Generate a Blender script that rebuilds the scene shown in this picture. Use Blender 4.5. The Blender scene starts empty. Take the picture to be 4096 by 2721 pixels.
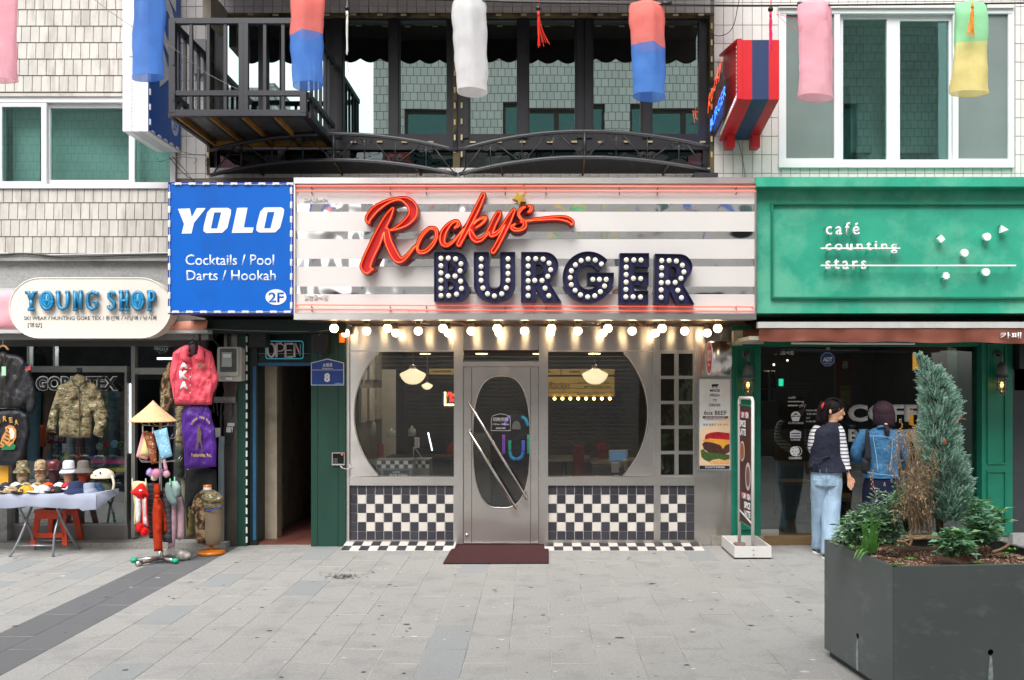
import bpy,bmesh,math,random
from math import radians as rad,sin,cos,pi
from mathutils import Vector,Matrix,noise as mn
from mathutils.geometry import tessellate_polygon,delaunay_2d_cdt
random.seed(7)
SC=bpy.context.scene
COL=SC.collection
# ---------------------------------------------------------------- camera
D,F,CU,CV,H=9.647,2045.4,1238.8,885.0,1.75
cam=bpy.data.cameras.new('camera');cam_o=bpy.data.objects.new('camera',cam);COL.objects.link(cam_o)
cam.sensor_width=36;cam.lens=36*3550/4096
cam.shift_x=-102/4096;cam.shift_y=175.5/4096
cam.clip_start=0.05;cam.clip_end=400
cam_o.location=(0,-D,H);cam_o.rotation_euler=(rad(90),0,0)
SC.camera=cam_o
# ---------------------------------------------------------------- light
SUN_EL,SUN_AZ=55,195
w=bpy.data.worlds.new('World');SC.world=w;w.use_nodes=True
nt=w.node_tree;nt.nodes.clear()
sk=nt.nodes.new('ShaderNodeTexSky');sk.sky_type='NISHITA';sk.sun_disc=False
sk.sun_elevation=rad(SUN_EL);sk.sun_rotation=rad(SUN_AZ);sk.air_density=1.0;sk.dust_density=4.0;sk.ozone_density=1.0
hs=nt.nodes.new('ShaderNodeHueSaturation');hs.inputs['Saturation'].default_value=0.22
bg=nt.nodes.new('ShaderNodeBackground');bg.inputs['Strength'].default_value=0.15
ow=nt.nodes.new('ShaderNodeOutputWorld')
nt.links.new(sk.outputs[0],hs.inputs['Color']);nt.links.new(hs.outputs[0],bg.inputs['Color']);nt.links.new(bg.outputs[0],ow.inputs[0])
sl=bpy.data.lights.new('sun','SUN');sl.energy=1.9;sl.angle=rad(42);sl.color=(1,.985,.96)
so=bpy.data.objects.new('sun',sl);COL.objects.link(so)
so.rotation_euler=(rad(90-SUN_EL),0,rad(-18));so.location=(0,-6,20)
vs=SC.view_settings;vs.view_transform='Standard';vs.look='None';vs.gamma=1;vs.exposure=0.84
try:vs.use_curve_mapping=False
except Exception:pass
SC.cycles.max_bounces=10;SC.cycles.transparent_max_bounces=12;SC.cycles.glossy_bounces=4
SC.cycles.sample_clamp_indirect=6
# ---------------------------------------------------------------- helpers
def P(u,v,y=0.0):
 d=D+y
 return Vector(((u-CU)*d/F,y,H-(v-CV)*d/F))
def px(n,y=0.0):return n*(D+y)/F
def gy(v):return H*F/(v-CV)-D
def zm(ox,oy,s):return lambda x,y:((ox+x/s)/1.7356,(oy+y/s)/1.7356)
def hexc(h):
 h=h.lstrip('#');c=[int(h[i:i+2],16)/255 for i in(0,2,4)]
 return tuple(x/12.92 if x<.04045 else((x+.055)/1.055)**2.4 for x in c)+(1,)
MC={}
def N(nt,t,**k):
 n=nt.nodes.new(t)
 for a,b in k.items():
  if a in n.inputs:n.inputs[a].default_value=b
  else:setattr(n,a,b)
 return n
def mat(name,col,rough=.6,metal=0.,var=.12,vs=6.,rnd=0.,bump=0.,bs=60.,em=None,es=0.,coat=0.,bd=.004,stretch=None,spec=.5,dirt=None,alpha=None,trans=0.,sheen=0,aniso=0,wave=None,sss=0):
 if name in MC:return MC[name]
 m=bpy.data.materials.new(name);m.use_nodes=True;t=m.node_tree;L=t.links.new
 b=t.nodes['Principled BSDF'];c=hexc(col)if isinstance(col,str)else tuple(col)+(1,)
 tc=N(t,'ShaderNodeTexCoord');geo=N(t,'ShaderNodeNewGeometry')
 mp=N(t,'ShaderNodeMapping');L(geo.outputs['Position'],mp.inputs[0])
 if stretch:mp.inputs['Scale'].default_value=stretch
 nz=N(t,'ShaderNodeTexNoise',Scale=vs,Detail=5.,Roughness=.6);L(mp.outputs[0],nz.inputs['Vector'])
 mr=N(t,'ShaderNodeMapRange');L(nz.outputs[0],mr.inputs[0])
 mr.inputs[1].default_value=.3;mr.inputs[2].default_value=.7
 mr.inputs[3].default_value=1-var;mr.inputs[4].default_value=1+var
 v=mr.outputs[0]
 if rnd:
  oi=N(t,'ShaderNodeObjectInfo');r2=N(t,'ShaderNodeMapRange');L(oi.outputs['Random'],r2.inputs[0])
  r2.inputs[3].default_value=1-rnd;r2.inputs[4].default_value=1+rnd
  mu=N(t,'ShaderNodeMath',operation='MULTIPLY');L(v,mu.inputs[0]);L(r2.outputs[0],mu.inputs[1]);v=mu.outputs[0]
 vm=N(t,'ShaderNodeVectorMath',operation='SCALE');vm.inputs[0].default_value=c[:3];L(v,vm.inputs['Scale'])
 cc=vm.outputs[0]
 if wave:
  sx=N(t,'ShaderNodeSeparateXYZ');L(tc.outputs['Object'],sx.inputs[0])
  ml=N(t,'ShaderNodeMath',operation='MULTIPLY');L(sx.outputs[wave[1]],ml.inputs[0]);ml.inputs[1].default_value=wave[2]
  fr=N(t,'ShaderNodeMath',operation='FRACT');L(ml.outputs[0],fr.inputs[0])
  gt=N(t,'ShaderNodeMath',operation='GREATER_THAN');L(fr.outputs[0],gt.inputs[0]);gt.inputs[1].default_value=wave[3]
  mw=N(t,'ShaderNodeMix',data_type='RGBA');L(gt.outputs[0],mw.inputs[0]);L(cc,mw.inputs[6]);mw.inputs[7].default_value=hexc(wave[0]);cc=mw.outputs[2]
 if dirt:
  dm=N(t,'ShaderNodeMapping');L(geo.outputs['Position'],dm.inputs[0]);dm.inputs['Scale'].default_value=dirt[4]if len(dirt)>4 else(1,1,1)
  dn=N(t,'ShaderNodeTexNoise',Scale=dirt[1],Detail=7.,Roughness=.65);L(dm.outputs[0],dn.inputs['Vector'])
  dr=N(t,'ShaderNodeMapRange');L(dn.outputs[0],dr.inputs[0]);dr.inputs[1].default_value=dirt[2];dr.inputs[2].default_value=dirt[2]+.16;dr.inputs[3].default_value=0;dr.inputs[4].default_value=dirt[3]
  md=N(t,'ShaderNodeMix',data_type='RGBA');L(dr.outputs[0],md.inputs[0]);L(cc,md.inputs[6]);md.inputs[7].default_value=hexc(dirt[0]);cc=md.outputs[2]
 L(cc,b.inputs['Base Color'])
 b.inputs['Roughness'].default_value=rough;b.inputs['Metallic'].default_value=metal
 b.inputs['Specular IOR Level'].default_value=spec
 if coat:b.inputs['Coat Weight'].default_value=coat;b.inputs['Coat Roughness'].default_value=.08
 if sheen:b.inputs['Sheen Weight'].default_value=sheen
 if trans:b.inputs['Transmission Weight'].default_value=trans
 if sss:b.inputs['Subsurface Weight'].default_value=sss;b.inputs['Subsurface Scale'].default_value=.01
 if aniso:
  b.inputs['Anisotropic'].default_value=aniso
  tg=N(t,'ShaderNodeTangent',direction_type='RADIAL',axis='Z');L(tg.outputs[0],b.inputs['Tangent']);b.inputs['Anisotropic Rotation'].default_value=.25
 if em:b.inputs['Emission Color'].default_value=hexc(em);b.inputs['Emission Strength'].default_value=es
 if bump:
  bn=N(t,'ShaderNodeTexNoise',Scale=bs,Detail=3. if bs>5 else 0.);L(mp.outputs[0],bn.inputs['Vector'])
  bp=N(t,'ShaderNodeBump',Strength=min(1,bump),Distance=bd);L(bn.outputs[0],bp.inputs['Height']);L(bp.outputs[0],b.inputs['Normal'])
 if alpha is not None:b.inputs['Alpha'].default_value=alpha
 MC[name]=m;return m
def glass(name,tint,fac,refl=(1,1,1),warp=0.,ws=3.,rough=0.):
 if name in MC:return MC[name]
 m=bpy.data.materials.new(name);m.use_nodes=True;t=m.node_tree;L=t.links.new;t.nodes.clear()
 o=N(t,'ShaderNodeOutputMaterial');mx=N(t,'ShaderNodeMixShader');tr=N(t,'ShaderNodeBsdfTransparent');gl=N(t,'ShaderNodeBsdfGlossy')
 tr.inputs[0].default_value=tuple(tint)+(1,);gl.inputs[0].default_value=tuple(refl)+(1,);gl.inputs['Roughness'].default_value=rough
 lw=N(t,'ShaderNodeLayerWeight',Blend=.2);ad=N(t,'ShaderNodeMath',operation='ADD',use_clamp=True);L(lw.outputs['Fresnel'],ad.inputs[0]);ad.inputs[1].default_value=fac
 L(ad.outputs[0],mx.inputs[0]);L(tr.outputs[0],mx.inputs[1]);L(gl.outputs[0],mx.inputs[2]);L(mx.outputs[0],o.inputs[0])
 if warp:
  g=N(t,'ShaderNodeNewGeometry');nz=N(t,'ShaderNodeTexNoise',Scale=ws,Detail=1.);L(g.outputs['Position'],nz.inputs['Vector'])
  bp=N(t,'ShaderNodeBump',Strength=1.,Distance=warp);L(nz.outputs[0],bp.inputs['Height']);L(bp.outputs[0],gl.inputs['Normal'])
 MC[name]=m;return m
def ramp_mat(name,cols,scale,rough=.8,stretch=(1,1,1),detail=3.,bump=0.,coord='Object',kind='noise'):
 """several flat colours laid in blotches (camouflage and the like): cols = [(threshold, hex), ...]"""
 if name in MC:return MC[name]
 m=bpy.data.materials.new(name);m.use_nodes=True;t=m.node_tree;L=t.links.new;b=t.nodes['Principled BSDF']
 tc=N(t,'ShaderNodeTexCoord');mp=N(t,'ShaderNodeMapping');L(tc.outputs[coord],mp.inputs[0]);mp.inputs['Scale'].default_value=stretch
 if kind=='noise':nz=N(t,'ShaderNodeTexNoise',Scale=scale,Detail=detail)
 else:nz=N(t,'ShaderNodeTexVoronoi',Scale=scale)
 L(mp.outputs[0],nz.inputs['Vector'])
 r=N(t,'ShaderNodeValToRGB');r.color_ramp.interpolation='CONSTANT'
 while len(r.color_ramp.elements)<len(cols):r.color_ramp.elements.new(.5)
 for e,(p,h)in zip(r.color_ramp.elements,cols):e.position=p;e.color=hexc(h)
 L(nz.outputs[0],r.inputs[0]);L(r.outputs[0],b.inputs['Base Color']);b.inputs['Roughness'].default_value=rough
 b.inputs['Specular IOR Level'].default_value=.2
 MC[name]=m;return m
WP={}
def wpos(o):return WP.get(o.name,Vector((0,0,0)))if o else Vector((0,0,0))
def tag(o,label=None,cat=None,group=None,kind=None):
 if label:o['label']=label
 if cat:o['category']=cat
 if group:o['group']=group
 if kind:o['kind']=kind
 return o
def thing(name,label,cat,loc=(0,0,0),group=None,kind=None):
 o=bpy.data.objects.new(name,None);COL.objects.link(o);o.location=loc;o.empty_display_size=.1
 WP[o.name]=Vector(loc);return tag(o,label,cat,group,kind)
class MB:
 def __init__(s):s.v=[];s.f=[];s.mi=[];s.cur=0;s.sm=[];s.smooth=False
 def add(s,vs,fs,sm=None):
  n=len(s.v);s.v+=[Vector(x)for x in vs]
  for f in fs:s.f.append([i+n for i in f]);s.mi.append(s.cur);s.sm.append(s.smooth if sm is None else sm)
  return s
 def box(s,a,b):
  x0,x1=sorted((a[0],b[0]));y0,y1=sorted((a[1],b[1]));z0,z1=sorted((a[2],b[2]))
  return s.add([(x0,y0,z0),(x1,y0,z0),(x1,y1,z0),(x0,y1,z0),(x0,y0,z1),(x1,y0,z1),(x1,y1,z1),(x0,y1,z1)],[(0,3,2,1),(4,5,6,7),(0,1,5,4),(1,2,6,5),(2,3,7,6),(3,0,4,7)],False)
 def bx(s,u0,u1,v0,v1,yf,yb):
  a=P(u0,v0,yf);b=P(u1,v1,yf);return s.box((a.x,yf,a.z),(b.x,yb,b.z))
 def quad(s,a,b,c,d):return s.add([a,b,c,d],[(0,1,2,3)],False)
 def prism(s,loops,off,caps=(1,1)):
  """loops: list of closed 3D loops in one plane; off: extrusion vector"""
  off=Vector(off);loops=[[Vector(p)for p in l]for l in loops]
  flat=[p for l in loops for p in l];n=len(flat)
  tr=tessellate_polygon(loops);vs=flat+[p+off for p in flat];fs=[]
  if caps[0]:fs+=[tuple(t)for t in tr]
  if caps[1]:fs+=[tuple(i+n for i in reversed(t))for t in tr]
  k=0
  for l in loops:
   m=len(l)
   for i in range(m):j=(i+1)%m;fs.append((k+i,k+j,n+k+j,n+k+i))
   k+=m
  return s.add(vs,fs,False)
 def ppoly(s,pts,yf,th,holes=()):
  """pixel polygon standing in the plane y=yf, th metres thick (backwards)"""
  return s.prism([[P(u,v,yf)for u,v in l]for l in[pts]+list(holes)],(0,th,0))
 def tube(s,pts,r,n=8,closed=False,cap=True):
  pts=[Vector(p)for p in pts];m=len(pts);rr=r if isinstance(r,(list,tuple))else[r]*m
  vs=[];fs=[];up=None
  for i,p in enumerate(pts):
   a=pts[(i-1)%m]if(closed or i>0)else p;b=pts[(i+1)%m]if(closed or i<m-1)else p
   t=(b-a)
   if t.length<1e-9:t=Vector((0,0,1))
   t.normalize()
   if up is None:up=Vector((0,0,1))if abs(t.z)<.9 else Vector((1,0,0))
   x=t.cross(up)
   if x.length<1e-6:x=t.cross(Vector((.3,1,.2)))
   x.normalize();up=x.cross(t);up.normalize()
   for k in range(n):
    an=2*pi*k/n;vs.append(p+x*(rr[i]*cos(an))+up*(rr[i]*sin(an)))
  for i in range(m if closed else m-1):
   j=(i+1)%m
   for k in range(n):k2=(k+1)%n;fs.append((i*n+k,i*n+k2,j*n+k2,j*n+k))
  if cap and not closed:
   fs.append(tuple(range(n)));fs.append(tuple((m-1)*n+k for k in reversed(range(n))))
  return s.add(vs,fs,n>5)
 def cyl(s,a,b,r,n=12,r2=None):return s.tube([a,b],[r,r if r2 is None else r2],n)
 def lathe(s,prof,c,n=16,axis='z',closed=False,a0=0,a1=2*pi):
  c=Vector(c);full=abs(a1-a0-2*pi)<1e-6;k_=n if full else n+1;vs=[];fs=[]
  for r,h in prof:
   for k in range(k_):
    a=a0+(a1-a0)*k/n
    q=(r*cos(a),r*sin(a),h)
    if axis=='y':q=(q[0],q[2],q[1])
    if axis=='x':q=(q[2],q[0],q[1])
    vs.append(c+Vector(q))
  for i in range(len(prof)-1):
   for k in range(n):
    k2=(k+1)%k_;fs.append((i*k_+k,i*k_+k2,(i+1)*k_+k2,(i+1)*k_+k))
  return s.add(vs,fs,True)
 def ball(s,c,r,n=12,m=8,sq=(1,1,1),a0=-pi/2,a1=pi/2):
  c=Vector(c);vs=[];fs=[]
  for i in range(m+1):
   a=a0+(a1-a0)*i/m
   for k in range(n):
    b=2*pi*k/n;vs.append(c+Vector((r*cos(a)*cos(b)*sq[0],r*cos(a)*sin(b)*sq[1],r*sin(a)*sq[2])))
  for i in range(m):
   for k in range(n):k2=(k+1)%n;fs.append((i*n+k,i*n+k2,(i+1)*n+k2,(i+1)*n+k))
  return s.add(vs,fs,True)
 def mesh(s,name,center=Vector((0,0,0)),weld=False):
  me=bpy.data.meshes.new(name);me.from_pydata([v-center for v in s.v],[],s.f)
  for p,mi,sm in zip(me.polygons,s.mi,s.sm):p.material_index=mi;p.use_smooth=sm
  bm=bmesh.new();bm.from_mesh(me)
  bmesh.ops.remove_doubles(bm,verts=bm.verts,dist=1e-5)
  bmesh.ops.recalc_face_normals(bm,faces=bm.faces);bm.to_mesh(me);bm.free();me.update()
  return me
 def build(s,name,m,parent=None,**k):
  lo=Vector([min(v[i]for v in s.v)for i in range(3)]);hi=Vector([max(v[i]for v in s.v)for i in range(3)])
  c=(lo+hi)/2
  me=s.mesh(name,c)
  for q in(m if isinstance(m,(list,tuple))else[m]):me.materials.append(q)
  return link(name,me,c,parent,**k)
def link(name,me,c,parent=None,**k):
 o=bpy.data.objects.new(name,me);COL.objects.link(o);o.location=Vector(c)-wpos(parent);WP[o.name]=Vector(c)
 if parent:o.parent=parent
 return tag(o,**k)
def copy_tree(o,parent=None,loc=None,rot=None):
 c=o.copy();COL.objects.link(c)
 if parent:c.parent=parent
 if loc is not None:c.location=loc
 if rot is not None:c.rotation_euler=rot
 WP[c.name]=Vector(c.location)+(wpos(parent)if parent else Vector((0,0,0)))
 for ch in list(o.children):copy_tree(ch,c)
 return c
def text(s,u0,v0,u1,v1,yf,m,parent,bold=0.,th=.004,shear=0.,name='lettering',mirror=False,vert=None,xf=None,**k):
 """flat or raised lettering fitted to the pixel box at depth yf"""
 cu=bpy.data.curves.new('t','FONT');cu.body=s;cu.offset=bold;cu.resolution_u=3
 cu.space_line=k.pop('line',1.0);cu.space_character=k.pop('space',1.0);cu.align_x=k.pop('align','LEFT')
 o=bpy.data.objects.new('t',cu);me=bpy.data.meshes.new_from_object(o)
 bpy.data.objects.remove(o);bpy.data.curves.remove(cu)
 xs=[v.co.x+shear*v.co.y for v in me.vertices];zs=[v.co.y for v in me.vertices]
 a,b,c,d=min(xs),max(xs),min(zs),max(zs)
 bm=bmesh.new();bm.from_mesh(me);bpy.data.meshes.remove(me)
 for v in bm.verts:
  fx=(v.co.x+shear*v.co.y-a)/(b-a);fz=(v.co.y-c)/(d-c)
  if mirror:fx=1-fx
  if xf:v.co=xf(fx,fz)
  else:v.co=P(u0+fx*(u1-u0),v1+fz*(v0-v1),yf)
 if th:
  r=bmesh.ops.extrude_face_region(bm,geom=bm.faces[:])
  off=Vector((0,-th,0))if not xf else(xf(0,0)-xf(0,0))+k.pop('off',Vector((0,-th,0)))
  for e in r['geom']:
   if isinstance(e,bmesh.types.BMVert):e.co+=off
 k.pop('off',None)
 bmesh.ops.recalc_face_normals(bm,faces=bm.faces)
 co=[v.co for v in bm.verts];ce=Vector([(min(q[i]for q in co)+max(q[i]for q in co))/2 for i in range(3)])
 for v in bm.verts:v.co-=ce
 me=bpy.data.meshes.new(name);bm.to_mesh(me);bm.free();me.materials.append(m)
 return link(name,me,ce,parent,**k)
def dens(pts,st):
 o=[]
 for i in range(len(pts)):
  a=Vector(pts[i]);b=Vector(pts[(i+1)%len(pts)]);n=max(1,int((b-a).length/st))
  o+=[a.lerp(b,k/n)for k in range(n)]
 return o
def cushion(mb,pts,y,t,st=6.,edge=14.,wr=0.,wsc=9.,seed=0,back=.5,ytilt=0.):
 """soft body from a pixel outline: puffed up towards the middle, with folds"""
 bd=dens([Vector((p[0],p[1]))for p in pts],st);n=len(bd)
 xs=[p.x for p in bd];ys=[p.y for p in bd];ins=[]
 gx=min(xs)
 def dist(q):
  best=1e9
  for i in range(n):
   a=bd[i];ab=bd[(i+1)%n]-a;L=ab.length_squared or 1e-9
   tt=max(0,min(1,(q-a).dot(ab)/L));best=min(best,(q-a-ab*tt).length)
  return best
 def inside(q):
  c=False
  for i in range(n):
   a=bd[i];b=bd[(i+1)%n]
   if(a.y>q.y)!=(b.y>q.y)and q.x<(b.x-a.x)*(q.y-a.y)/(b.y-a.y)+a.x:c=not c
  return c
 r=0
 yy=min(ys)+st/2
 while yy<max(ys):
  xx=min(xs)+(st/2 if r%2 else 0)
  while xx<max(xs):
   q=Vector((xx,yy))
   if inside(q)and dist(q)>st*.55:ins.append(q)
   xx+=st
  yy+=st*.87;r+=1
 co,_,fc,*_=delaunay_2d_cdt(bd+ins,[(i,(i+1)%n)for i in range(n)],[],1,1e-4)
 fr=[];bk=[]
 vmin=min(ys);vh=max(ys)-vmin
 for q in co:
  q=Vector((q[0],q[1]));f=min(1,dist(q)/edge);f=math.sqrt(max(0,1-(1-f)**2))
  wv=wr*f*(mn.noise(Vector(((q.x+.25*q.y)/wsc,q.y/wsc/4.5,seed)))+.6*mn.noise(Vector(((q.x-.4*q.y)/wsc*1.9,q.y/wsc/2.4,seed+5))))
  yo=y+ytilt*(q.y-vmin)/vh
  fr.append(P(q.x,q.y,yo-t*f+wv));bk.append(P(q.x,q.y,yo+.004+t*f*back))
 m=len(co)
 mb.add(fr+bk,[tuple(f)for f in fc]+[tuple(i+m for i in reversed(f))for f in fc],True)
 cnt={}
 for f in fc:
  for i in range(len(f)):
   e=(f[i],f[(i+1)%len(f)]);cnt[e]=1
 for(a,b)in list(cnt):
  if(b,a)not in cnt:mb.add([fr[a],fr[b],bk[b],bk[a]],[(0,1,2,3)],True)
 return mb
def arc(cx,cy,rx,ry,a0,a1,n=10):
 return[(cx+rx*cos(rad(a0+(a1-a0)*i/n)),cy+ry*sin(rad(a0+(a1-a0)*i/n)))for i in range(n+1)]
def crv(pts,n=8):
 P_=[Vector(p)for p in pts];P_=[2*P_[0]-P_[1]]+P_+[2*P_[-1]-P_[-2]];o=[]
 for i in range(1,len(P_)-2):
  a,b,c,d=P_[i-1:i+3]
  for k in range(n):
   t=k/n;o.append(.5*((2*b)+(c-a)*t+(2*a-5*b+4*c-d)*t*t+(3*b-a-3*c+d)*t**3))
 return o+[P_[-2]]
def skin(name,pts,edges,m,parent,lvl=2,root=0,xf=None,**k):
 """one continuous limb or body: pts = [(x,y,z,r) or (x,y,z,rx,ry)]"""
 me=bpy.data.meshes.new(name);me.from_pydata([p[:3]for p in pts],edges,[])
 o=bpy.data.objects.new(name,me);COL.objects.link(o)
 sm=o.modifiers.new('s','SKIN');sm.use_smooth_shade=True
 for i,p in enumerate(pts):
  d=me.skin_vertices[0].data[i];d.radius=(p[3],p[4]if len(p)>4 else p[3]);d.use_root=i==root
 sb=o.modifiers.new('b','SUBSURF');sb.levels=lvl;sb.render_levels=lvl
 dg=bpy.context.evaluated_depsgraph_get();dg.update()
 r=bpy.data.meshes.new_from_object(o.evaluated_get(dg));bpy.data.objects.remove(o)
 if xf:
  for v in r.vertices:v.co=xf(v.co)
 for p in r.polygons:p.use_smooth=True
 r.materials.clear();r.materials.append(m);r.name=name
 return link(name,r,(0,0,0)if parent is None else wpos(parent),parent,**k)
TC={}
def tiles(parent,x0,x1,z0,z1,y,w,h,gap,m,stagger=0.,ox=0.,oz=0.,name='tile',th=.012,lap=0.,pick=None,jit=.0,skip=None,minf=.25):
 """a field of separate tiles clipped to the rectangle, sharing meshes of the same size"""
 r=math.floor((z0-oz)/h);n=0
 while oz+r*h<z1-1e-6:
  za=max(z0,oz+r*h+gap/2);zb=min(z1,oz+(r+1)*h-gap/2)
  sx=ox+((r%2)*stagger*w if stagger<2 else random.Random(r*13+5).random()*w)
  c=math.floor((x0-sx)/w)
  while sx+c*w<x1-1e-6:
   xa=max(x0,sx+c*w+gap/2);xb=min(x1,sx+(c+1)*w-gap/2)
   if xb-xa>w*minf and zb-za>h*minf and not(skip and skip((xa+xb)/2,(za+zb)/2)):
    mm=pick(c,r)if pick else m
    kx=(round(xb-xa,3),round(zb-za,3),th,lap,mm.name)
    if kx not in TC:
     a,b=kx[0]/2,kx[1]/2;e=min(.0025,a/4)
     me=bpy.data.meshes.new(name)
     V=[(-a,0,-b),(a,0,-b),(a,0,b),(-a,0,b),(-a+e,-th-lap,-b+e),(a-e,-th-lap,-b+e),(a-e,-th,b-e),(-a+e,-th,b-e)]
     me.from_pydata(V,[],[(4,5,6,7),(0,1,5,4),(1,2,6,5),(2,3,7,6),(3,0,4,7)]);me.materials.append(mm);TC[kx]=me
    o=link(name,TC[kx],((xa+xb)/2,y,(za+zb)/2),parent);n+=1
    if jit:o.rotation_euler=(random.uniform(-jit,jit),0,random.uniform(-jit,jit))
   c+=1
  r+=1
 return n
 # ================================================================ pavement
m_slab=mat('granite_slab','#959491',.8,var=.16,vs=60,rnd=.035,bump=.5,bs=160,dirt=('#6a6a69',3.4,.5,.32))
m_slab2=mat('granite_slab_bluish','#8a8d8d',.8,var=.13,vs=70,rnd=.04,bump=.25,bs=220,dirt=('#6a6a69',2,.6,.3))
m_slabd=mat('dark_granite_slab','#606163',.8,var=.12,vs=70,rnd=.06,bump=.25,bs=220,dirt=('#8d8d8b',3,.62,.3))
m_grout=mat('grout','#a8a69f',.95,var=.25,vs=5,dirt=('#35332f',2.2,.5,.9))
pave=thing('pavement',None,None,(0,0,0),kind='structure')
g=MB();g.box((-40,-10.9,-.5),(40,6,-.003));g.build('ground',m_grout,pave)
cols=[.088+.2855*k for k in range(0,23)];cols=[.088-.2757*k for k in range(27,0,-1)]+cols
rs=random.Random(3);stf=MB();n_sl=0
def slabmesh(wd,ln):
 e=.003;a,b=wd/2,ln/2
 V=[(-a,-b,-.05),(a,-b,-.05),(a,b,-.05),(-a,b,-.05),(-a,-b,-e),(a,-b,-e),(a,b,-e),(-a,b,-e),(-a+e,-b+e,0),(a-e,-b+e,0),(a-e,b-e,0),(-a+e,b-e,0)]
 Fc=[(8,9,10,11)]+[(i,(i+1)%4,(i+1)%4+4,i+4)for i in range(4)]+[(i+4,(i+1)%4+4,(i+1)%4+8,i+8)for i in range(4)]
 return V,Fc
SM={}
for i in range(len(cols)-1):
 x0,x1=cols[i]+.0013,cols[i+1]-.0013;off=.294*((i+1)%2)+rs.uniform(-.012,.012)
 band=-3.8<cols[i]<-3.25
 k=-1
 while True:
  ya=-2.91+off+.588*(5-k);yb=ya-.588;k+=1
  if ya<-10.6:break
  ya=min(ya,-.02)-.0055;yb=yb+.0055
  if ya-yb<.08:continue
  def vis(x,y):
   d=D+y
   if d<.5:return False
   u=CU+x*F/d;v=CV+H*F/d
   return-40<u<2400 and v<1610
  inview=vis(x0,ya)or vis(x1,ya)
  kind=m_slabd if band else(m_slab2 if rs.random()<.1 else m_slab)
  if not inview:
   V,Fc=slabmesh(x1-x0,ya-yb);stf.add([Vector(q)+Vector(((x0+x1)/2,(ya+yb)/2,0))for q in V],Fc,False);continue
  key=(round(x1-x0,3),round(ya-yb,3),kind.name)
  if key not in SM:
   V,Fc=slabmesh(key[0],key[1]);me=bpy.data.meshes.new('slab');me.from_pydata(V,[],Fc);me.materials.append(kind);SM[key]=me
  o=link('slab',SM[key],((x0+x1)/2,(ya+yb)/2,rs.uniform(-.0015,.0015)),pave);n_sl+=1
  o.rotation_euler=(rs.uniform(-.002,.002),rs.uniform(-.003,.003),rs.uniform(-.002,.002))
o=stf.build('slab_field',m_slab,pave,kind='stuff')
print('slabs',n_sl)
# gum spots and scraps trodden on the slabs: flat, real marks
m_gum=mat('old_gum','#3e3d40',.8,var=.2)
m_gum2=mat('pale_scuff','#c3c2bd',.8,var=.1)
gm=MB();gm2=MB();rg=random.Random(11)
def blob(mb,x,y,r,z=.0025,st=1.):
 n=9;a0=rg.random()*6
 ring=[(x+r*st*cos(a0+2*pi*k/n)*rg.uniform(.7,1.2),y+r*sin(a0+2*pi*k/n)*rg.uniform(.6,1.1),z)for k in range(n)]
 mb.add([(x,y,z+.001)]+ring,[(0,k+1,(k+1)%n+1)for k in range(n)],False)
for _ in range(230):
 y=-.5-rg.random()*4;d=D+y;u=rg.uniform(0,1900)
 blob(gm if rg.random()<.75 else gm2,(u-CU)*d/F,y,rg.uniform(.005,.02)*rg.uniform(.5,1),st=rg.uniform(1,1.8))
for _ in range(130):
 q=P(0,0,0);y=gy(1329+rg.gauss(0,3));u=790+rg.gauss(0,22);blob(gm,(u-CU)*(D+y)/F,y,rg.uniform(.003,.014))
gm.build('gum_stains',m_gum,pave,kind='stuff');gm2.build('pale_scuffs',m_gum2,pave,kind='stuff')
# ================================================================ upper buildings
m_tile=mat('glazed_wall_tile','#d0ccc8',.3,var=.05,vs=4,rnd=.04,bump=.15,bs=25,dirt=('#8f8378',2.6,.66,.4,(1,1,.35)),spec=.4)
m_tileold=mat('weathered_wall_tile','#b9b5ae',.5,var=.1,vs=5,rnd=.08,bump=.3,bs=40,dirt=('#857c70',2.6,.49,.6,(2.5,1,.5)))
m_joint=mat('tile_joint','#7b746c',.95,var=.2,vs=6)
m_jointd=mat('dark_tile_joint','#6e6459',.95,var=.25,vs=6)
m_pvc=mat('white_window_frame','#d3d4d6',.35,var=.03,vs=3,dirt=('#9c9a98',5,.68,.35))
m_teal=glass('teal_window_glass',(.78,.93,.90),.09,(.6,.95,.88),warp=.0005,ws=1.2)
m_mirr=glass('mirror_window_glass',(.05,.09,.09),.62,(.72,.92,.89),warp=.0005,ws=1.1)
m_scr=mat('screened_window_glass','#76827f',.3,var=.12,vs=1.5,alpha=.82)
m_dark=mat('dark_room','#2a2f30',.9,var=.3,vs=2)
m_curt=mat('room_wall','#aab5b2',.9,var=.3,vs=1.2)
m_black=mat('black_painted_frame','#232227',.42,var=.15,vs=10,bump=.2,bs=80)
m_peel=mat('peeled_yellow_wood','#a98b4c',.8,var=.3,vs=20)
m_granite=mat('grey_granite','#9a9a98',.7,var=.15,vs=30,bump=.3,bs=200,dirt=('#5d5c58',3,.55,.5,(1,1,2)))
bl=thing('tiled_building','old building clad in weathered cream shingle-like tiles above the clothes shop','building',(-5.5,.2,0))
bm_=thing('tiled_building','white square-tiled building above the burger shop and green café','building',(1,.2,0))
g=MB()
g.bx(-900,404,-700,222,0,.25);g.bx(-900,-14,222,434,0,.25);g.bx(-900,404,434,668,0,.25)
g.build('wall',m_jointd,bl)
g=MB()
g.bx(404.3,2900,-700,18,.0,.25)
g.bx(404.3,483,18,412,0,.25);g.bx(1637,1795,18,412,0,.25);g.bx(2338,2900,18,412,0,.25)
g.bx(483.1,1636.9,405,752,0,.25);g.bx(1795.1,2337.9,386,752,0,.25);g.bx(404.3,483,412.2,752,0,.25);g.bx(2338.1,2900,412.2,900,0,.25);g.bx(1637.1,1795,412.2,752,0,.25)
g.build('wall',m_joint,bm_)
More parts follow.
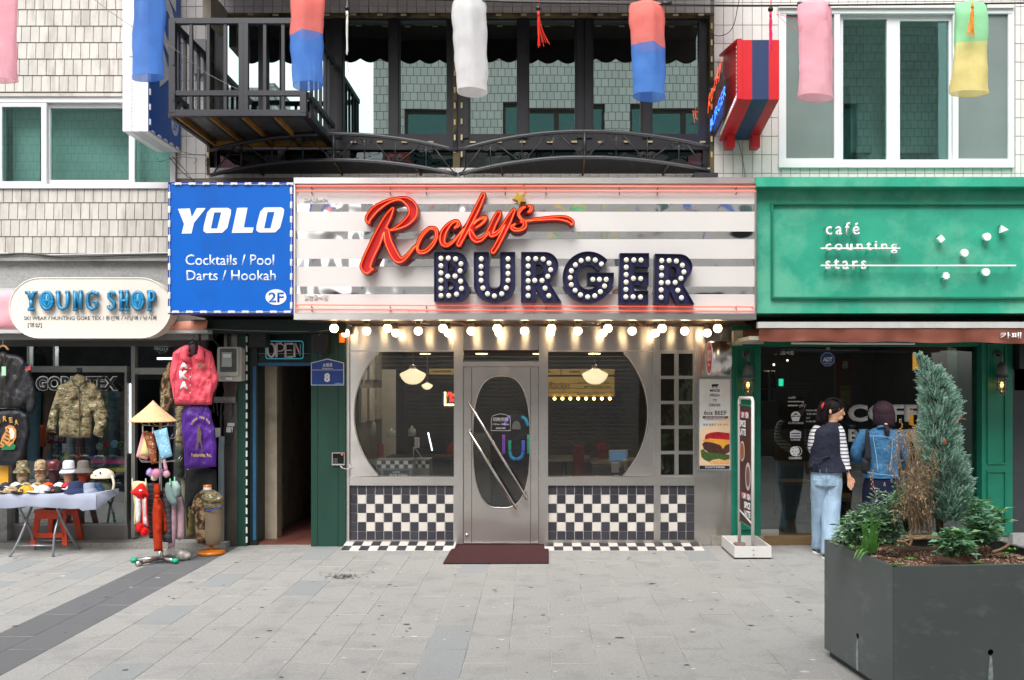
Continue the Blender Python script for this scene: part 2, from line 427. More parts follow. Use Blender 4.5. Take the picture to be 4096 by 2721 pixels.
def xz(u0,u1,v0,v1,y=0):a=P(u0,v0,y);b=P(u1,v1,y);return a.x,b.x,b.z,a.z
# left: tall lapped tiles
x0,x1,z0,z1=xz(-20,404,-12,213)
n=tiles(bl,x0,x1,z0,z1,0,.0975,.179,.004,m_tileold,stagger=5,oz=z0,ox=x0,th=.006,lap=.007,jit=.004)
x0,x1,z0,z1=xz(-20,404,436,585)
n+=tiles(bl,x0,x1,z0,z1,0,.0975,.184,.004,m_tileold,stagger=5,oz=z0-.0,ox=x0,th=.006,lap=.007,jit=.004)
# middle and right: square-cut glazed tiles
def T2(u0,u1,v0,v1):
 x0,x1,z0,z1=xz(u0,u1,v0,v1)
 return tiles(bm_,x0,x1,z0,z1,0,.1042,.2013,.0035,m_tile,ox=P(1645,0).x,oz=P(0,400).z,th=.008,jit=.0025,minf=.15)
n2=T2(405,482,-12,412)+T2(483,1637,-12,31)+T2(1645,1795,-12,410)+T2(2339,2372,-12,410)+T2(1795,2338,388,410)+T2(483,1637,387,410)+T2(1795,2338,-12,15)
print('tiles',n,n2)
# cladding beyond the picture, one mesh each
def tilefield(parent,u0,u1,v0,v1,w,h,m):
 x0,x1,z0,z1=xz(u0,u1,v0,v1);mb=MB();z=z0
 while z<z1:
  x=x0
  while x<x1:mb.box((x+.002,0,z+.002),(min(x+w,x1)-.002,-.008,min(z+h,z1)-.002));x+=w
  z+=h
 mb.build('tile_field',m,parent,kind='stuff')
tilefield(bl,-500,404,-500,-12,.0975,.179,m_tileold);tilefield(bm_,405,2600,-500,-12,.1042,.2,m_tile)
tilefield(bm_,2373,2900,-12,757,.1042,.2,m_tile);tilefield(bl,-500,-21,-12,585,.0975,.184,m_tileold)
def sash(parent,u0,u1,v0,v1,fw,y,gm,fm=m_pvc,dep=.05,gname='pane',bot=None):
 """window sash: frame ring and a pane"""
 b=MB();bt=bot or fw
 b.bx(u0,u1,v0,v0+fw,y,y+dep);b.bx(u0,u1,v1-bt,v1,y,y+dep)
 b.bx(u0,u0+fw,v0+fw,v1-bt,y,y+dep);b.bx(u1-fw,u1,v0+fw,v1-bt,y,y+dep)
 f=b.build('sash',fm,parent)
 b=MB();b.bx(u0+fw,u1-fw,v0+fw,v1-bt,y+dep*.5,y+dep*.5+.006);b.build(gname,gm,f)
 return f
 # --- left window
wl=MB();wl.bx(-14,404,222,236,-.03,.1);wl.bx(-14,404,424,434,-.03,.1);wl.bx(-14,-2,236,424,-.03,.1);wl.bx(399,404,236,424,-.03,.1)
wl_=wl.build('window',m_pvc,bl)
sash(wl_,-8,107,234,430,12,-.025,m_teal);sash(wl_,107,306,240,424,9,.02,m_teal);sash(wl_,300,402,234,430,10,-.025,m_teal)
g=MB();g.bx(-40,420,215,222,-.05,.05);g.build('lintel_drip',m_tileold,bl)
for(a,b)in((30,92),(118,292),(312,392)):  # pleated pale sheet added behind each pane to lighten the teal glass
 q=MB();n_=14;a_,b_=P(a,244,.2),P(b,420,.2)
 V=[(a_.x+(b_.x-a_.x)*i/n_,.2+.012*(i%2)+.25*(i/n_)*(a==118),z)for z in(b_.z,a_.z)for i in range(n_+1)]
 q.add(V,[(i,i+1,n_+2+i,n_+1+i)for i in range(n_)],True);q.build('lightening_sheet',mat('pale_lightening_sheet','#b4bbb9',.9,var=.12,vs=3),wl_)
 # --- right window
wr=MB();wr.bx(1795,2338,19,31,-.035,.1);wr.bx(1795,2338,374,386,-.045,.1);wr.bx(1795,1799,31,374,-.035,.1);wr.bx(2333,2338,31,374,-.035,.1)
wr_=wr.build('window',m_pvc,bm_)
sash(wr_,1799,1936,20,378,13,-.03,m_scr);sash(wr_,2197,2336,20,378,12,-.03,m_scr)
sash(wr_,1930,2057,31,380,13,.02,m_teal,bot=12);sash(wr_,2057,2204,31,380,17,.02,m_teal,bot=12)
g=MB();g.bx(1795,2338,8,18,-.06,.02);g.build('lintel_drip',m_tile,bm_)
# rooms behind the upper windows
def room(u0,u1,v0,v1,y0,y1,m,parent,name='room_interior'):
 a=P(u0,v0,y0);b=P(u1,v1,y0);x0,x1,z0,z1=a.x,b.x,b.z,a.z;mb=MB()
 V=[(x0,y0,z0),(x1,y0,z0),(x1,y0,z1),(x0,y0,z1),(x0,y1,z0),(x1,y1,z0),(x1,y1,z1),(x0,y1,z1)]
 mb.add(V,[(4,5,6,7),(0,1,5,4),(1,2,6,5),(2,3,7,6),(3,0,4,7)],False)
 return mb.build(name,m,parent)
room(-100,403,200,450,.26,1.0,m_curt,bl)
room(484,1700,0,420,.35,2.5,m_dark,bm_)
room(1790,2345,0,400,.26,1.1,m_curt,bm_)
g=MB()
for(u0,u1,v0,v1)in((1860,1990,60,200),(2050,2160,170,352),(1960,2010,200,352)):
 g.bx(u0,u1,v0,v1,.8,1.0)
g.build('room_furniture',mat('room_grey','#6d7a78',.9,var=.3,vs=3),bm_)
# --- black window wall over the burger shop
g=MB();yF=.10
def bb(*a):g.bx(*a)
bb(483,1637,33,47,yF-.02,yF+.1)
for(a,b)in((483,516),(595,615),(644,646),(749,791),(895,921),(1029,1083),(1191,1220),(1325,1368),(1477,1504),(1611,1637)):
 bb(a,b,47,309,yF-.02,yF+.1)
bb(483,1637,309,345,yF-.02,yF+.12)
for(a,b)in((483,500),(640,655),(788,806),(1044,1072),(1338,1352),(1620,1637)):bb(a,b,345,392,yF-.01,yF+.1)
bb(483,1637,392,405,yF-.03,yF+.12)
wb=g.build('window',m_black,bm_)
for(a,b)in((768,788),(899,917),(1062,1080),(1194,1217),(1330,1345),(1349,1364),(1481,1500)):
 g=MB();g.bx(a,b,40,318,yF-.04,yF-.021);g.build('sash_post',m_black,wb)
for(a,b)in((516,595),(615,644),(646,749),(791,895),(921,1029),(1083,1191),(1220,1325),(1368,1477),(1504,1611)):
 q=MB();q.bx(a,b,47,309,yF+.03,yF+.036);o=q.build('pane',m_mirr,wb)
 o.rotation_euler=(rad(random.uniform(-.25,.25)),0,rad(random.uniform(-.35,.35)))
m_low=glass('dark_lower_glass',(.04,.05,.05),.1,(.7,.8,.8),warp=.01,ws=4)
for(a,b)in((500,640),(655,788),(806,1044),(1072,1338),(1352,1620)):
 q=MB();q.bx(a,b,345,392,yF+.04,yF+.046);q.build('pane',m_low,wb)
g=MB()
for(u0,u1,v0,v1)in((476,483.5,36,404),(1636.5,1646,40,404)):g.bx(u0,u1,v0,v1,-.012,.1)
g.bx(476,1646,30,35,-.012,.1);g.bx(1044,1053,40,405,yF-.045,yF-.021);g.bx(1046,1060,352,405,yF-.06,yF-.046)
g.build('worn_reveal',mat('worn_reveal','#6a5c3a',.8,var=.4,vs=12,dirt=('#211f1f',6,.45,1.)),bm_)
# led modules strung around the opening
led=MB();led.box((-.03,-.006,-.009),(.03,.006,.009));m_led=mat('aged_led_module','#c9b98c',.5,var=.2)
lme=led.mesh('led_module');lme.materials.append(m_led)
for i,u in enumerate(list(range(520,1040,59))+list(range(1088,1630,59))):
 for v in(34,327):
  link('led_module',lme,P(u+random.uniform(-4,4),v+random.uniform(-1,1),yF-.035 if v>300 else-.02),bm_)
for v in range(60,390,37):
 for u in(479,1048,1064,1640):
  if u==1640 or 1:
   o=link('led_module',lme,P(u,v+random.uniform(-3,3),-.02 if u<500 or u>1600 else yF-.05),bm_);o.rotation_euler=(0,rad(90),0)
   # own awning above the opening (its valance is what the panes mirror)
aw=thing('window_awning','dark scalloped awning above the second-floor windows, seen mirrored in the panes','awning',P(1060,-90,0))
g=MB();pts=[];xa,xb=P(470,0).x,P(1650,0).x;nsc=46
top=[Vector((xa+(xb-xa)*i/(nsc*4),-1.0,6.02))for i in range(nsc*4+1)]
low=[Vector((xa+(xb-xa)*i/(nsc*4),-1.0,5.74-.05*abs(sin(pi*i/4/2))))for i in range(nsc*4+1)]
for i in range(nsc*4):g.quad(top[i],top[i+1],low[i+1],low[i])
g.quad(Vector((xa,-1,6.02)),Vector((xb,-1,6.02)),Vector((xb,-.02,6.6)),Vector((xa,-.02,6.6)))
g.quad(Vector((xa,-1,5.98)),Vector((xb,-1,5.98)),Vector((xb,-.02,6.56)),Vector((xa,-.02,6.56)))
g.build('canopy',mat('dark_awning_cloth','#2c211f',.85),aw)
# ================================================================ the far side of the street (mirrored in the glass)
m_opp=bpy.data.materials.new('opposite_wall_tile');m_opp.use_nodes=True
t=m_opp.node_tree;b=t.nodes['Principled BSDF'];br=N(t,'ShaderNodeTexBrick',Scale=1.);geo=N(t,'ShaderNodeNewGeometry');sx=N(t,'ShaderNodeSeparateXYZ');cx_=N(t,'ShaderNodeCombineXYZ')
t.links.new(geo.outputs['Position'],sx.inputs[0]);t.links.new(sx.outputs[0],cx_.inputs[0]);t.links.new(sx.outputs[2],cx_.inputs[1]);t.links.new(cx_.outputs[0],br.inputs['Vector'])
br.inputs['Color1'].default_value=hexc('#efece6');br.inputs['Color2'].default_value=hexc('#e0ddd6');br.inputs['Mortar'].default_value=hexc('#6f6b66')
br.inputs['Mortar Size'].default_value=.007;br.inputs['Brick Width'].default_value=.17;br.inputs['Row Height'].default_value=.2
t.links.new(br.outputs['Color'],b.inputs['Base Color']);b.inputs['Roughness'].default_value=.5
op=thing('tiled_building','pale tiled building across the street, seen mirrored in the upper windows','building',(2,-12,0))
yo=-11.3
def wallr(rects,y,yb,m,parent,name='wall'):
 g=MB()
 for r in rects:g.box((r[0],y,r[2]),(r[1],yb,r[3]))
 return g.build(name,m,parent)
wallr([(-3.9,9.5,2.9,7.0),(-3.9,9.5,8.4,11.2),(-3.9,-3.2,7.0,8.4),(-1.9,-.9,7.0,8.4),(1.7,2.3,7.0,8.4),(4.6,5.4,7.0,8.4),(7.6,9.5,7.0,8.4)],yo,yo-1,m_opp,op)
wallr([(-14,-6.2,2.9,8.9)],yo,yo-1,m_opp,op)
wallr([(-3.6,9.5,6.9,8.5),(-14,-6.2,0,3)],yo-.5,yo-1.5,m_dark,op,'room_interior')
for(a,b_)in((-3.2,-1.9),(-.9,.4),(.4,1.7),(2.3,3.4),(3.4,4.6),(5.4,6.5),(6.5,7.6)):
 g=MB()
 for r in((a,b_,7.0,7.07),(a,b_,8.33,8.4),(a,a+.06,7.07,8.33),(b_-.06,b_,7.07,8.33)):g.box((r[0],yo+.0-.12,r[2]),(r[1],yo-.2,r[3]))
 f=g.build('window',mat('brown_window_frame','#4a3c30',.5),op)
 g=MB();g.box((a+.06,yo-.15,7.07),(b_-.06,yo-.16,8.33));g.build('pane',m_teal,f)
 # ground-floor shops opposite: shutters, dark openings and coloured fascias
g=MB();z=.1
while z<2.5:g.box((-3.9,yo-.02,z),(2.4,yo-.06,z+.09));z+=.1
g.build('shutter',mat('grey_shutter','#a9aaab',.5,.1),op)
wallr([(2.4,9.5,0,2.5)],yo-.3,yo-.8,m_dark,op,'shop_opening')
wallr([(-3.9,2.4,2.5,2.9)],yo+.15,yo-.5,mat('orange_fascia','#a5452c',.5),op,'fascia')
wallr([(2.4,9.5,2.5,2.9)],yo+.15,yo-.5,mat('navy_fascia','#27304f',.5),op,'fascia')
RK_OUT=["14708,10986 14789,10949 14860,10870 14998,10808 15015,10790 15022,10757 14998,10715 14878,10677 14863,10661 14985,10323 15226,9840 15320,9591 15373,9792 15427,9936 15550,10194 15642,10353 15720,10452 15787,10506 15883,10549 15980,10558 16093,10525 16157,10489 16223,10435 16403,10242 16608,9971 16625,10049 16659,10113 16704,10156 16769,10185 16849,10196 16946,10188 17042,10160 17123,10117 17258,10001 17379,9856 17466,9711 17525,9565 17558,9727 17606,9815 17648,9856 17702,9889 17751,9906 17831,9918 17928,9903 18024,9854 18169,9736 18282,9607 18285,9614 18221,9743 18221,9808 18235,9840 18266,9876 18298,9895 18346,9904 18394,9895 18447,9856 18716,9373 18732,9382 18747,9454 18772,9518 18848,9631 18942,9707 18990,9728 19054,9741 19174,9727 19247,9700 19312,9663 19407,9582 19521,9440 19597,9502 19634,9515 19682,9519 19779,9498 19907,9428 19913,9437 19779,9704 19602,9985 19589,10017 19589,10081 19618,10137 19666,10174 19730,10186 19779,10174 19827,10137 19970,9920 20092,9695 20374,9122 20428,9212 20471,9251 20519,9277 20648,9301 20793,9292 20938,9244 21002,9206 21066,9148 21097,9099 21116,9035 21119,8987 21108,8922 21115,8907 21501,8869 22064,8834 22338,8840 22579,8883 22676,8915 22757,8958 22772,8971 22789,9019 22821,9044 22853,9051 22885,9044 22956,9003 22990,8955 22998,8890 22975,8826 22918,8758 22821,8686 22724,8640 22612,8614 22402,8604 22000,8626 21437,8691 21002,8763 20922,8705 20886,8665 20840,8600 20832,8552 20873,8478 20938,8409 21018,8351 21099,8317 21157,8327 21108,8407 20999,8488 20996,8520 21006,8536 21034,8548 21163,8555 21227,8532 21276,8491 21317,8439 21352,8375 21366,8327 21366,8278 21346,8230 21308,8195 21260,8177 21195,8174 20986,8208 20857,8247 20777,8295 20712,8370 20674,8439 20662,8488 20652,8552 20655,8600 20685,8681 20776,8810 20768,8826 20584,8890 20455,8955 20530,8777 20663,8423 20659,8375 20626,8327 20567,8303 20519,8311 20477,8343 20258,8633 19984,9067 19875,9178 19811,9225 19795,9228 19891,8993 20058,8649 20073,8568 20092,8520 20085,8470 20042,8423 20004,8412 19924,8423 19843,8464 19769,8552 19691,8697 19441,9216 19376,9311 19288,9405 19231,9448 19183,9469 19135,9478 19094,9470 18999,9341 18940,9244 19054,9180 19228,9083 19369,8971 19473,8857 19511,8794 19527,8745 19528,8697 19505,8645 19457,8611 19392,8600 19312,8609 19215,8639 19151,8674 19052,8745 19052,8729 19282,8262 19450,7828 19446,7763 19414,7715 19360,7686 19296,7688 19250,7715 19225,7747 18652,8886 18362,9278 18178,9486 18072,9588 17910,9695 17879,9703 17840,9679 17833,9647 17838,9566 17879,9379 17937,9244 18026,9099 18105,9006 18185,8946 18233,8923 18239,8955 18112,9083 18106,9132 18121,9161 18145,9180 18169,9187 18201,9184 18314,9137 18378,9101 18414,9067 18442,9003 18438,8922 18394,8835 18330,8777 18249,8756 18153,8770 18024,8819 17890,8906 17765,9019 17670,9132 17622,9214 17573,9335 17563,9341 17557,9394 17552,9276 17535,9196 17508,9132 17468,9083 17429,9058 17364,9039 17155,9038 16955,9180 16833,9315 16704,9523 16665,9614 16624,9747 16454,9904 16263,10113 16125,10237 16060,10278 16006,10210 15948,10113 15725,9679 15664,9518 15614,9293 15626,9278 15899,9226 16173,9131 16350,9039 16511,8912 16644,8761 16691,8681 16722,8600 16741,8520 16748,8423 16741,8343 16723,8262 16661,8134 16608,8065 16546,8005 16479,7953 16382,7896 16237,7847 16093,7840 15738,7889 15529,7938 15288,8025 15032,8150 14892,8246 14768,8375 14640,8568 14609,8633 14584,8713 14578,8777 14584,8826 14602,8874 14628,8913 14740,8998 14789,8998 14820,8971 14836,8858 14865,8810 15062,8566 15175,8453 15329,8327 15497,8211 15658,8129 15787,8080 15883,8057 15964,8054 16044,8080 16109,8124 16205,8217 16279,8327 16309,8423 16309,8504 16283,8568 16215,8665 16109,8786 15998,8890 15771,9055 15577,9146 15557,9115 15515,9083 15519,9067 15634,8842 15715,8649 15803,8374 15805,8327 15791,8295 15757,8262 15722,8251 15674,8257 15642,8278 15416,8519 15291,8697 15049,9115 14828,9550 14467,10337 14396,10532 14380,10629 14382,10693 14403,10773 14437,10838 14515,10928 14563,10965 14628,10988","16906,9969 16817,9978 16789,9969 16777,9953 16769,9920 16773,9872 16816,9743 16903,9566 17020,9389 17107,9299 17203,9220 17219,9217 17332,9225 17347,9244 17361,9309 17363,9389 17354,9454 17327,9534 17248,9679 17142,9808 17010,9922","20770,9099 20696,9096 20602,9067 20603,9051 20648,9013 20736,8971 20873,8940 20888,8955 20883,8987 20853,9035 20809,9079","18946,9083 18937,9083 18974,9033 19068,8938 19180,8858 19280,8805 19296,8801 19303,8810 19231,8875 19103,8977"]
RK_NEO=["14708,10924 14770,10886 14819,10822 14928,10773 14937,10757 14805,10713 14797,10677 14805,10645 14863,10468 14940,10274 15195,9759 15352,9292 15368,9289 15375,9486 15397,9647 15431,9775 15493,9936 15610,10178 15695,10323 15771,10416 15819,10455 15867,10480 15948,10498 16012,10491 16093,10457 16157,10413 16237,10337 16351,10210 16527,9974 16638,9840 16624,9828 16575,9871 16479,9965 16317,10146 16189,10262 16109,10322 16076,10337 16044,10339 16019,10323 15966,10258 15845,10049 15646,9647 15597,9502 15544,9228 15527,9180 15497,9143 15465,9129 15433,9126 15427,9115 15597,8777 15678,8568 15746,8343 15740,8327 15722,8313 15690,8317 15513,8499 15442,8584 15342,8729 15217,8938 15057,9228 14864,9614 14697,9969 14491,10435 14454,10548 14441,10629 14443,10693 14461,10757 14499,10820 14579,10904 14644,10929","16930,10130 17010,10108 17091,10066 17171,10002 17251,9920 17328,9824 17389,9727 17437,9631 17476,9518 17493,9421 17495,9325 17481,9228 17456,9164 17429,9129 17380,9104 17332,9096 17219,9098 17171,9097 17155,9107 16994,9226 16913,9309 16833,9420 16766,9534 16720,9640 16682,9775 16664,9792 16677,9808 16668,9904 16672,9985 16688,10043 16711,10081 16751,10113 16801,10131 16865,10136","19763,10114 19781,10097 19924,9880 20080,9582 20425,8874 20604,8407 20600,8389 20584,8370 20551,8364 20529,8375 20286,8697 20102,9003 20036,9098 19928,9212 19816,9293 19714,9339 19698,9343 19700,9325 19736,9212 19821,9003 20007,8616 20009,8568 20030,8520 20026,8488 20004,8473 19924,8486 19890,8504 19843,8551 19775,8665 19619,8987 19511,9212 19442,9325 19328,9451 19231,9515 19135,9538 19087,9534 19057,9518 18948,9373 18841,9196 18813,9176 18781,9190 18773,9212 18792,9373 18805,9437 18832,9502 18873,9566 18926,9622 18990,9663 19038,9678 19087,9681 19151,9671 19247,9631 19338,9566 19411,9486 19569,9274 19576,9389 19592,9421 19634,9452 19666,9459 19714,9455 19779,9432 19843,9397 19924,9333 20010,9244 20176,9035 20197,8996 20200,9003 20183,9019 20183,9035 19843,9711 19779,9824 19653,10017 19648,10065 19666,10101 19714,10125","16892,10033 16833,10039 16785,10034 16752,10017 16726,9985 16710,9936 16710,9888 16751,9743 16852,9534 16982,9341 17058,9261 17187,9155 17235,9158 17316,9162 17364,9172 17390,9196 17405,9228 17420,9293 17424,9389 17412,9470 17386,9550 17339,9647 17288,9727 17163,9872 17024,9985 16962,10015","17847,9857 17911,9845 17976,9813 18056,9755 18137,9683 18474,9276 18552,9164 18539,9149 18347,9389 18134,9614 17976,9729 17928,9753 17879,9763 17822,9743 17783,9701 17772,9647 17777,9566 17800,9437 17834,9325 17886,9212 17953,9099 18011,9019 18072,8954 18153,8895 18233,8860 18266,8859 18282,8874 18298,8922 18297,8971 18280,9003 18176,9099 18165,9115 18169,9122 18185,9125 18330,9061 18362,9034 18384,8987 18380,8938 18367,8906 18314,8839 18282,8821 18249,8816 18153,8833 18024,8887 17928,8953 17787,9083 17702,9193 17646,9309 17610,9437 17596,9582 17607,9679 17638,9756 17686,9809 17767,9848","18362,9842 18394,9824 18406,9808 18691,9293 19087,8531 19209,8278 19392,7812 19387,7779 19376,7763 19344,7744 19311,7747 19277,7779 19110,8101 18835,8649 18578,9180 18286,9743 18280,9792 18298,9824 18330,9842","20793,9231 20922,9184 20970,9154 21014,9115 21045,9067 21058,9003 21054,8955 21022,8858 21131,8844 21453,8812 21871,8783 22113,8773 22290,8776 22467,8797 22644,8839 22730,8874 22821,8927 22834,8938 22833,8971 22843,8987 22853,8991 22901,8968 22931,8938 22937,8890 22924,8858 22884,8810 22827,8761 22757,8719 22692,8694 22612,8675 22435,8664 22161,8674 21501,8743 20986,8828 20889,8757 20857,8725 20789,8633 20769,8568 20795,8488 20853,8407 20938,8332 21026,8278 21018,8264 20970,8274 20905,8293 20835,8327 20783,8375 20743,8439 20717,8520 20714,8584 20728,8633 20756,8681 20827,8777 20889,8842 20873,8859 20817,8874 20841,8882 20922,8875 20938,8900 20948,8955 20935,9019 20904,9067 20859,9115 20813,9148 20777,9160 20712,9159 20632,9142 20567,9118 20525,9083 20522,9067 20535,9041 20583,8987 20627,8955 20616,8945 20551,8971 20487,9009 20455,9043 20441,9083 20448,9132 20467,9164 20498,9196 20535,9218 20584,9233 20648,9240","15658,9212 15787,9191 15932,9153 16109,9092 16254,9026 16350,8965 16445,8890 16527,8810 16603,8713 16653,8616 16682,8504 16686,8391 16673,8311 16638,8214 16586,8134 16509,8053 16414,7983 16318,7933 16254,7912 16189,7901 16109,7900 15722,7954 15545,7996 15433,8033 15143,8158 15030,8221 14950,8277 14877,8343 14807,8423 14719,8552 14675,8633 14643,8729 14639,8777 14646,8826 14676,8876 14757,8936 14769,8922 14778,8842 14803,8794 15022,8520 15174,8375 15400,8201 15511,8134 15626,8077 15738,8032 15835,8005 15899,7995 15964,7994 16044,8013 16090,8037 16157,8085 16227,8150 16292,8230 16331,8295 16356,8359 16370,8423 16372,8488 16358,8552 16324,8616 16267,8697 16157,8824 16089,8890 15954,9003 15819,9096 15693,9164 15579,9212 15610,9219","18555,9159 18580,9115 18571,9104 18541,9148","19038,9120 19199,9030 19360,8895 19408,8842 19451,8777 19469,8729 19466,8697 19441,8670 19392,8661 19312,8671 19231,8698 19103,8785 18964,8922 18930,8971 18942,8977 18995,8922 19073,8858 19167,8795 19247,8753 19360,8722 19408,8720 19417,8729 19392,8794 19344,8855 19169,9003 19006,9115 19022,9128","21179,8489 21227,8455 21277,8391 21305,8327 21303,8278 21276,8247 21243,8236 21195,8234 21104,8246 21195,8272 21230,8295 21225,8327 21179,8412 21147,8454 21103,8488 21131,8496","21066,8262 21034,8259 21019,8262 21034,8270"]
# ================================================================ burger shop front
m_steel=mat('brushed_steel','#d0cbc6',.23,1.,var=.06,vs=3,stretch=(1,1,2),aniso=.9,bump=1,bs=1.5,bd=.018)
m_steel2=mat('brushed_steel_frame','#cac6c2',.3,1.,var=.06,vs=4,aniso=.7,bump=1,bs=2,bd=.008)
m_chrome=mat('mirror_chrome','#f2f2f3',.09,1.,var=.02,bump=1,bs=4.8,bd=.03)
m_shopglass=glass('shop_window_glass',(.88,.91,.91),.055,(1,1,1),warp=.0004,ws=2)
m_brown=mat('brown_soffit','#4a2c1e',.6,var=.2,vs=8,stretch=(1,6,1))
m_tdark=mat('charcoal_ceramic_tile','#37363d',.4,var=.15,vs=12,rnd=.18,dirt=('#8b898c',22,.72,.5),bump=.15,bs=90)
m_twhite=mat('cream_ceramic_tile','#d9d2c9',.35,var=.05,vs=8,rnd=.04,dirt=('#97897a',16,.7,.4),bump=.1,bs=90)
m_tgrout=mat('pale_grout','#c4c2be',.9,var=.1,vs=20)
m_bulb=mat('lit_bulb','#fff3dc',.3,em='#ffdcaa',es=5)
m_socket=mat('bulb_socket','#5a5048',.5)
bf=thing('burger_shop_front','stainless steel burger shop front with a curved-edge window each side of the door','shop front',P(1200,1253))
for(a,b)in((805,1046),(1067,1242),(1263,1507),(1521,1600)):
 g=MB();g.bx(a+.5,b-.5,753,807,-.03,.03);g.build('header_panel',m_steel,bf)
g=MB()
for(a,b,c,d,y)in((796,805,753,1254,-.06),(1046,1067,753,1254,-.07),(1242,1263,753,1254,-.07),(1507,1521,753,1254,-.05)):
 q=MB();q.bx(a,b,c,d,y,.04);q.build('mullion',m_steel2,bf)
q=MB();q.bx(1600,1685.5,753,1256,-.04,.1);q.build('steel_column',m_steel,bf)
for(a,b)in((805,1046),(1263,1507),(1521,1600)):
 q=MB();q.bx(a,b,1099,1119,-.05,.04);q.bx(a,b,1245,1254,-.045,.04);q.bx(a,b,807,811,-.035,.04);q.build('rail',m_steel2,bf,kind=None)
cp=[(805,811)]+[(1023+208*cos(rad(a)),954+208*sin(rad(a))*.69/.69)for a in[180+43.5-i*87/24 for i in range(25)]]+[(805,1098.5)]
cl=[(u,min(max(v,811),1098.5))for u,v in cp]
q=MB();q.ppoly(cl,-.03,.03);q.build('curved_panel',m_steel,bf)
q=MB();q.ppoly([(1507-(u-805)-.0 if u==805 else 1494.6-(u-815),v)for u,v in cl],-.03,.03);q.build('curved_panel',m_steel,bf)
q=MB()
for sgn,ce in((1,1023),(-1,1286.6)):
 pts=[P(ce-sgn*206.5*cos(rad(43.5-i*87/24)),954-206.5*sin(rad(43.5-i*87/24)),-.034)for i in range(25)];q2=MB();q2.tube(pts,.006,6);q2.build('curved_trim',m_steel2,bf)
for(a,b)in((805,1046),(1263,1507)):
 q=MB();q.bx(a,b,811,1099,.012,.018);q.build('pane',m_shopglass,bf)
 # checkered ceramic tiles under the windows
q=MB()
for(a,b)in((805,1046),(1263,1507),(1521,1600)):q2=MB();q2.bx(a,b,1119,1245,-.02,.04);q2.build('tile_backing',m_tgrout,bf)
def checker(a,b,nc,fn):
 x0,x1,z0,z1=xz(a,b,1119,1245);w_=(x1-x0)/nc;h_=(z1-z0)/6
 tiles(bf,x0,x1,z0,z1,-.02,w_,h_,.0045,None,ox=x0,oz=z0,th=.006,pick=lambda c,r:m_tdark if fn(c,5-r)else m_twhite,name='tile')
checker(805,1046,12,lambda c,r:r in(0,5)or c==0 or(c+r)%2==1)
checker(1263,1507,12,lambda c,r:r in(0,5)or(c+r)%2==0)
checker(1521,1600,4,lambda c,r:r in(0,5)or c==3 or(c+r)%2==0)
# sloping checkered threshold
def ledge(u0,u1,ub0,n,ph,hi=.045):
 yb,yf=-.06,-.36;q=MB();xa,xb=P(u0,0,yb).x,P(u1,0,yb).x;fa=P(ub0,0,yf).x
 V=[(xa,yb,0),(xb,yb,0),(xb,yf,0),(fa,yf,0),(xa,yb,hi),(xb,yb,hi),(xb,yf,.006),(fa,yf,.006)]
 q.add(V,[(4,5,6,7),(0,1,5,4),(1,2,6,5),(2,3,7,6),(3,0,4,7)],False);base=q.build('threshold',m_tgrout,bf)
 ang=math.atan2(hi-.006,yf-yb);nr=2;dy=(yb-yf)/nr
 w_=.098;L=math.hypot(dy,(hi-.006)/nr)
 x=xa
 k=0
 while x<xb-.02:
  for r in range(nr):
   x0,x1=x+.002,min(x+w_,xb)-.002;y0=yb-r*dy-.002;y1=yb-(r+1)*dy+.002
   z=lambda yy:hi+(yb-yy)/(yb-yf)*(.006-hi)+.004
   xx0=x0-(0 if k else(xa-fa)*(r+.5)/nr)
   t=MB();t.add([(xx0,y0,z(y0)),(x1,y0,z(y0)),(x1,y1,z(y1)),(xx0,y1,z(y1)),(xx0,y0,z(y0)-.006),(x1,y0,z(y0)-.006),(x1,y1,z(y1)-.006),(xx0,y1,z(y1)-.006)],[(0,1,2,3),(2,6,7,3),(1,5,6,2),(0,3,7,4)],False)
   t.build('tile',m_tdark if(k+r+ph)%2 else m_twhite,base)
  x+=w_;k+=1
ledge(797,1052,786,0,0);ledge(1255,1612,1255,0,1,.03)
# narrow window with ten panes
q=MB();q.bx(1521,1600,811,815,-.02,.02);q.bx(1521,1600,1095,1099,-.02,.02)
for v in(870,928,985,1043.5):q.bx(1521,1600,v-3.6,v+3.6,-.025,.02)
cs=[815,866.4,873.6,924.4,931.6,981.4,988.6,1039.9,1047.1,1095]
for i in range(0,10,2):q.bx(1555,1564,cs[i],cs[i+1],-.024,.02);q.bx(1521,1523,cs[i],cs[i+1],-.024,.02);q.bx(1597.5,1600,cs[i],cs[i+1],-.024,.02)
ws=q.build('window',m_steel2,bf)
for i in range(0,10,2):
 for(a,b)in((1523,1555),(1564,1597.5)):
  q=MB();q.bx(a,b,cs[i],cs[i+1],.003,.009);o=q.build('pane',glass('small_pane_glass',(.7,.72,.72),.1,warp=.004,ws=9),ws)
  # door
q=MB();q.bx(1067,1242,833.5,845,-.05,.03);q.build('transom_bar',m_steel2,bf)
q=MB();q.bx(1067,1242,807,833.5,.0,.006);q.build('transom_pane',m_shopglass,bf)
ov=[(1155.9+66.3*math.copysign(abs(cos(t))**.68,cos(t)),1019+152*math.copysign(abs(sin(t))**.80,sin(t)))for t in[2*pi*i/48 for i in range(48)]]
q=MB();q.ppoly([(1068.5,846),(1241,846),(1241,1251.5),(1068.5,1251.5)],-.05,.04,[ov]);dr=q.build('door',m_steel,bf)
q=MB();q.ppoly([(u,v)for u,v in ov],-.005,.006);q.build('glass',m_shopglass,dr)
q=MB();q.tube([P(u,v,-.052)for u,v in ov],.007,6,closed=True);q.build('oval_trim',m_steel2,dr)
for u in(1087,1223):
 q=MB();q.bx(u-.6,u+.6,846.5,1251,-.052,-.049);q.build('seam',mat('dark_seam','#4a4744',.6,.6),dr)
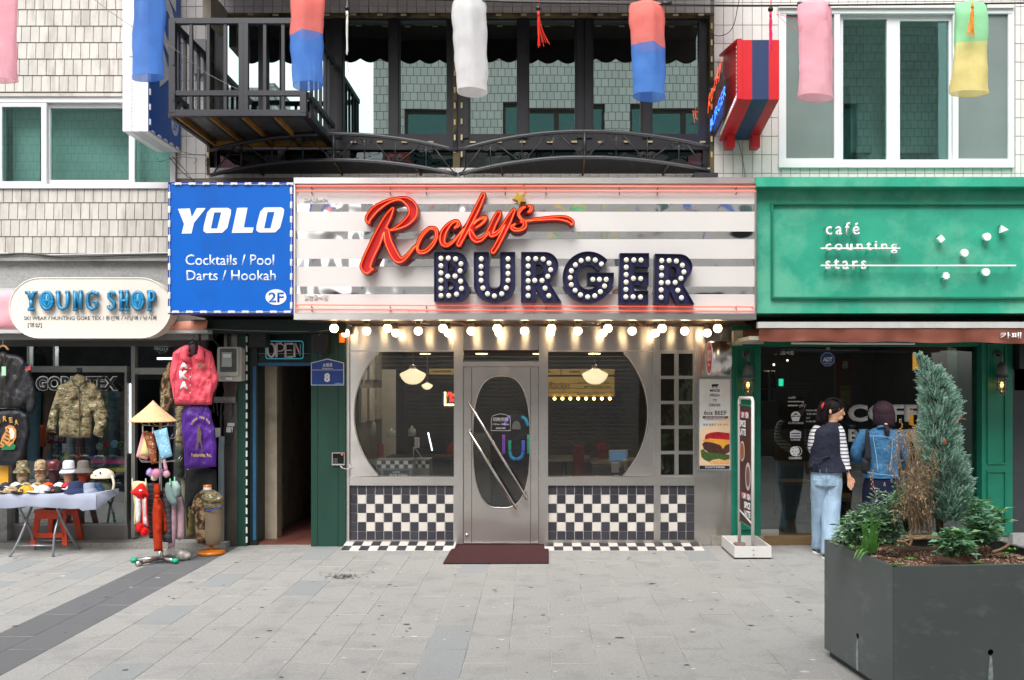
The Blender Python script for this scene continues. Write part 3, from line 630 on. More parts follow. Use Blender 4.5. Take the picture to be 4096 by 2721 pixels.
for(a,b)in(((1082,930),(1214,1150)),((1082,996),(1189,1171.5))):
 q=MB();A,B=P(*a,-.13),P(*b,-.13);q.tube([A+Vector((0,.08,0)),A+Vector((0,.015,0)),A,B,B+Vector((0,.015,0)),B+Vector((0,.08,0))],.0155,12);q.build('handle',mat('polished_bar','#d0ccc8',.15,1.),dr)
q=MB();A=P(1076,1233,-.051);q.lathe([(0,-.012),(.014,-.012),(.018,0)],A,16,'y');q.build('lock',m_steel2,dr)
q=MB();q.bx(1067,1242,1251.5,1254.5,-.08,.03);q.build('sill',m_chrome,bf)
# store hours decal on the glass
wm=mat('white_vinyl','#e8e8e8',.5)
dz=MB();A=zm(1300,1250,1.522)
def fr(pts,w_,y,m,parent,name='decal_frame'):
 q=MB();q.tube([P(*p,y)for p in pts],w_,4,closed=True);return q.build(name,m,parent)
fr([A(1012,720),A(1012,648),A(1022,630),A(1048,621),A(1070,618),A(1094,621),A(1118,630),A(1128,648),A(1128,720)],.0022,-.009,wm,dr)
text('STORE HOURS',*A(1024,641),*A(1115,656),-.008,wm,dr,bold=.02,th=.001,name='lettering');
q=MB();q.bx(A(1022,0)[0],A(1118,0)[0],A(0,659)[1],A(0,661)[1],-.008,-.007);q.build('decal_rule',wm,dr)
text('11:30 am - 09:00 pm',*A(1020,676),*A(1120,688),-.008,wm,dr,bold=.02,th=.001)
text('ALWAYS OPEN',*A(1040,700),*A(1098,711),-.008,wm,dr,bold=.02,th=.001)
# interior
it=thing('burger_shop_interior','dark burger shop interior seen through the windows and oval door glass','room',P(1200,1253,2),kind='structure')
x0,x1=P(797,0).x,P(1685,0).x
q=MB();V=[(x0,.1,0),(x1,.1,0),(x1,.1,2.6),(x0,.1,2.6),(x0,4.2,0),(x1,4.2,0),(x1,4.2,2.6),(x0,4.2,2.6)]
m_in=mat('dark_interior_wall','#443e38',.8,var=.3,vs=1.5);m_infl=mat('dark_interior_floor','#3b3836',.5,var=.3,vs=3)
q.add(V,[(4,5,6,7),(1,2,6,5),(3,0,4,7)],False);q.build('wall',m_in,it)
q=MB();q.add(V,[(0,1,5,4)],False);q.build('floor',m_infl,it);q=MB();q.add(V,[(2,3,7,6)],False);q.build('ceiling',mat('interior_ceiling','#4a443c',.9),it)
# posters on the left inner wall and shelving
for i in range(3):
 for j in range(2):
  q=MB();q.box((x0+.02,.6+i*.5,1.3+j*.5),(x0+.05,.95+i*.5,1.7+j*.5));q.build('wall_poster',mat('framed_print','#6d6a64',.5,rnd=.4,var=.3,vs=12),it)
q=MB();q.bx(880,912,852,1055,2.2,2.24);q.build('wall_panel',mat('pale_panel','#8e8b84',.7),it)
q=MB();q.bx(1058,1130,1000,1160,2.6,3.1);q.build('fridge',mat('grey_cabinet','#5c5b5b',.5,var=.2,vs=9),it)
q=MB();q.bx(890,1040,1053,1110,1.5,1.9);q.build('counter',mat('black_counter','#1d1c1c',.4),it)
# menu boards
m_my=mat('lit_menu_yellow','#94792f',.5,em='#c9a03a',es=.07);m_mt=mat('menu_dark_print','#1e1a12',.7)
B=zm(2100,1250,1.522);yb=2.9
def pq(mb,p,q_,y,th):mb.bx(p[0],q_[0],p[1],q_[1],y,y+th)
mb_=thing('menu_board','yellow menu board with a script name above the counter, behind the right window','menu board',P(1330,900,yb))
q=MB();pq(q,B(110,345),B(217,380),yb,.05);pq(q,B(222,345),B(545,380),yb,.05);q.build('header_strip',m_my,mb_)
q=MB();pq(q,B(100,392),B(545,512),yb,.05);q.build('panel',m_my,mb_)
q=MB()
for yy in(432,462,488):q2=MB();pq(q2,B(100,yy),B(545,yy+2),yb-.006,.004);q2.build('rail',m_mt,mb_)
text('SHAKES',*B(269,355),*B(335,370),yb-.003,m_mt,mb_,bold=.02);text('ER',*B(142,355),*B(158,368),yb-.003,m_mt,mb_,bold=.02)
text('Rockys',*B(142,424),*B(275,478),yb-.008,mat('menu_script','#5a1c14',.7),mb_,bold=.0,shear=.35)
for s_,a,b,c,d in(('JUICY PATTY  SHARP MELT CHEESE',325,424,512,437),('SMOKY  BBQ AND MEATY CHILI',358,447,518,460),('MADE FRESH JUST FOR YOU',320,493,484,507)):text(s_,*B(a,b),*B(c,d),yb-.008,m_mt,mb_,bold=.01)
m_ml=mat('menu_bulb','#fff0c8',.4,em='#ffd27a',es=9)
for i in range(8):
 q=MB();q.ball(P(*B(180+i*48,525),yb-.02),.022,8,6);q.build('bulb',m_ml,mb_)
mb2=thing('menu_board','short yellow menu strip reading sandwiches, behind the left window','menu board',P(1020,857,yb))
q=MB();pq(q,A(633,343),A(860,378),yb,.05);q.build('header_strip',m_my,mb2);text('SANDWICHES',*A(658,353),*A(768,366),yb-.004,m_mt,mb2,bold=.02)
ms=thing('neon_sign','small sign of red neon script inside a row of bulbs, behind the left window','sign',P(1033,910,2.4))
q=MB();pq(q,A(716,480),A(860,580),2.4,.05);q.build('board',mat('black_board','#151212',.5),ms)
m_nr=mat('red_neon','#ff4030',.4,em='#ff2a1a',es=5)
text('Made',*A(745,485),*A(808,512),2.38,m_nr,ms,shear=.3);text('To Order',*A(758,515),*A(850,545),2.38,m_nr,ms,shear=.3)
for i in range(8):q=MB();q.ball(P(*A(731,490+i*10.4),2.38),.012,6,5);q.build('bulb',m_ml,ms)
for i in range(8):q=MB();q.ball(P(*A(742+i*11,563),2.38),.012,6,5);q.build('bulb',m_ml,ms)
# schoolhouse pendants
m_glb=mat('milk_glass_lit','#f3e6cc',.25,em='#ffe3b4',es=.75,coat=.5)
def pendant(u,v,w_,y,lab):
 c=P(u,v,y);s_=px(w_,y)/2
 t_=thing('pendant_lamp',lab,'lamp',(c.x,y,c.z),'schoolhouse pendant lamps in the burger shop')
 q=MB();q.lathe([(0,-.60*s_),(.35*s_,-.56*s_),(.62*s_,-.42*s_),(.86*s_,-.16*s_),(1.*s_,.12*s_),(1.*s_,.2*s_),(.9*s_,.3*s_),(.45*s_,.5*s_),(.28*s_,.62*s_)],c,28);q.build('lamp_shade',m_glb,t_)
 q=MB();q.lathe([(.27*s_,.58*s_),(.25*s_,.82*s_),(.12*s_,.9*s_),(.04*s_,.95*s_)],c,16);q.build('fitter',m_steel2,t_)
 q=MB();q.cyl(c+Vector((0,0,.9*s_)),Vector((c.x,y,2.58)),.006,6);q.build('rod',m_socket,t_)
pendant(*A(535,392),60,.55,'milk glass pendant lamp hanging in the left window');pendant(*B(427,392),60,.55,'milk glass pendant lamp hanging in the right window beside the menu')
pendant(*A(622,450),26,2.3,'small amber pendant lamp deeper inside, right of the left window lamp')
# small things on the counter behind the left window
cb=thing('checkered_napkin_box','low box with a checkered band standing inside the left window','box',P(*A(420,995),.35))
yb2=.35
q=MB();pq(q,A(312,895),A(532,1000),yb2,.25);q.build('body',mat('steel_box','#8e8f90',.4,.6),cb)
for i in range(8):
 for j in range(2):
  p0=A(316+i*27,903+j*23);p1=A(316+(i+1)*27,903+(j+1)*23);q=MB();q.bx(p0[0],p1[0],p0[1],p1[1],yb2-.004,yb2-.001);q.build('check',m_tdark if(i+j)%2 else m_twhite,cb)
pl=MB();pl.bx(*[A(355,0)[0],A(510,0)[0]],A(0,962)[1],A(0,1000)[1],yb2-.03,yb2-.02);lp_=tag(pl.build('licence_plate',mat('plate_dark','#2b3436',.4),None),'dark licence plate leaning on the checkered box inside the window','licence plate')
text('ILLINOIS',*A(412,967),*A(455,977),yb2-.031,wm,lp_,bold=.02,th=.002);text('ROUTE66',*A(395,982),*A(503,1000),yb2-.031,wm,lp_,bold=.03,th=.002)
tb=thing('checkered_napkin_box','second checkered box right of the first inside the left window','box',P(*A(585,995),.7))
q=MB();pq(q,A(540,895),A(635,1000),.7,.3);q.build('body',mat('steel_box','#8e8f90',.4,.6),tb)
for i in range(4):
 for j in range(2):
  p0=A(542+i*23,903+j*22);p1=A(542+(i+1)*23,903+(j+1)*22);q=MB();q.bx(p0[0],p1[0],p0[1],p1[1],.696,.699);q.build('check',m_tdark if(i+j)%2 else m_twhite,tb)
pr=MB();pr.bx(*[A(545,0)[0],A(570,0)[0]],A(0,765)[1],A(0,825)[1],1.,1.08);pr.cyl(P(*A(545,820),1.04),P(*A(590,885),1.04),.006,6);pr.cyl(P(*A(540,820),1.04),P(*A(538,890),1.04),.006,6)
tag(pr.build('card_reader',mat('white_plastic','#c9c9c9',.4),None),'small white device on a stalk on the counter, left window','card reader')
fl=MB();fl.cyl(P(*A(628,732),1.2),P(*A(653,842),1.2),.009,6);tag(fl.build('tube_light',mat('tube_lit','#ffffff',.4,em='#e8f2ff',es=2),None),'thin slanting white tube light inside the left window','light')
for i,(xx,yy,w_,h_)in enumerate(((375,700,60,60),(505,690,50,62),(270,635,42,115))):
 c=P(*A(xx+w_/2,yy+h_),1.4);hh=px(h_/2.64,1.4);rr=px(w_/5.6,1.4)
 q=MB();q.lathe([(0,0),(rr,0),(rr,hh*.65),(rr*.35,hh*.8),(rr*.3,hh),(0,hh)],c,14)
 tag(q.build('glass_jar',mat('clouded_glass','#9aa3a3',.1,alpha=.45),None),['squat glass jar on the shelf inside the left window, left one','squat glass jar on the shelf inside the left window, right one','tall clear bottle nearest the curved steel panel, left window'][i],'jar')
 # till, stand and cup inside the right window
tl=thing('till_screen','tablet till with a lit blue screen on the counter, behind the right window','till',P(*B(570,935),1.2))
q=MB();pq(q,B(512,838),B(625,912),1.2,.03);q.build('case',mat('white_plastic','#c9c9c9',.4),tl)
q=MB();pq(q,B(520,845),B(618,903),1.19,.006);q.build('screen',mat('till_lit','#6d8ba8',.4,em='#5f84ad',es=.25),tl)
q=MB();pq(q,B(555,912),B(585,945),1.21,.03);q.build('stand',m_steel2,tl)
q=MB();pq(q,B(530,918),B(572,975),1.,.1);tag(q.build('napkin_holder',mat('white_plastic','#c9c9c9',.4),None),'white napkin holder in front of the lit till','napkin holder')
q=MB();pq(q,B(410,940),B(640,990),1.5,.5);q.build('counter',mat('dim_counter','#45423f',.5),it)
q=MB();q.lathe([(.03,0),(.045,.1),(.05,.12),(.02,.13)],P(*B(620,960),1.),12);tag(q.build('takeaway_cup',mat('kraft_cup','#9d9278',.6),None),'takeaway cup right of the napkin holder','cup')
jb=thing('jukebox','jukebox with glowing purple and blue arches seen through the door glass','jukebox',P(*A(1165,960),1.9))
q=MB();q.ppoly([A(1085,960),A(1085,720)]+[A(1165+80*cos(rad(a)),700+90*sin(rad(a)))for a in range(180,361,15)]+[A(1245,960)],1.95,.3);q.build('cabinet',mat('jukebox_body','#2c2a30',.4),jb)
for(pts,col)in(([(1088,745),(1088,860)],'#8a4ac0'),([(1240,745),(1240,860)],'#3fa58a'),([(1196,636),(1220,650),(1238,690)],'#2a98c8'),([(1125,780),(1125,840)],'#2fa58a'),([(1125,845),(1135,880),(1160,895)],'#2a98c8'),([(1165,895),(1195,880),(1207,850)],'#2a80d0'),([(1207,845),(1207,780)],'#5a6ae0'),([(1092,690),(1110,645),(1130,632)],'#7a5ad0')):
 q=MB();q.tube(crv([P(*A(*p),1.92)for p in pts],4),.02,8);q.build('glow_tube',mat('glow_'+col[1:],col,.4,em=col,es=.22),jb)
q=MB();q.ppoly([A(1140,712)]+[A(1165+26*cos(rad(a)),700+40*sin(rad(a)))for a in range(180,361,20)]+[A(1190,712)],1.93,.01);q.build('dial',mat('jukebox_dial','#8f9296',.4),jb)
for i,(u_,y_)in enumerate(((960,2.2),(1300,2.4),(1420,2.0))):
 c=P(u_,0,y_);tq=thing('diner_table',['diner table inside the left window','diner table inside the right window, farther in','diner table inside the right window by the till'][i],'table',(c.x,y_,0));q=MB();q.box((c.x-.35,y_-.3,.72),(c.x+.35,y_+.3,.76));q.build('table_top',mat('formica_top','#8d8782',.3),tq);q=MB();q.cyl((c.x,y_,0),(c.x,y_,.72),.035,10);q.lathe([(0,.03),(.22,.015),(.23,0)],(c.x,y_,0),18);q.build('pedestal',m_steel2,tq)
 for s_ in(-1,1):q=MB();q.box((c.x+s_*.5-.06,y_-.3,0),(c.x+s_*.5+.06,y_+.3,.95));q.box((c.x+s_*.36-.12,y_-.29,.38),(c.x+s_*.36+.1,y_+.29,.46));tag(q.build('booth_seat',mat('red_vinyl','#6d1c1c',.35),None),'dark red booth seat '+['left','right'][s_>0]+' of the '+['table in the left window','farther table in the right window','table near the till'][i],'seat')
for i in range(6):
 q=MB();q.lathe([(0,0),(.07,0),(.075,.012),(0,.012)],P(850+i*130,817,1.2+(i%2)*1.3),16);tag(q.build('ceiling_spot',mat('spot_warm','#ffe8c0',.4,em='#ffe0a8',es=2.5),None),'round lit ceiling spot inside the burger shop, %s from the left'%['first','second','third','fourth','fifth','sixth'][i],'spotlight')
 # interior lamps that the photograph shows lit
def lamp(x,y,z,e,c,r=.08):
 l=bpy.data.lights.new('lamp_light','POINT');l.energy=e;l.color=c;l.shadow_soft_size=r
 o=bpy.data.objects.new('lamp_light',l);COL.objects.link(o);o.location=(x,y,z);return o
lamp(P(960,0,.9).x,1.1,2.3,26,(1,.82,.6));lamp(P(1380,0,.9).x,1.1,2.3,26,(1,.82,.6))
# ================================================================ burger sign box
bs=thing('burger_sign','wide marquee sign with red neon script over bulb-studded navy letters','shop sign',P(1210,738,-.95))
YS=-.95
m_face=mat('satin_aluminium_face','#d6d2ce',.38,.12,var=.03,vs=2,bump=.1,bs=6,aniso=.4)
stripes=[(470.6,487.8),(534,551),(597,614),(661,678)]
edges=[423]+[x for s_ in stripes for x in s_]+[723]
for i in range(0,len(edges),2):
 q=MB();q.bx(681,1740,edges[i]+.3,edges[i+1]-.3,YS,YS+.03);q.build('face_panel',m_face,bs)
for a,b in stripes:
 for i in range(3):
  q=MB();q.bx(681+i*353,681+(i+1)*353-.4,a,b,YS+.003,YS+.03);o=q.build('mirror_strip',m_chrome,bs);o.rotation_euler=(rad(random.uniform(-.5,.5)),0,0)
q=MB();q.bx(677,1743,409.5,423,YS-.05,YS+.1);q.build('frame_rail',m_steel2,bs)
q=MB();q.bx(677,1743,723,737,YS-.05,YS+.1);q.build('frame_rail',m_steel2,bs)
for a in(677,1740):
 q=MB();q.bx(a,a+3.5,423,723,YS-.03,YS+.1);q.build('frame_side',m_steel2,bs)
zt,zb=P(0,412,YS).z,P(0,733,YS).z;xa,xb=P(678,0,YS).x,P(1742,0,YS).x
q=MB();q.box((xa,YS+.1,zb),(xb,-.001,zb+.03));q.build('soffit',m_brown,bs)
q=MB();q.box((xa,YS+.1,zt-.03),(xb,-.001,zt));q.box((xa,YS+.1,zb+.03),(xa+.02,-.001,zt-.03));q.box((xb-.02,YS+.1,zb+.03),(xb,-.001,zt-.03));q.build('casing',m_steel2,bs)
for i in range(26):
 x=xa+.2+i*(xb-xa-.4)/25;q=MB();q.box((x,YS+.12,zb-.006),(x+.03,-.06,zb));q.build('soffit_rib',m_brown,bs)
for u in(1050,1250,1460):
 a=P(u,0,-.5).x;q=MB();q.tube([(a,-.8,zb-.01),(a+.12,-.25,zb-.03),(a+.2,-.05,zb-.02)],.012,6);q.build('strap',mat('orange_brown_strap','#7a4a2a',.6),bs)
 # neon border tubes
m_pn=mat('pink_neon','#ff8a78',.3,em='#ff5a48',es=.35)
C7=zm(1150,680,1.2426)
for seg in(((45,80),(1172,80)),((1184,81),(2328,84)),((45,104),(605,106)),((590,107),(1176,104)),((1184,105),(2328,107)),((45,670),(1222,676)),((1226,676),(2316,681)),((45,692),(640,695)),((600,696),(1230,699)),((1240,699),(2318,702))):
 a,b=C7(*seg[0]),C7(*seg[1]);q=MB();A_,B_=P(*a,YS-.045),P(*b,YS-.045);q.tube([A_+Vector((0,.04,0)),A_,B_,B_+Vector((0,.04,0))],.0068,8);q.build('neon_tube',m_pn,bs)
m_gl=mat('tube_glass','#d8d0cc',.1,var=.02)
for x in(120,510,690,1082,1285,1650,1840,2232):
 for y in(92,117,684,700):
  a=C7(x,y);q=MB();p=P(*a,YS-.04);q.cyl(p+Vector((0,.045,0)),p,.005,6);q.cyl(p,p+Vector((0,0,.02)),.004,6);q.build('tube_clip',mat('dark_clip','#6a4a44',.5),bs)
text('록키즈버거',*C7(82,139),*C7(200,162),YS,mat('white_plastic_letter','#e4e2df',.4),bs,bold=.012,th=.012);text('일반음식점',*C7(82,620),*C7(200,645),YS,mat('white_plastic_letter','#e4e2df',.4),bs,bold=.012,th=.012)
# script letters: channel body, rim, tubes
def dec(L):return[[tuple(float(v)/17.356 for v in p.split(','))for p in c.split()]for c in L]
m_red=mat('red_enamel','#c4171a',.35,var=.08,vs=14,coat=.3);m_redd=mat('shadow_red_rim','#8e1214',.4,var=.1);m_on=mat('orange_neon','#ff7a50',.3,em='#ff4a18',es=1.4)  # darker rim red paints in the shadow on the channel walls
OUT,NEO=dec(RK_OUT),dec(RK_NEO)
def area(l):return sum(l[i-1][0]*l[i][1]-l[i][0]*l[i-1][1]for i in range(len(l)))/2
YF=YS-.13
OUT=[l for l in OUT if abs(area(l))>6]
q=MB();q.prism([[P(u,v,YF+.05)for u,v in l]for l in OUT],(0,.075,0));sb_=q.build('script_letter',m_red,bs,label='joined red channel script')
q=MB()
for l in OUT:
 n=len(l);vs_=[P(u,v,YF)for u,v in l];cx=[]
 for i in range(n):
  a,b,c=Vector(l[i-1]),Vector(l[i]),Vector(l[(i+1)%n]);t_=(c-a).normalized();nn=Vector((t_.y,-t_.x));cx.append(b+nn*(.9))
 A1=[P(p[0],p[1],YF)for p in l];A2=[P(p.x,p.y,YF)for p in cx];B1=[p+Vector((0,.125,0))for p in A1];B2=[p+Vector((0,.125,0))for p in A2]
 V=A1+A2+B1+B2
 fs=[]
 for i in range(n):
  j=(i+1)%n;fs+=[(i,j,n+j,n+i),(i,j,2*n+j,2*n+i),(n+i,n+j,3*n+j,3*n+i),(2*n+i,2*n+j,3*n+j,3*n+i)]
 q.add(V,fs,False)
q.build('rim',m_redd,sb_)
for l in NEO:
 if len(l)<10:continue
 pts=[P(u,v,YF+.012)for u,v in l]
 q=MB();q.tube(pts,.0036,6,closed=True);q.build('neon_tube',m_on,sb_)
D7=zm(1400,720,2.485)
st_=[D7(*p)for p in((1655,115),(1688,152),(1738,130),(1712,178),(1750,216),(1700,213),(1680,250),(1662,200),(1613,188),(1650,165))]
q=MB();q.ppoly(st_,YF+.0,.11);q.build('star',mat('gold_star','#c9a544',.35,.6),bs)
# BURGER letters
E7=zm(1700,980,2.1464)
LET={0:([(76,58),(275,58)]+arc(262,160,102,102,-80,50,12)+[(338,273)]+arc(275,378,102,108,-52,90,12)+[(78,487)],[[(195,157),(222,157)]+arc(222,188,23,31,-90,90,8)+[(195,220)],[(195,315),(220,315)]+arc(220,349,25,34,-90,90,8)+[(195,383)]],[(137,116),(200,114),(263,121),(309,163),(302,223),(258,269),(196,270),(137,180),(137,241),(137,305),(137,374),(137,436),(306,312),(314,375),(271,424),(204,436)]),1:([(418,60),(547,60),(547,320)]+arc(597,320,49,57,180,0,10)+[(645,60),(773,60),(773,345)]+arc(596,345,177,150,0,180,20),[],[(484,120),(482,186),(482,246),(482,305),(497,371),(537,421),(596,439),(659,421),(698,370),(713,305),(713,246),(713,187),(713,120)]),2:([(824,60),(1030,60)]+arc(1030,176,116,116,-85,45,12)+[(1070,325),(1172,490),(1018,490),(953,378),(953,490),(824,490)],[[(953,167),(980,167)]+arc(980,208,34,41,-90,90,8)+[(953,250)]],[(886,120),(951,119),(1014,122),(1066,158),(1079,214),(1055,271),(1005,306),(943,306),(886,182),(886,246),(886,309),(886,371),(886,437),(1031,372),(1063,437)]),3:([(1500,222)]+arc(1402,277,92,105,-32,-305,22)+[(1475,345),(1393,345),(1393,238),(1622,238)]+arc(1402,277,220,222,0,328,36),[],[(1516,166),(1462,131),(1401,122),(1341,136),(1292,172),(1257,223),(1247,282),(1256,342),(1289,391),(1335,430),(1397,447),(1458,438),(1506,403),(1542,354),(1556,297),(1498,297),(1441,297)]),4:([(1672,70),(1925,70),(1925,190),(1800,184),(1800,232),(1922,232),(1920,350),(1797,345),(1797,392),(1918,392),(1916,512),(1664,503)],[],[(1729,129),(1793,130),(1855,131),(1728,192),(1727,256),(1727,320),(1725,383),(1724,447),(1787,447),(1850,448),(1790,288),(1852,290)]),5:([(1976,75),(2180,78)]+arc(2185,190,112,112,-85,45,12)+[(2220,345),(2316,512),(2162,512),(2103,392),(2095,510),(1968,505)],[[(2106,185),(2130,185)]+arc(2130,226,30,41,-90,90,8)+[(2104,268)]],[(2033,135),(2096,135),(2158,139),(2210,175),(2223,233),(2198,288),(2148,323),(2086,323),(2032,197),(2031,261),(2029,325),(2028,387),(2028,451),(2171,390),(2202,455)])}
m_navy=mat('navy_enamel','#20204a',.4,var=.12,vs=14,coat=.2);m_navr=mat('navy_rim','#1b2140',.35,var=.12,vs=20);m_ball=mat('milk_white_bulb','#e6e1d0',.25,var=.05,rnd=.08,dirt=('#a89c84',9,.62,.4),coat=.4,em='#fff6dd',es=.12)
YB=YS-.12
for k,(ol,ho,bl_)in LET.items():
 if k==3:
  ol=ol[:-1]
 o_=[E7(*p)for p in ol];h_=[[E7(*p)for p in h]for h in ho]
 q=MB();q.ppoly(o_,YB+.04,.08,h_);lt=q.build('letter',m_navy,bs)
 q=MB()
 for l in[o_]+h_:
  n=len(l);ins=[]
  sg=1 if area(l)>0 else-1
  if l is not o_:sg=-sg
  for i in range(n):
   a,b,c=Vector(l[i-1]),Vector(l[i]),Vector(l[(i+1)%n]);e1=(b-a).normalized();e2=(c-b).normalized();t_=e1+e2
   t_=t_.normalized()if t_.length>1e-4 else e1;nn=Vector((-t_.y,t_.x))*sg;f_=1/max(.45,nn.dot(Vector((-e1.y,e1.x))*sg));ins.append(b+nn*1.2*f_)
  A1=[P(p[0],p[1],YB)for p in l];A2=[P(p.x,p.y,YB)for p in ins];B1=[p+Vector((0,.12,0))for p in A1];B2=[p+Vector((0,.045,0))for p in A2]
  V=[p+Vector((0,0,0))for p in A1+A2+B1+B2];fs=[]
  for i in range(n):
   j=(i+1)%n;fs+=[(i,j,n+j,n+i),(i,j,2*n+j,2*n+i),(n+i,n+j,3*n+j,3*n+i)]
  q.add(V,fs,False)
 q.build('rim',m_navr,lt)
 for p in bl_:
  q=MB();q.ball((0,0,0),px(10.2/1.72*1.0,YB)*1.0,14,7)
  if 'bm' not in TC:TC['bm']=q.mesh('bulb');TC['bm'].materials.append(m_ball)
  link('bulb',TC['bm'],P(*E7(*p),YB+.018),lt)
  # lamp rows beneath the sign
def row(us,v,y):return[(u,v,y)for u in us]
bulbs=row((770,893,1021,1146,1271,1401,1526,1654),757,-.78)+row((845,964,1086,1209,1332,1457,1578),763,-.52)+row((796,912,1033,1150,1269,1390,1511,1630),767.5,-.25)
q=MB();r_=.044;q.ball((0,0,0),r_,16,10);mb1=q.mesh('bulb');mb1.materials.append(m_bulb)
q=MB();q.lathe([(.022,.036),(.026,.05),(.026,.075),(.034,.085),(0,.085)],(0,0,0),12);mb2_=q.mesh('socket');mb2_.materials.append(m_socket)
for i,(u,v,y)in enumerate(bulbs):
 p=P(u,v,y);rown='front' if y<-.7 else('middle' if y<-.4 else 'back')
 nth=['first','second','third','fourth','fifth','sixth','seventh','eighth'][[b_ for b_ in bulbs if b_[2]==y].index((u,v,y))]
 e=thing('globe_bulb',f'lit globe bulb under the burger sign, {nth} from the left in the {rown} row','light bulb',p,'lit bulbs under the burger sign')
 link('bulb',mb1,p,e);zz=zb-.006-p.z
 o=link('socket',mb2_,p,e);q=MB();q.cyl(p+Vector((0,0,.08)),Vector((p.x,y,zb)),.02,8)
 if zz>.085:q.build('stem',m_socket,e)
 # ================================================================ YOLO flat sign
m_blue=mat('blue_vinyl','#005cba',.4,var=.08,vs=1.5,dirt=('#0a4488',1.4,.55,.45,(1,1,.5)),spec=.3);m_blued=mat('blue_edge','#1b2c86',.4);m_white=mat('white_print','#e6e8ec',.45,var=.02);m_pale=mat('pale_blue_print','#cfdcf2',.4)
m_casew=mat('white_sign_case','#dfe2e6',.35,var=.03,dirt=('#a8a8a8',4,.7,.3));m_ledw=mat('white_led_module','#e4e4e6',.4,var=.05)
ys=thing('bar_sign','flat blue sign for a second-floor bar with white and pale lettering','shop sign',P(530,722,YS))
q=MB();q.bx(388,675,421,722,YS,YS+.12);q.build('panel',m_blue,ys)
q=MB()
for a in((387,676,420,423),(387,676,720,724),(387,389.5,423,720),(673,676,423,720)):q.bx(*a,YS-.006,YS+.125)
q.build('edge_trim',m_blued,ys)
ledw=MB();ledw.box((-.032,-.008,-.011),(.032,0,.011));ledw.box((-.018,-.012,-.006),(.018,-.008,.006));lwm=ledw.mesh('led_module');lwm.materials.append(m_ledw)
def leds(par,pts,vert=False,y=YS-.006):
 for u,v in pts:
  o=link('led_module',lwm,P(u,v,y),par)
  if vert:o.rotation_euler=(0,rad(90),0)
leds(ys,[(411+i*32.2,424)for i in range(9)]);leds(ys,[(405+i*32.2,719)for i in range(9)])
leds(ys,[(390.5,450+i*33)for i in range(9)],True);leds(ys,[(671.5,440+i*33)for i in range(9)],True)
for pts in([(395,424.5),(670,424.5)],[(390.5,424),(390.5,718)],[(671.5,424),(671.5,718)],[(392,719.5),(670,719.5)]):
 q=MB();q.tube([P(pts[0][0]+(pts[1][0]-pts[0][0])*i/12+random.uniform(-.8,.8),pts[0][1]+(pts[1][1]-pts[0][1])*i/12+random.uniform(-.8,.8),YS-.009)for i in range(13)],.0025,5);q.build('wire',mat('white_wire','#d5d5d8',.5),ys)
Y1=lambda x,y:(x/2.4747,y/2.4747)
for ol,ho in(([(1015,1192),(1083,1189),(1093,1240),(1122,1188),(1174,1187),(1106,1272),(1092,1332),(1036,1333),(1050,1278)],[]),([(1205,1187),(1300,1186),(1318,1196),(1316,1222),(1297,1300),(1268,1328),(1176,1330),(1160,1318),(1162,1290),(1182,1212)],[[(1222,1212),(1262,1212),(1239,1304),(1203,1304)]]),([(1352,1186),(1412,1185),(1390,1298),(1447,1298),(1439,1328),(1322,1329)],[]),([(1508,1184),(1604,1183),(1621,1194),(1618,1222),(1598,1298),(1570,1326),(1478,1327),(1462,1315),(1463,1288),(1484,1208)],[[(1526,1210),(1566,1210),(1543,1303),(1506,1303)]])):
 q=MB();q.ppoly([Y1(*p)for p in ol],YS-.004,.003,[[Y1(*p)for p in h]for h in ho]);q.build('letter',m_white,ys)
text('Cocktails / Pool',428,587,632,612,YS,m_pale,ys,bold=.008,th=.003);text('Darts / Hookah',430,623,636,647,YS,m_pale,ys,bold=.008,th=.003)
q=MB();q.ppoly(arc(636,685,24,18,0,350,30),YS-.004,.003);q.build('disc',m_white,ys);text('2F',619,674,654,697,YS-.004,m_blue,ys,bold=.02,th=.002)
a0,a1=P(389,0,YS).x,P(675,0,YS).x;zt2,zb2=P(0,422,YS).z,P(0,722,YS).z
q=MB();q.box((a0,YS+.125,zb2+.02),(a1,-.001,zt2-.03));q.build('casing',mat('rusty_case','#4b4a4c',.6,dirt=('#7d4a2b',5,.6,.8)),ys)
# ================================================================ projecting bar sign
xs_,xe_=-4.117,-3.862;zl,zh=4.257,6.6;yf_=-.84
pb=thing('projecting_bar_sign','tall white-edged blue box sign jutting from the wall left of the balcony','projecting sign',(-4,-.45,zl))
q=MB();q.box((xs_,yf_,zl),(xe_-.004,-.04,zh));q.build('case',m_casew,pb)
q=MB();q.box((xe_-.004,yf_+.02,zl+.02),(xe_+.002,-.05,zh));q.build('face',m_blue,pb)
for x in(xs_+.085,xs_+.17):
 q=MB();q.box((x,yf_-.0015,zl),(x+.003,-.05,zh));q.build('seam',mat('seam_grey','#8d8f92',.5),pb)
 q=MB();q.box((x,yf_,zl-.0015),(x+.003,-.05,zl+.001));q.build('seam',mat('seam_grey','#8d8f92',.5),pb)
m_pr=mat('faint_grey_print','#a9abae',.5,var=.1)
q=MB()
for i in range(4):
 for j in range(60):
  x=xs_+.095+i*.018;z=zl+.04+j*.036+(i%2)*.012;q.box((x,yf_-.001,z),(x+.006,yf_+.001,z+.024))
  if j<22:y=yf_+.05+j*.034;q.box((x,y,zl-.001),(x+.006,y+.022,zl+.001))
q.build('film_print',m_pr,pb,kind='stuff')
text('YOLO',0,0,1,1,0,m_white,pb,bold=.05,th=0,shear=.25,xf=lambda fx,fz:Vector((xe_+.004,-.17-fz*.42,4.78+fx*1.9)))
q=MB();c=Vector((xe_+.003,-.2,4.5));q.prism([[c+Vector((0,.09*cos(a*pi/12),.11*sin(a*pi/12)))for a in range(24)]],(.002,0,0));q.build('disc',m_pale,pb)
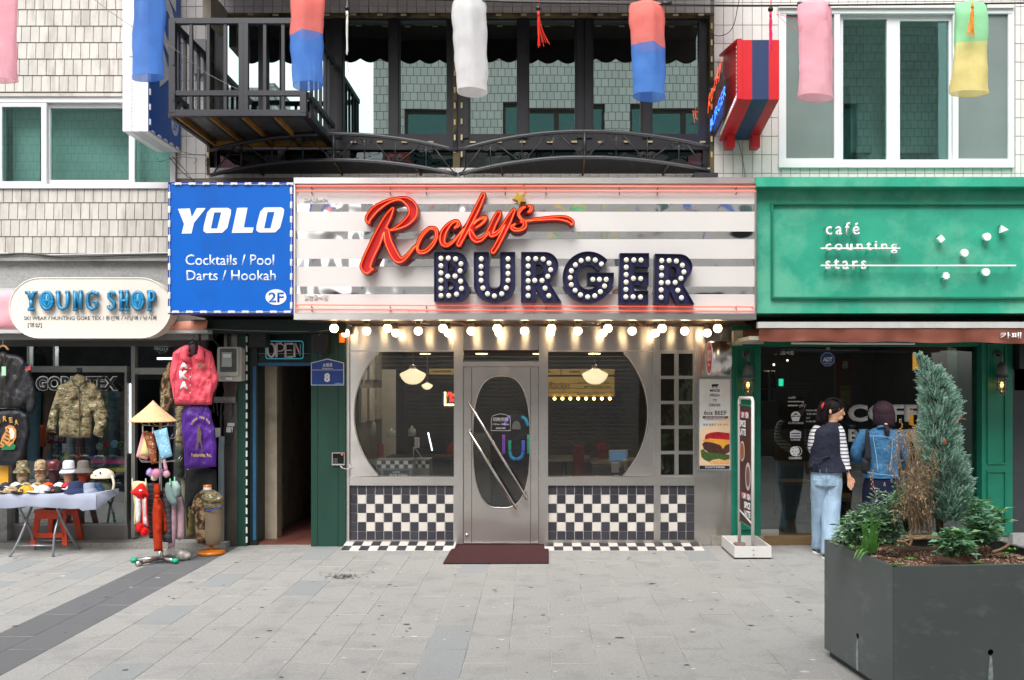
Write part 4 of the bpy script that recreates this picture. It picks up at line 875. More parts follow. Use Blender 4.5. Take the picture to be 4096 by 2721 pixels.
text('2F',0,0,1,1,0,m_blue,pb,bold=.01,th=0,xf=lambda fx,fz:c+Vector((.004,-.055+fx*.11,-.055+fz*.11)))
lw2=MB();lw2.box((0,-.03,-.01),(.01,.03,.01));l2=lw2.mesh('led_module');l2.materials.append(m_ledw)
for i in range(5):link('led_module',l2,(xe_+.002,yf_+.1+i*.15,zl+.02),pb)
for i in range(14):o=link('led_module',l2,(xe_+.002,yf_+.03,zl+.1+i*.15),pb);o.rotation_euler=(rad(90),0,0)
q=MB();q.box((xe_-.19,yf_-.006,5.0),(xe_-.13,yf_+.002,5.06));q.build('hinge',m_steel2,pb)
m_wire=mat('black_wire','#1a1a1b',.5);m_wireg=mat('grey_wire','#7d7d7d',.5)
def wire(pts,r,m,lab,cat='cable',grp=None,name='cable',n=5):
 q=MB();q.tube(crv(pts,6),r,n);return tag(q.build(name,m,None),lab,cat,grp)
wire([P(390,362,-.4),P(415,392,-.2),P(446,418,-.5)],.004,m_wire,'thin black wire from under the projecting blue sign down to the flat one')
wire([P(396,360,-.4),P(420,385,-.15),P(447,419,-.5)],.004,m_wire,'second black wire drooping from the projecting sign beside the first')
wire([P(362,364,-.6),P(366,372,-.5),P(388,368,-.4),P(417,362,-.2),P(452,366,-.05),P(447,378,-.05)],.003,m_wireg,'loose grey wire ends curling beneath the projecting blue sign')
wire([P(419,350,-.1),P(450,357,-.04),P(478,360,-.04),P(474,375,-.04),P(482,400,-.04)],.003,m_wire,'thin wire stapled across the white tiles left of the canopy')
# ================================================================ round and arrow signs on the right
ar=thing('arrow_sign','red and navy arrow-shaped box sign with neon, right of the black windows','projecting sign',(2.2,-.5,4.3))
m_sred=mat('sign_red','#c01822',.35,var=.06,vs=3);m_snav=mat('sign_navy','#1d3158',.4,var=.2,vs=2,stretch=(10,1,.3))
def bandprism(x0,x1,y0,y1,m):
 q=MB();prof=[(-.90,5.14),(-.90,4.554),(-.05,4.386),(-.05,5.3)]
 q.prism([[(x0,y,z)for y,z in prof]],(x1-x0,0,0));q.build('band',m,ar)
bandprism(2.01,2.114,0,0,m_sred);bandprism(2.1142,2.28,0,0,m_snav);bandprism(2.2802,2.383,0,0,m_sred)
for(x0,x1)in((2.02,2.107),(2.29,2.375)):
 q=MB();q.prism([[(x0,-.18,4.41),(x0,-.18,4.275),(x0,-.04,4.275),(x0,-.04,4.39)]],(x1-x0,0,0));q.build('foot',m_sred,ar)
q=MB()
for(y0,z0,y1,z1)in((-.90,5.14,-.90,4.554),(-.90,4.554,-.05,4.386),(-.90,5.14,-.05,5.3)):
 a,b=Vector((0,y0,z0)),Vector((0,y1,z1));t_=(b-a).normalized();n_=Vector((0,-t_.z,t_.y))*.012
 q.prism([[Vector((1.965,0,0))+p for p in(a+n_,b+n_,b-n_,a-n_)]],(.05,0,0))
q.build('rim',m_sred,ar)
q=MB();q.ball((0,0,0),.021,8,5);bmm=q.mesh('bulb');bmm.materials.append(m_ball)
for i in range(12):link('bulb',bmm,(1.985,-.86,4.62+i*.042),ar)
for i in range(16):link('bulb',bmm,(1.985,-.82+i*.05,4.6-i*.0099),ar)
q=MB();q.prism([[(1.9,-.05,4.42),(1.9,-.55,4.5),(1.9,-.62,4.85),(1.9,-.4,5.0),(1.9,-.05,5.0)]],(.02,0,0));q.build('board',mat('dark_board','#2b2d33',.5),ar)
m_nb=mat('blue_neon','#2a62ff',.3,em='#2868ff',es=4.)
text('BURGER',0,0,1,1,0,m_nb,ar,bold=-.012,th=0,xf=lambda fx,fz:Vector((1.87,-.04-fx*.78,4.48+fx*.14+fz*.12)))
text('Rocky',0,0,1,1,0,m_on,ar,bold=-.008,th=0,shear=.3,xf=lambda fx,fz:Vector((1.85,-.0-fx*.74,4.63+fx*.26+fz*.2)))
for i,(y,z)in enumerate(((-.1,4.62),(-.3,4.74),(-.2,4.9),(-.5,4.8))):
 q=MB();q.cyl((1.9,y,z),(1.80,y,z),.004,6);q.build('standoff',m_black,ar)
wire([(2.16,-.05,4.39),(2.2,-.02,4.3),(2.24,-.02,4.1),(2.26,-.02,3.95)],.004,m_wireg,'thin wire hanging below the arrow sign on the white tiles')
rsn=thing('round_sign','steel drum sign with red oval faces above the burger poster','projecting sign',P(1657,826,-.3))
c=P(1657,826,-.3);R_=.182
q=MB();q.lathe([(0,-.1),(R_-.004,-.1),(R_,-.096),(R_,.096),(R_-.004,.1),(0,.1)],c,40,'x');q.build('drum',m_steel,rsn)
q=MB();q.lathe([(0,-.104),(R_-.018,-.104),(R_-.018,-.099)],c,40,'x');q.build('face',mat('red_print','#c4251d',.4),rsn)
q=MB();q.lathe([(R_-.018,-.101),(R_-.018,-.107),(R_-.002,-.107),(R_-.002,-.1)],c,40,'x');q.build('rim',m_casew,rsn)
text('ROCKYS',0,0,1,1,0,m_white,rsn,bold=.03,th=0,xf=lambda fx,fz:c+Vector((-.106,.09-fx*.2,-.03+fz*.12)))
text('burger',0,0,1,1,0,m_white,rsn,bold=.02,th=0,xf=lambda fx,fz:c+Vector((-.106,.06-fx*.13,-.09+fz*.04)))
q=MB();q.cyl(c+Vector((0,R_-.01,0)),(c.x,-.03,c.z),.02,8);q.build('bracket',m_steel2,rsn)
# ================================================================ burger poster
po=thing('burger_poster','framed poster of a tall burger on the steel column by the café','poster',P(1647,1086,-.05))
yp=-.055
q=MB();q.bx(1608,1686.5,870,1087,yp,-.042);q.build('frame',mat('grey_alu_frame','#a5a7ab',.35,.8),po)
q=MB();q.bx(1612,1683,874,1082.5,yp-.003,yp-.001);q.build('paper',mat('poster_white','#dcdad6',.3),po)
m_ink=mat('black_ink','#1f1f22',.5);R2=zm(2100,1250,1.522);yy=yp-.003
for s_,a,b,c_,d_ in(('MADE',1127,467,1186,484),('FRESH',1126,497,1184,513),('TO',1143,527,1168,543),('ORDER',1121,556,1191,573),('6oz BEEF',1090,598,1228,624)):text(s_,*R2(a,b),*R2(c_,d_),yy,m_ink,po,bold=.012,th=.0015)
q=MB();pq(q,R2(1138,437),R2(1170,451),yy-.001,.001);q.build('cow_body',m_ink,po)
q=MB();q.ppoly([R2(*p)for p in((1138,440),(1170,436),(1180,438),(1176,446),(1170,450),(1170,461),(1166,461),(1165,452),(1148,452),(1147,461),(1143,461),(1142,449),(1139,458),(1137,446))],yy-.002,.001);q.build('cow_mark',m_ink,po)
q=MB();pq(q,R2(1082,632),R2(1236,646),yy-.001,.001);q.build('ink_band',mat('dark_red_ink','#5a2220',.5),po)
text('100% PURE AUSTRALIAN BEEF',*R2(1098,635),*R2(1220,643),yy-.001,m_white,po,th=.001);text('NO ADDITIVES OR PRESERVATIVE',*R2(1094,650),*R2(1224,657),yy,m_ink,po,th=.001)
text('호주 청정우 수제 패티',*R2(1084,677),*R2(1234,692),yy,m_ink,po,th=.001,bold=.005)
def flat(poly,m,par,y,name,conv=R2,z=.001):q=MB();q.ppoly([conv(*p)for p in poly],y,z);return q.build(name,m,par)
flat([(1062,720),(1246,630),(1246,932),(1062,932)],mat('poster_peach','#e6c9a6',.4,var=.15,vs=3),po,yy-.001,'print_glow')
flat([(1100,745),(1130,732),(1175,727),(1246,735),(1246,782),(1200,775),(1150,780),(1100,790),(1095,765)],mat('tomato_print','#b3202c',.35,var=.35,vs=40),po,yy-.003,'tomato_print')
flat([(1078,800),(1100,785),(1180,780),(1246,778),(1246,850),(1215,866),(1130,858),(1090,835)],mat('patty_print','#4a2a22',.5,var=.5,vs=60),po,yy-.002,'patty_print')
flat([(1082,776),(1130,768),(1246,776),(1246,800),(1222,808),(1205,832),(1190,808),(1140,792),(1086,786)],mat('cheese_print','#e8a43c',.4),po,yy-.004,'cheese_print')
flat([(1070,840),(1085,832),(1100,848),(1140,856),(1246,866),(1246,892),(1215,900),(1180,892),(1140,898),(1120,910),(1090,896),(1074,880)],mat('lettuce_print','#3f5c24',.5,var=.6,vs=50),po,yy-.003,'lettuce_print')
flat([(1115,905),(1246,895),(1246,925),(1130,925)],mat('bun_print','#d9a267',.4,var=.2,vs=20),po,yy-.002,'bun_print')
q=MB();pq(q,R2(1063,933),R2(1246,955),yy-.002,.002);q.build('ink_band',m_ink,po);text('ROCKYS BURGER',*R2(1098,937),*R2(1218,949),yy-.002,m_white,po,bold=.01,th=.001)
# ================================================================ café
m_cg=mat('cafe_green','#26997c',.5,var=.14,vs=3.5,bump=.1,bs=12,dirt=('#7cc3a5',1.4,.46,.45));m_cg2=mat('deep_cafe_green','#0a7158',.4,var=.12,vs=5,dirt=('#2c9a7b',4,.62,.5))
cf=thing('cafe_shop_front','green panelled café front with wide dark glass and caged lamps','shop front',P(2010,1235))
q=MB()
def pillar(u0,u1,up,mo,y=-.05):
 q=MB();q.bx(u0,u1,752,1235.5,y,.3);p_=q.build('pillar',m_cg2,cf)
 for(v0,v1)in mo:
  a,b=up;q=MB();w_=3.2
  q.bx(a,b,v0,v0+w_,y-.018,y);q.bx(a,b,v1-w_,v1,y-.018,y);q.bx(a,a+w_,v0+w_,v1-w_,y-.018,y);q.bx(b-w_,b,v0+w_,v1-w_,y-.018,y);q.build('moulding',m_cg2,p_)
pillar(1686,1753,(1697,1742),((796,1071),(1087,1222)));pillar(2263,2334,(2276.5,2320),((793,1070),(1085.6,1221)))
q=MB();q.bx(1753.2,2262.8,752,798,-.02,.25);q.build('head_beam',m_cg2,cf)
q=MB();q.bx(1753.2,2262.8,1236,1256,-.03,.3);q.build('wooden_sill',mat('worn_wood_sill','#7c6342',.6,var=.3,vs=5,stretch=(.4,6,6),dirt=('#c0a886',4,.6,.5)),cf)
for a_ in((1640,1760,1236,1262,-.06,.2),(2240,2345,1236,1260,-.04,.2)):
 q=MB();q.bx(*a_);q.build('stone_step',mat('broken_stone','#8c867d',.9,var=.3,vs=14,bump=.8,bs=30),cf)
m_cglass=glass('cafe_glass',(.62,.66,.66),.10,(.9,.95,.95),warp=.0006,ws=2)
q=MB();q.bx(1753.2,1924,798,1232,.05,.062);dg_=q.build('door',m_cglass,cf);q=MB();q.bx(1925.5,2262.8,798,1236,.06,.072);q.build('pane',m_cglass,cf)
q=MB();q.bx(1754,1800,801,816,.04,.049);q.build('door_fitting',m_black,dg_);q=MB();q.bx(1754,1795,1220,1234,.03,.049);q.build('door_fitting',m_steel2,dg_)
q=MB();q.bx(2205,2262.8,798,1236,.08,.3);q.build('inner_frame',m_cg2,cf)
ci=thing('cafe_interior','dark café interior behind the wide glass','room',P(2010,1235,2),kind='structure')
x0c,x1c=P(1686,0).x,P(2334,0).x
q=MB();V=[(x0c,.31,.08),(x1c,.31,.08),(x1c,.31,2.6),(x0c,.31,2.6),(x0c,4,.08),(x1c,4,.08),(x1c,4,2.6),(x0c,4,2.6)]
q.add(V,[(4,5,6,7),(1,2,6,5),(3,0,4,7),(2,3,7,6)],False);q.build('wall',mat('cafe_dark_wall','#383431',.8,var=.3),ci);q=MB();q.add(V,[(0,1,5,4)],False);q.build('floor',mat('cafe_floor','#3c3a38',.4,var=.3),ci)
C4=zm(2850,1350,1.686);C5=zm(3200,1350,1.651)
# shelves with bottles inside at the left
for i,(yy_,n_)in enumerate(((345,5),(425,4))):
 q=MB();pq(q,C4(330,yy_),C4(420,yy_+8),1.2,.25);q.build('shelf',mat('pale_shelf','#77736d',.6),ci)
 for k in range(n_):
  p=P(*C4(345+k*17,yy_),1.3);q=MB();q.lathe([(0,0),(.032,0),(.032,.13),(.012,.17),(.012,.22),(0,.22)],p,10)
  tag(q.build('bottle',mat(['amber_bottle','red_bottle','clear_bottle'][k%3],['#5a2f14','#4c1410','#8a9a98'][k%3],.15),None),['amber','red','clear','second amber','second red'][k]+' bottle on the '+['upper','lower'][i]+' shelf inside the café by the left pillar','bottle','bottles on the café shelf')
q=MB();pq(q,C4(452,280),C4(478,328),2.,.04);tag(q.build('exit_light',mat('exit_green','#1fae86',.4,em='#25d0a0',es=1.6),None),'small lit green exit light deep inside the café','exit light')
bpst=thing('bottle_poster','red poster of a sauce bottle inside the café behind the dark-haired woman','poster',P(1950,930,.4));yq=.4
q=MB();pq(q,C4(835,140),C4(952,480),yq,.01);q.build('paper',mat('brick_red_print','#7a2a1c',.5),bpst)
flat([(875,460),(860,320),(870,280),(878,240),(880,200),(910,200),(915,240),(925,280),(935,320),(925,460)],mat('amber_print','#6d3a17',.5,var=.4,vs=20),bpst,yq-.002,'bottle_print',C4)
flat([(865,330),(930,330),(930,455),(865,455)],mat('label_print','#a8872f',.5,var=.3,vs=30),bpst,yq-.004,'label_print',C4);flat([(882,160),(908,160),(916,190),(908,212),(880,212),(874,190)],mat('cap_print','#b9b3a4',.5),bpst,yq-.003,'cap_print',C4)
text('SAUCE',*C4(872,335),*C4(925,358),yq-.005,m_ink,bpst,bold=.02,th=.001)
for(a,b,e_)in(((504,150),(511,160),1),((412,178),(420,190),1)):
 q=MB();pq(q,C4(*a),C4(*b),1.5,.03);tag(q.build('spotlight',mat('warm_spot','#ffffff',.4,em='#fff0d8',es=6),None),'small lit ceiling spot inside the café, '+('nearer the red poster' if a[0]==504 else 'nearer the left pillar'),'spotlight')
wl_=thing('wall_lamp','warm glowing wall light inside the café behind the conifer tip','lamp',P(*C5(785,150),2));q=MB();pq(q,C5(765,105),C5(812,212),2.,.1);q.build('lamp_shade',mat('amber_lit','#c98a2f',.5,em='#e09a3a',es=1.0),wl_)
q=MB();pq(q,C5(735,478),C5(750,570),1.5,.05);q.build('pendant',mat('amber_lit2','#c98a2f',.5,em='#e0902a',es=.8),wl_)
for i in range(5):
 q=MB();q.tube([P(*C5(718+i*5-6,490+i*6),1.4),P(*C5(722+i*6,575-i*2),1.4),P(*C5(770-i*5,590-i*4),1.4)],.004,5);q.build('wire_ring',mat('amber_lit2','#c98a2f',.5),wl_)
tbl=thing('cafe_table','light wooden table inside the café, behind the two women','table',P(*C5(330,1160),.9));m_lw=mat('pale_wood','#8f7350',.5,var=.15,stretch=(1,8,8))
q=MB();pq(q,C5(275,885),C5(420,965),.9,.03);q.build('chair_back',m_lw,tbl);q=MB();pq(q,C5(275,1062),C5(420,1085),.7,.5);q.build('table_top',m_lw,tbl)
for x in(305,410):q=MB();pq(q,C5(x,1085),C5(x+20,1190),.8,.04);q.build('leg',m_lw,tbl)
lamp(P(1870,0,1.5).x,1.6,2.4,26,(1,.85,.65))
for i,(u_,y_)in enumerate(((1830,1.5),(2120,1.3),(2200,2.2))):
 c=P(u_,0,y_);tq=thing('cafe_chair',['wooden chair inside the café left of the door seam','wooden chair inside the café behind the conifer','wooden chair deep inside the café at the right'][i],'chair',(c.x,y_,.08));q=MB();q.box((c.x-.2,y_-.2,.5),(c.x+.2,y_+.2,.54));q.build('seat',m_lw,tq);q=MB();q.box((c.x-.2,y_+.17,.7),(c.x+.2,y_+.2,.95));q.build('backrest',m_lw,tq)
 for sx_ in(-1,1):
  for sy_ in(-1,1):q=MB();q.box((c.x+sx_*.18-.015,y_+sy_*.18-.015,.08),(c.x+sx_*.18+.015,y_+sy_*.18+.015,.95 if sy_>0 else.5));q.build('leg',m_lw,tq)
q=MB();q.box((P(1770,0,2).x,2.6,.08),(P(1990,0,2).x,3.1,1.1));tag(q.build('cafe_counter',mat('dim_counter','#45423f',.5),None),'dim service counter deep inside the café','counter')
# window decals
yd=.049
dc=thing('window_decals','white vinyl café lettering and pastry pictures on the dark glass','window lettering',P(1840,1060,yd))
m_vy=mat('white_vinyl','#e8e8e8',.5);m_vg=mat('grey_vinyl','#b9bbb8',.5);m_vd=mat('dark_vinyl','#232222',.5)
for s_,a,b,c_,d_,bo in(('휴게음식점',413,90,546,118,.01),('café',512,397,560,413,.005),('counting',510,426,615,441,.005),('stars',510,452,572,465,.005),('CUPCAKES',512,571,613,584,.012),('CAKES',528,684,592,696,.012),('COOKIES',516,806,602,822,.012),('MON-FRI',632,487,710,499,0),('9:00 AM -',636,510,712,523,0),('SAT',632,538,660,549,0),('11:00 AM -',632,560,712,573,0)):
 text(s_,*C4(a,b),*C4(c_,d_),yd,m_vy,dc,bold=bo,th=.001)
for y_ in(432,458):q=MB();pq(q,C4(506,y_),C4(620,y_+2),yd-.003,.001);q.build('strike_line',m_vy,dc)
for(x,y)in((613,448),(590,470),(628,455),(605,466),(600,455),(622,468)):q=MB();q.ppoly(arc(*C4(x,y),1.1,1.1,0,300,6),yd-.002,.001);q.build('dot',m_vy,dc)
for i in range(6):
 q=MB();pq(q,C4(505+5*(i%2),308+i*21),C4(680-i*9,320+i*21),1.6,.02);q.build('menu_line',mat('dim_grey_menu','#4b4a4a',.6),ci)
flat([(530,535),(592,535),(582,565),(540,565)],m_vy,dc,yd-.002,'cupcake_decal',C4);flat([(528,532),(535,512),(550,502),(572,500),(588,512),(595,532),(580,526),(565,533),(548,526)],m_vy,dc,yd-.002,'cupcake_decal',C4);flat([(545,520),(560,510),(578,518),(562,524)],m_vd,dc,yd-.004,'cupcake_detail',C4)
flat([(524,638),(555,622),(597,636),(597,678),(524,678)],m_vy,dc,yd-.002,'cake_decal',C4);flat([(530,645),(592,645),(592,652),(530,652)],m_vd,dc,yd-.004,'cake_detail',C4);flat([(530,662),(592,662),(592,669),(530,669)],m_vd,dc,yd-.004,'cake_detail',C4)
ckc=C4(570,768);q=MB();q.tube([P(ckc[0]+11*cos(t*pi/12),ckc[1]+11*sin(t*pi/12),yd-.002)for t in range(24)],.003,4,closed=True);q.build('cookie_decal',m_vy,dc)
q=MB();q.ppoly([(ckc[0]-5+11*cos(t*pi/14),ckc[1]+11*sin(t*pi/14))for t in range(28)],yd-.004,.001);q.build('cookie_decal',m_vy,dc)
for(x,y)in((545,750),(562,745),(540,770),(560,770),(550,788),(575,785),(580,765)):q=MB();q.ppoly(arc(*C4(x,y),1.3,1.3,0,300,6),yd-.006,.001);q.build('cookie_chip',m_vd,dc)
text('COFFEE',*C5(318,442),*C5(955,558),yd+.008,m_vg,dc,bold=.045,th=.001);text('BE FRESH',*C5(320,605),*C5(808,690),yd+.008,m_vg,dc,bold=.04,th=.001)
ad=thing('alarm_sticker','blue octagonal security sticker at the top of the café glass','sticker',P(*C4(776,150),.045))
def ngon(cx,cy,rx,ry,n,r0=0):return[(cx+rx*cos(rad(r0)+2*pi*i/n),cy+ry*sin(rad(r0)+2*pi*i/n))for i in range(n)]
flat(ngon(776,148,49,49,8,22.5),mat('sticker_white','#c9d3e4',.4),ad,yd-.003,'backing',C4);flat(ngon(776,148,46,46,8,22.5),mat('sticker_blue','#16458c',.4),ad,yd-.005,'disc',C4)
text('ADT',*C4(745,133),*C4(809,163),yd-.006,m_white,ad,bold=.04,th=.001);text('1588-6400',*C4(752,171),*C4(800,180),yd-.006,m_white,ad,th=.001)
q=MB();q.bx(1905,1913,801,806,.03,.045);q.build('clip',m_steel2,ad)
# café sign
cs_=thing('cafe_sign','long weathered green sign box with white café lettering and small shapes','shop sign',P(2060,722,-.9));YC=-.9
q=MB();q.bx(1744,2700,430.3,722,YC,-.3);q.build('panel',m_cg,cs_)
q=MB();q.bx(1743,2700,408,430,YC-.13,-.001);q.build('ledge',m_cg,cs_)
q=MB()
for a in((1778,2700,467,471.5),(1778,2700,684,688.5),(1778,1782.5,471.5,684)):q.bx(*a,YC-.035,YC)
q.build('moulding',m_cg2,cs_)
q=MB();q.bx(1746,2700,722.2,757,-.28,-.001);q.build('gap_shade_box',mat('black_gap','#161719',.8),cs_)  # black box stands in for the dark gap below the sign
S3=zm(2950,680,2.060);m_wl=mat('white_metal_letter','#e6e6e4',.4,var=.02);ylt=YC-.06
def sp(s_,a,b,c_,d_):text(s_,*S3(a,b),*S3(c_,d_),ylt,m_wl,cs_,bold=.012,th=.022,space=1.42)
sp('café',725,434,1000,540);sp('counting',722,590,1312,694);sp('stars',722,736,1056,824)
for(x0_,x1_,y_)in((687,1342,645),(687,2297,787)):
 q=MB();pq(q,S3(x0_,y_-6),S3(x1_,y_+6),ylt-.024,.012);q.build('strike_bar',m_wl,cs_)
def shp(pts):q=MB();q.ppoly([S3(*p)for p in pts],ylt-.01,.03);q.build('shape',m_wl,cs_)
shp(ngon(1680,568,34,34,4,5));shp([(2175,455),(2236,492),(2168,518)]);shp(ngon(2059,550,33,33,12,0));shp(ngon(2049,840,33,33,16,0))
shp([(1874+(34 if i%2 else 29)*cos(i*pi/14),683+(34 if i%2 else 29)*sin(i*pi/14))for i in range(28)]);shp([(1721+(34 if i%2 else 24)*cos(i*pi/8),872+(34 if i%2 else 24)*sin(i*pi/8))for i in range(16)])
for(x,y)in((712,488),(785,488),(880,460),(930,468),(750,540),(862,545),(935,543),(730,690),(1055,690),(1265,705),(1108,612),(720,835),(1010,835),(1075,803),(1640,805),(2240,803),(1640,548),(1665,610),(2020,590),(2150,468),(2170,520),(1838,725),(1675,905),(1985,850)):
 a=S3(x,y);q=MB();q.tube([P(*a,YC),P(a[0],a[1],YC-.03),P(a[0]+4,a[1]-4,ylt)],.004,5);q.build('standoff',m_cg2,cs_)
 # awning
ca=thing('cafe_awning','folded terracotta cloth awning with a white front bar under the green sign','awning',P(2050,790,-1.));YA=-.98
q=MB();q.bx(1747,2650,742,756,YA,YA+.06);q.build('front_bar',mat('white_bar','#b9b9b6',.4,dirt=('#9b9a96',6,.65,.3)),ca)
m_tc=mat('terracotta_cloth','#743e2e',.8,var=.08,vs=5,bump=.2,bs=200)
q=MB();nu,nv=90,6;V=[];fs=[]
for j in range(nv+1):
 for i in range(nu+1):
  u=1749+i*10;f=j/nv;vb=786+5*(i/61)+1.5*sin(i*.35);yw=YA+.01+f*(.02*sin(i*.42+.5)+.012*sin(i*1.1)+.03*mn.noise(Vector((i*.2,f,3))));V.append(P(u,756+(vb-756)*f,yw))
for j in range(nv):
 for i in range(nu):a=j*(nu+1)+i;fs.append((a,a+1,a+nu+2,a+nu+1))
q.add(V+[v+Vector((0,.004,0))for v in V],fs+[tuple(k+len(V)for k in reversed(f))for f in fs],True);q.build('valance',m_tc,ca)
q=MB();q.add([P(1749,757,YA+.06),P(2650,757,YA+.06),Vector((P(2650,0,YA).x,-.3,2.42)),Vector((P(1749,0,YA).x,-.3,2.42))],[(0,1,2,3)],False);q.add([P(1749,758,YA+.06),P(2650,758,YA+.06),Vector((P(2650,0,YA).x,-.3,2.40)),Vector((P(1749,0,YA).x,-.3,2.40))],[(0,1,2,3)],False);q.build('roof_cloth',m_tc,ca)
text('카페 카운팅스타즈',2305,766,2520,781,YA-.02,m_white,ca,th=.001,bold=.008)
q=MB();q.cyl(P(1700,768,-.15),P(2700,768,-.15),.045,12);q.build('roller',mat('awning_roller','#6d3f30',.6),ca)
q=MB();q.box((P(1696,0,-.3).x,-.9,P(0,790,-.3).z),(P(1720,0,-.3).x+.02,-.1,P(0,782,-.3).z));q.bx(1690,1712,762,796,-.35,-.28);q.bx(1697,1760,786,793,-.42,-.38);q.build('arm_bracket',mat('cream_metal','#b9b3a2',.5,dirt=('#6b6458',12,.6,.6)),ca)
q=MB();q.cyl(P(1824,791,-.7),P(2128-20,792,-.7),.012,8);q.build('arm',m_casew,ca)
# caged bulkhead lamps on the pillars
def cage(u,v,y,lab):
 c=P(u,v,y-.1);t_=thing('caged_lamp',lab,'lamp',c,'caged lamps on the café pillars')
 m_lm=mat('grey_lamp_metal','#5d6663',.45,.3,var=.15)
 q=MB();q.lathe([(0,-.0),(.045,0),(.045,-.015),(.03,-.02)],(c.x,y-.0,c.z+.3),16,'y');q.build('wall_plate',m_lm,t_)
 q=MB();q.tube([(c.x,y-.02,c.z+.3),(c.x,y-.08,c.z+.31),(c.x,y-.1,c.z+.27),(c.x,y-.1,c.z+.2)],.014,8);q.build('arm',m_lm,t_)
 q=MB();q.lathe([(0,.2),(.03,.2),(.052,.16),(.062,.09),(.064,.05),(.075,.045),(.075,.03),(0,.03)],c,18);q.build('hood',m_lm,t_)
 q=MB();q.lathe([(.046,.03),(.046,-.08),(.03,-.12),(0,-.13)],c,16);q.build('lamp_glass',glass('lamp_glass',(.8,.8,.78),.08),t_)
 q=MB();q.ball(c+Vector((0,0,-.03)),.017,8,6,(1,1,1.6));q.build('bulb',mat('amber_filament','#ffb060',.4,em='#ffa040',es=8),t_)
 q=MB()
 for k in range(4):
  a=k*pi/2+.4;q.tube([c+Vector((.058*cos(a),.058*sin(a),.04)),c+Vector((.058*cos(a),.058*sin(a),-.09)),c+Vector((.02*cos(a),.02*sin(a),-.15))],.0045,5)
 for z in(-.02,-.085):q.tube([c+Vector((.06*cos(i*pi/8),.06*sin(i*pi/8),z))for i in range(16)],.0045,5,closed=True)
 q.build('cage',m_lm,t_)
cage(1724,880,-.05,'caged grey wall lamp on the green pillar behind the menu stand');cage(2309,880,-.05,'caged grey wall lamp on the far green pillar right of the conifer')
# neighbour beyond the café
q=MB();q.bx(2334,2900,757,1232,-.0,.02);nb=tag(q.build('neighbour_wall',mat('dark_grey_wall','#34363a',.7,var=.15),None),'dark grey wall of the next shop at the right edge','wall',kind='structure')
q=MB();q.bx(2334,2900,1232,1262,-.12,.02);q.build('base_course',m_granite,nb);q=MB();q.bx(2350,2372,790,850,-.16,-.0);q.build('wall_speaker',m_black,nb)
# ================================================================ stair doorway
dw=thing('stair_doorway','dark green boarded doorway with a narrow tiled passage beside the burger shop','doorway',P(650,1260))
m_dg=mat('bottle_green_boards','#123d31',.5,var=.15,vs=6,stretch=(1,1,.3),dirt=('#3f6a5c',9,.66,.6,(1,1,.4)),bump=.2,bs=30)
for(a,b)in((717,731.5),(732.3,779),(779.8,795.6)):
 q=MB();q.bx(a,b,752,1266,-.1,.25);q.build('board',m_dg,dw)
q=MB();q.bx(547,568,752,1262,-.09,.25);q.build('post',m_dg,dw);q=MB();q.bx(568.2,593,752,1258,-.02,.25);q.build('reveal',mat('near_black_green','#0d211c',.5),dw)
q=MB();q.bx(583,590,845,1245,-.026,-.02);q.build('blue_strip',mat('chipped_blue_paint','#1f5a86',.5,var=.2,dirt=('#8a8a86',8,.62,.7)),dw)
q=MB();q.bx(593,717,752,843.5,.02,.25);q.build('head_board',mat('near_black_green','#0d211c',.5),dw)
q=MB();q.bx(593,717,836,843.5,.0,.019);q.build('blue_strip',mat('chipped_blue_paint','#1f5a86',.5),dw)
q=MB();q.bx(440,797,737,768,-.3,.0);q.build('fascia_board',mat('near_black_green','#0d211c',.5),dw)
q=MB()
z_=775
while z_<1250:q.bx(566.5,570,z_,z_+14,-.1,-.09);z_+=22
q.build('led_strip',m_ledw,dw)
xl,xr=P(593,0).x,P(717,0).x
q=MB();q.box((xl-.02,.25,0),(xl,4,2.3));q.build('passage_wall',mat('stained_cream_wall','#a69a86',.8,var=.15,dirt=('#5f5648',2,.55,.6)),dw)
q=MB();q.box((xl,.25,-.01),(xl+.14,.45,1.95));q.build('door_jamb',mat('stained_cream_wall','#a69a86',.8),dw)
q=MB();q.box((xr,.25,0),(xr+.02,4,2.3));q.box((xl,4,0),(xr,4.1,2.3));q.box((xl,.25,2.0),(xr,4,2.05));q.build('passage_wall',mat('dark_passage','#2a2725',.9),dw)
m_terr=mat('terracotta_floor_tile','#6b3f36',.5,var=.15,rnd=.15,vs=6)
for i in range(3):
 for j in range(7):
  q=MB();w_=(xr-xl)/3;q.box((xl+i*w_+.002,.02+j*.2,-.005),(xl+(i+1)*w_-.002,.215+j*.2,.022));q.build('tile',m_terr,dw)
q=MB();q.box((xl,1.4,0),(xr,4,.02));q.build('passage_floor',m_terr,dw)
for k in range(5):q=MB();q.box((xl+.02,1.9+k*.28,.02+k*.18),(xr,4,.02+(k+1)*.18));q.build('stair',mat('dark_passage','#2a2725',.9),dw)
ns=thing('open_sign','neon open sign with a teal tube border over the dark doorway','neon sign',P(655,806,-.05));G3=zm(450,1250,1.493)
m_tn=mat('teal_neon','#3a98a0',.3,em='#2aa7b5',es=.15);m_wn=mat('faint_glow_tube','#b5a6ac',.2,em='#e8c8d0',es=.03)  # letter tubes get a faint glow put into their material
def rr(x0,y0,x1,y1,r,f):return[f(*p)for p in arc(x1-r,y0+r,r,r,-90,0,4)+arc(x1-r,y1-r,r,r,0,90,4)+arc(x0+r,y1-r,r,r,90,180,4)+arc(x0+r,y0+r,r,r,180,270,4)]
q=MB();q.tube([P(*p,-.06)for p in rr(916,172,1139,276,14,G3)],.0065,8,closed=True);q.build('border_tube',m_tn,ns)
q=MB();q.bx(*[G3(922,0)[0],G3(1134,0)[0]],G3(0,178)[1],G3(0,270)[1],-.035,-.03);q.build('backing',mat('black_gap','#161719',.8),ns)
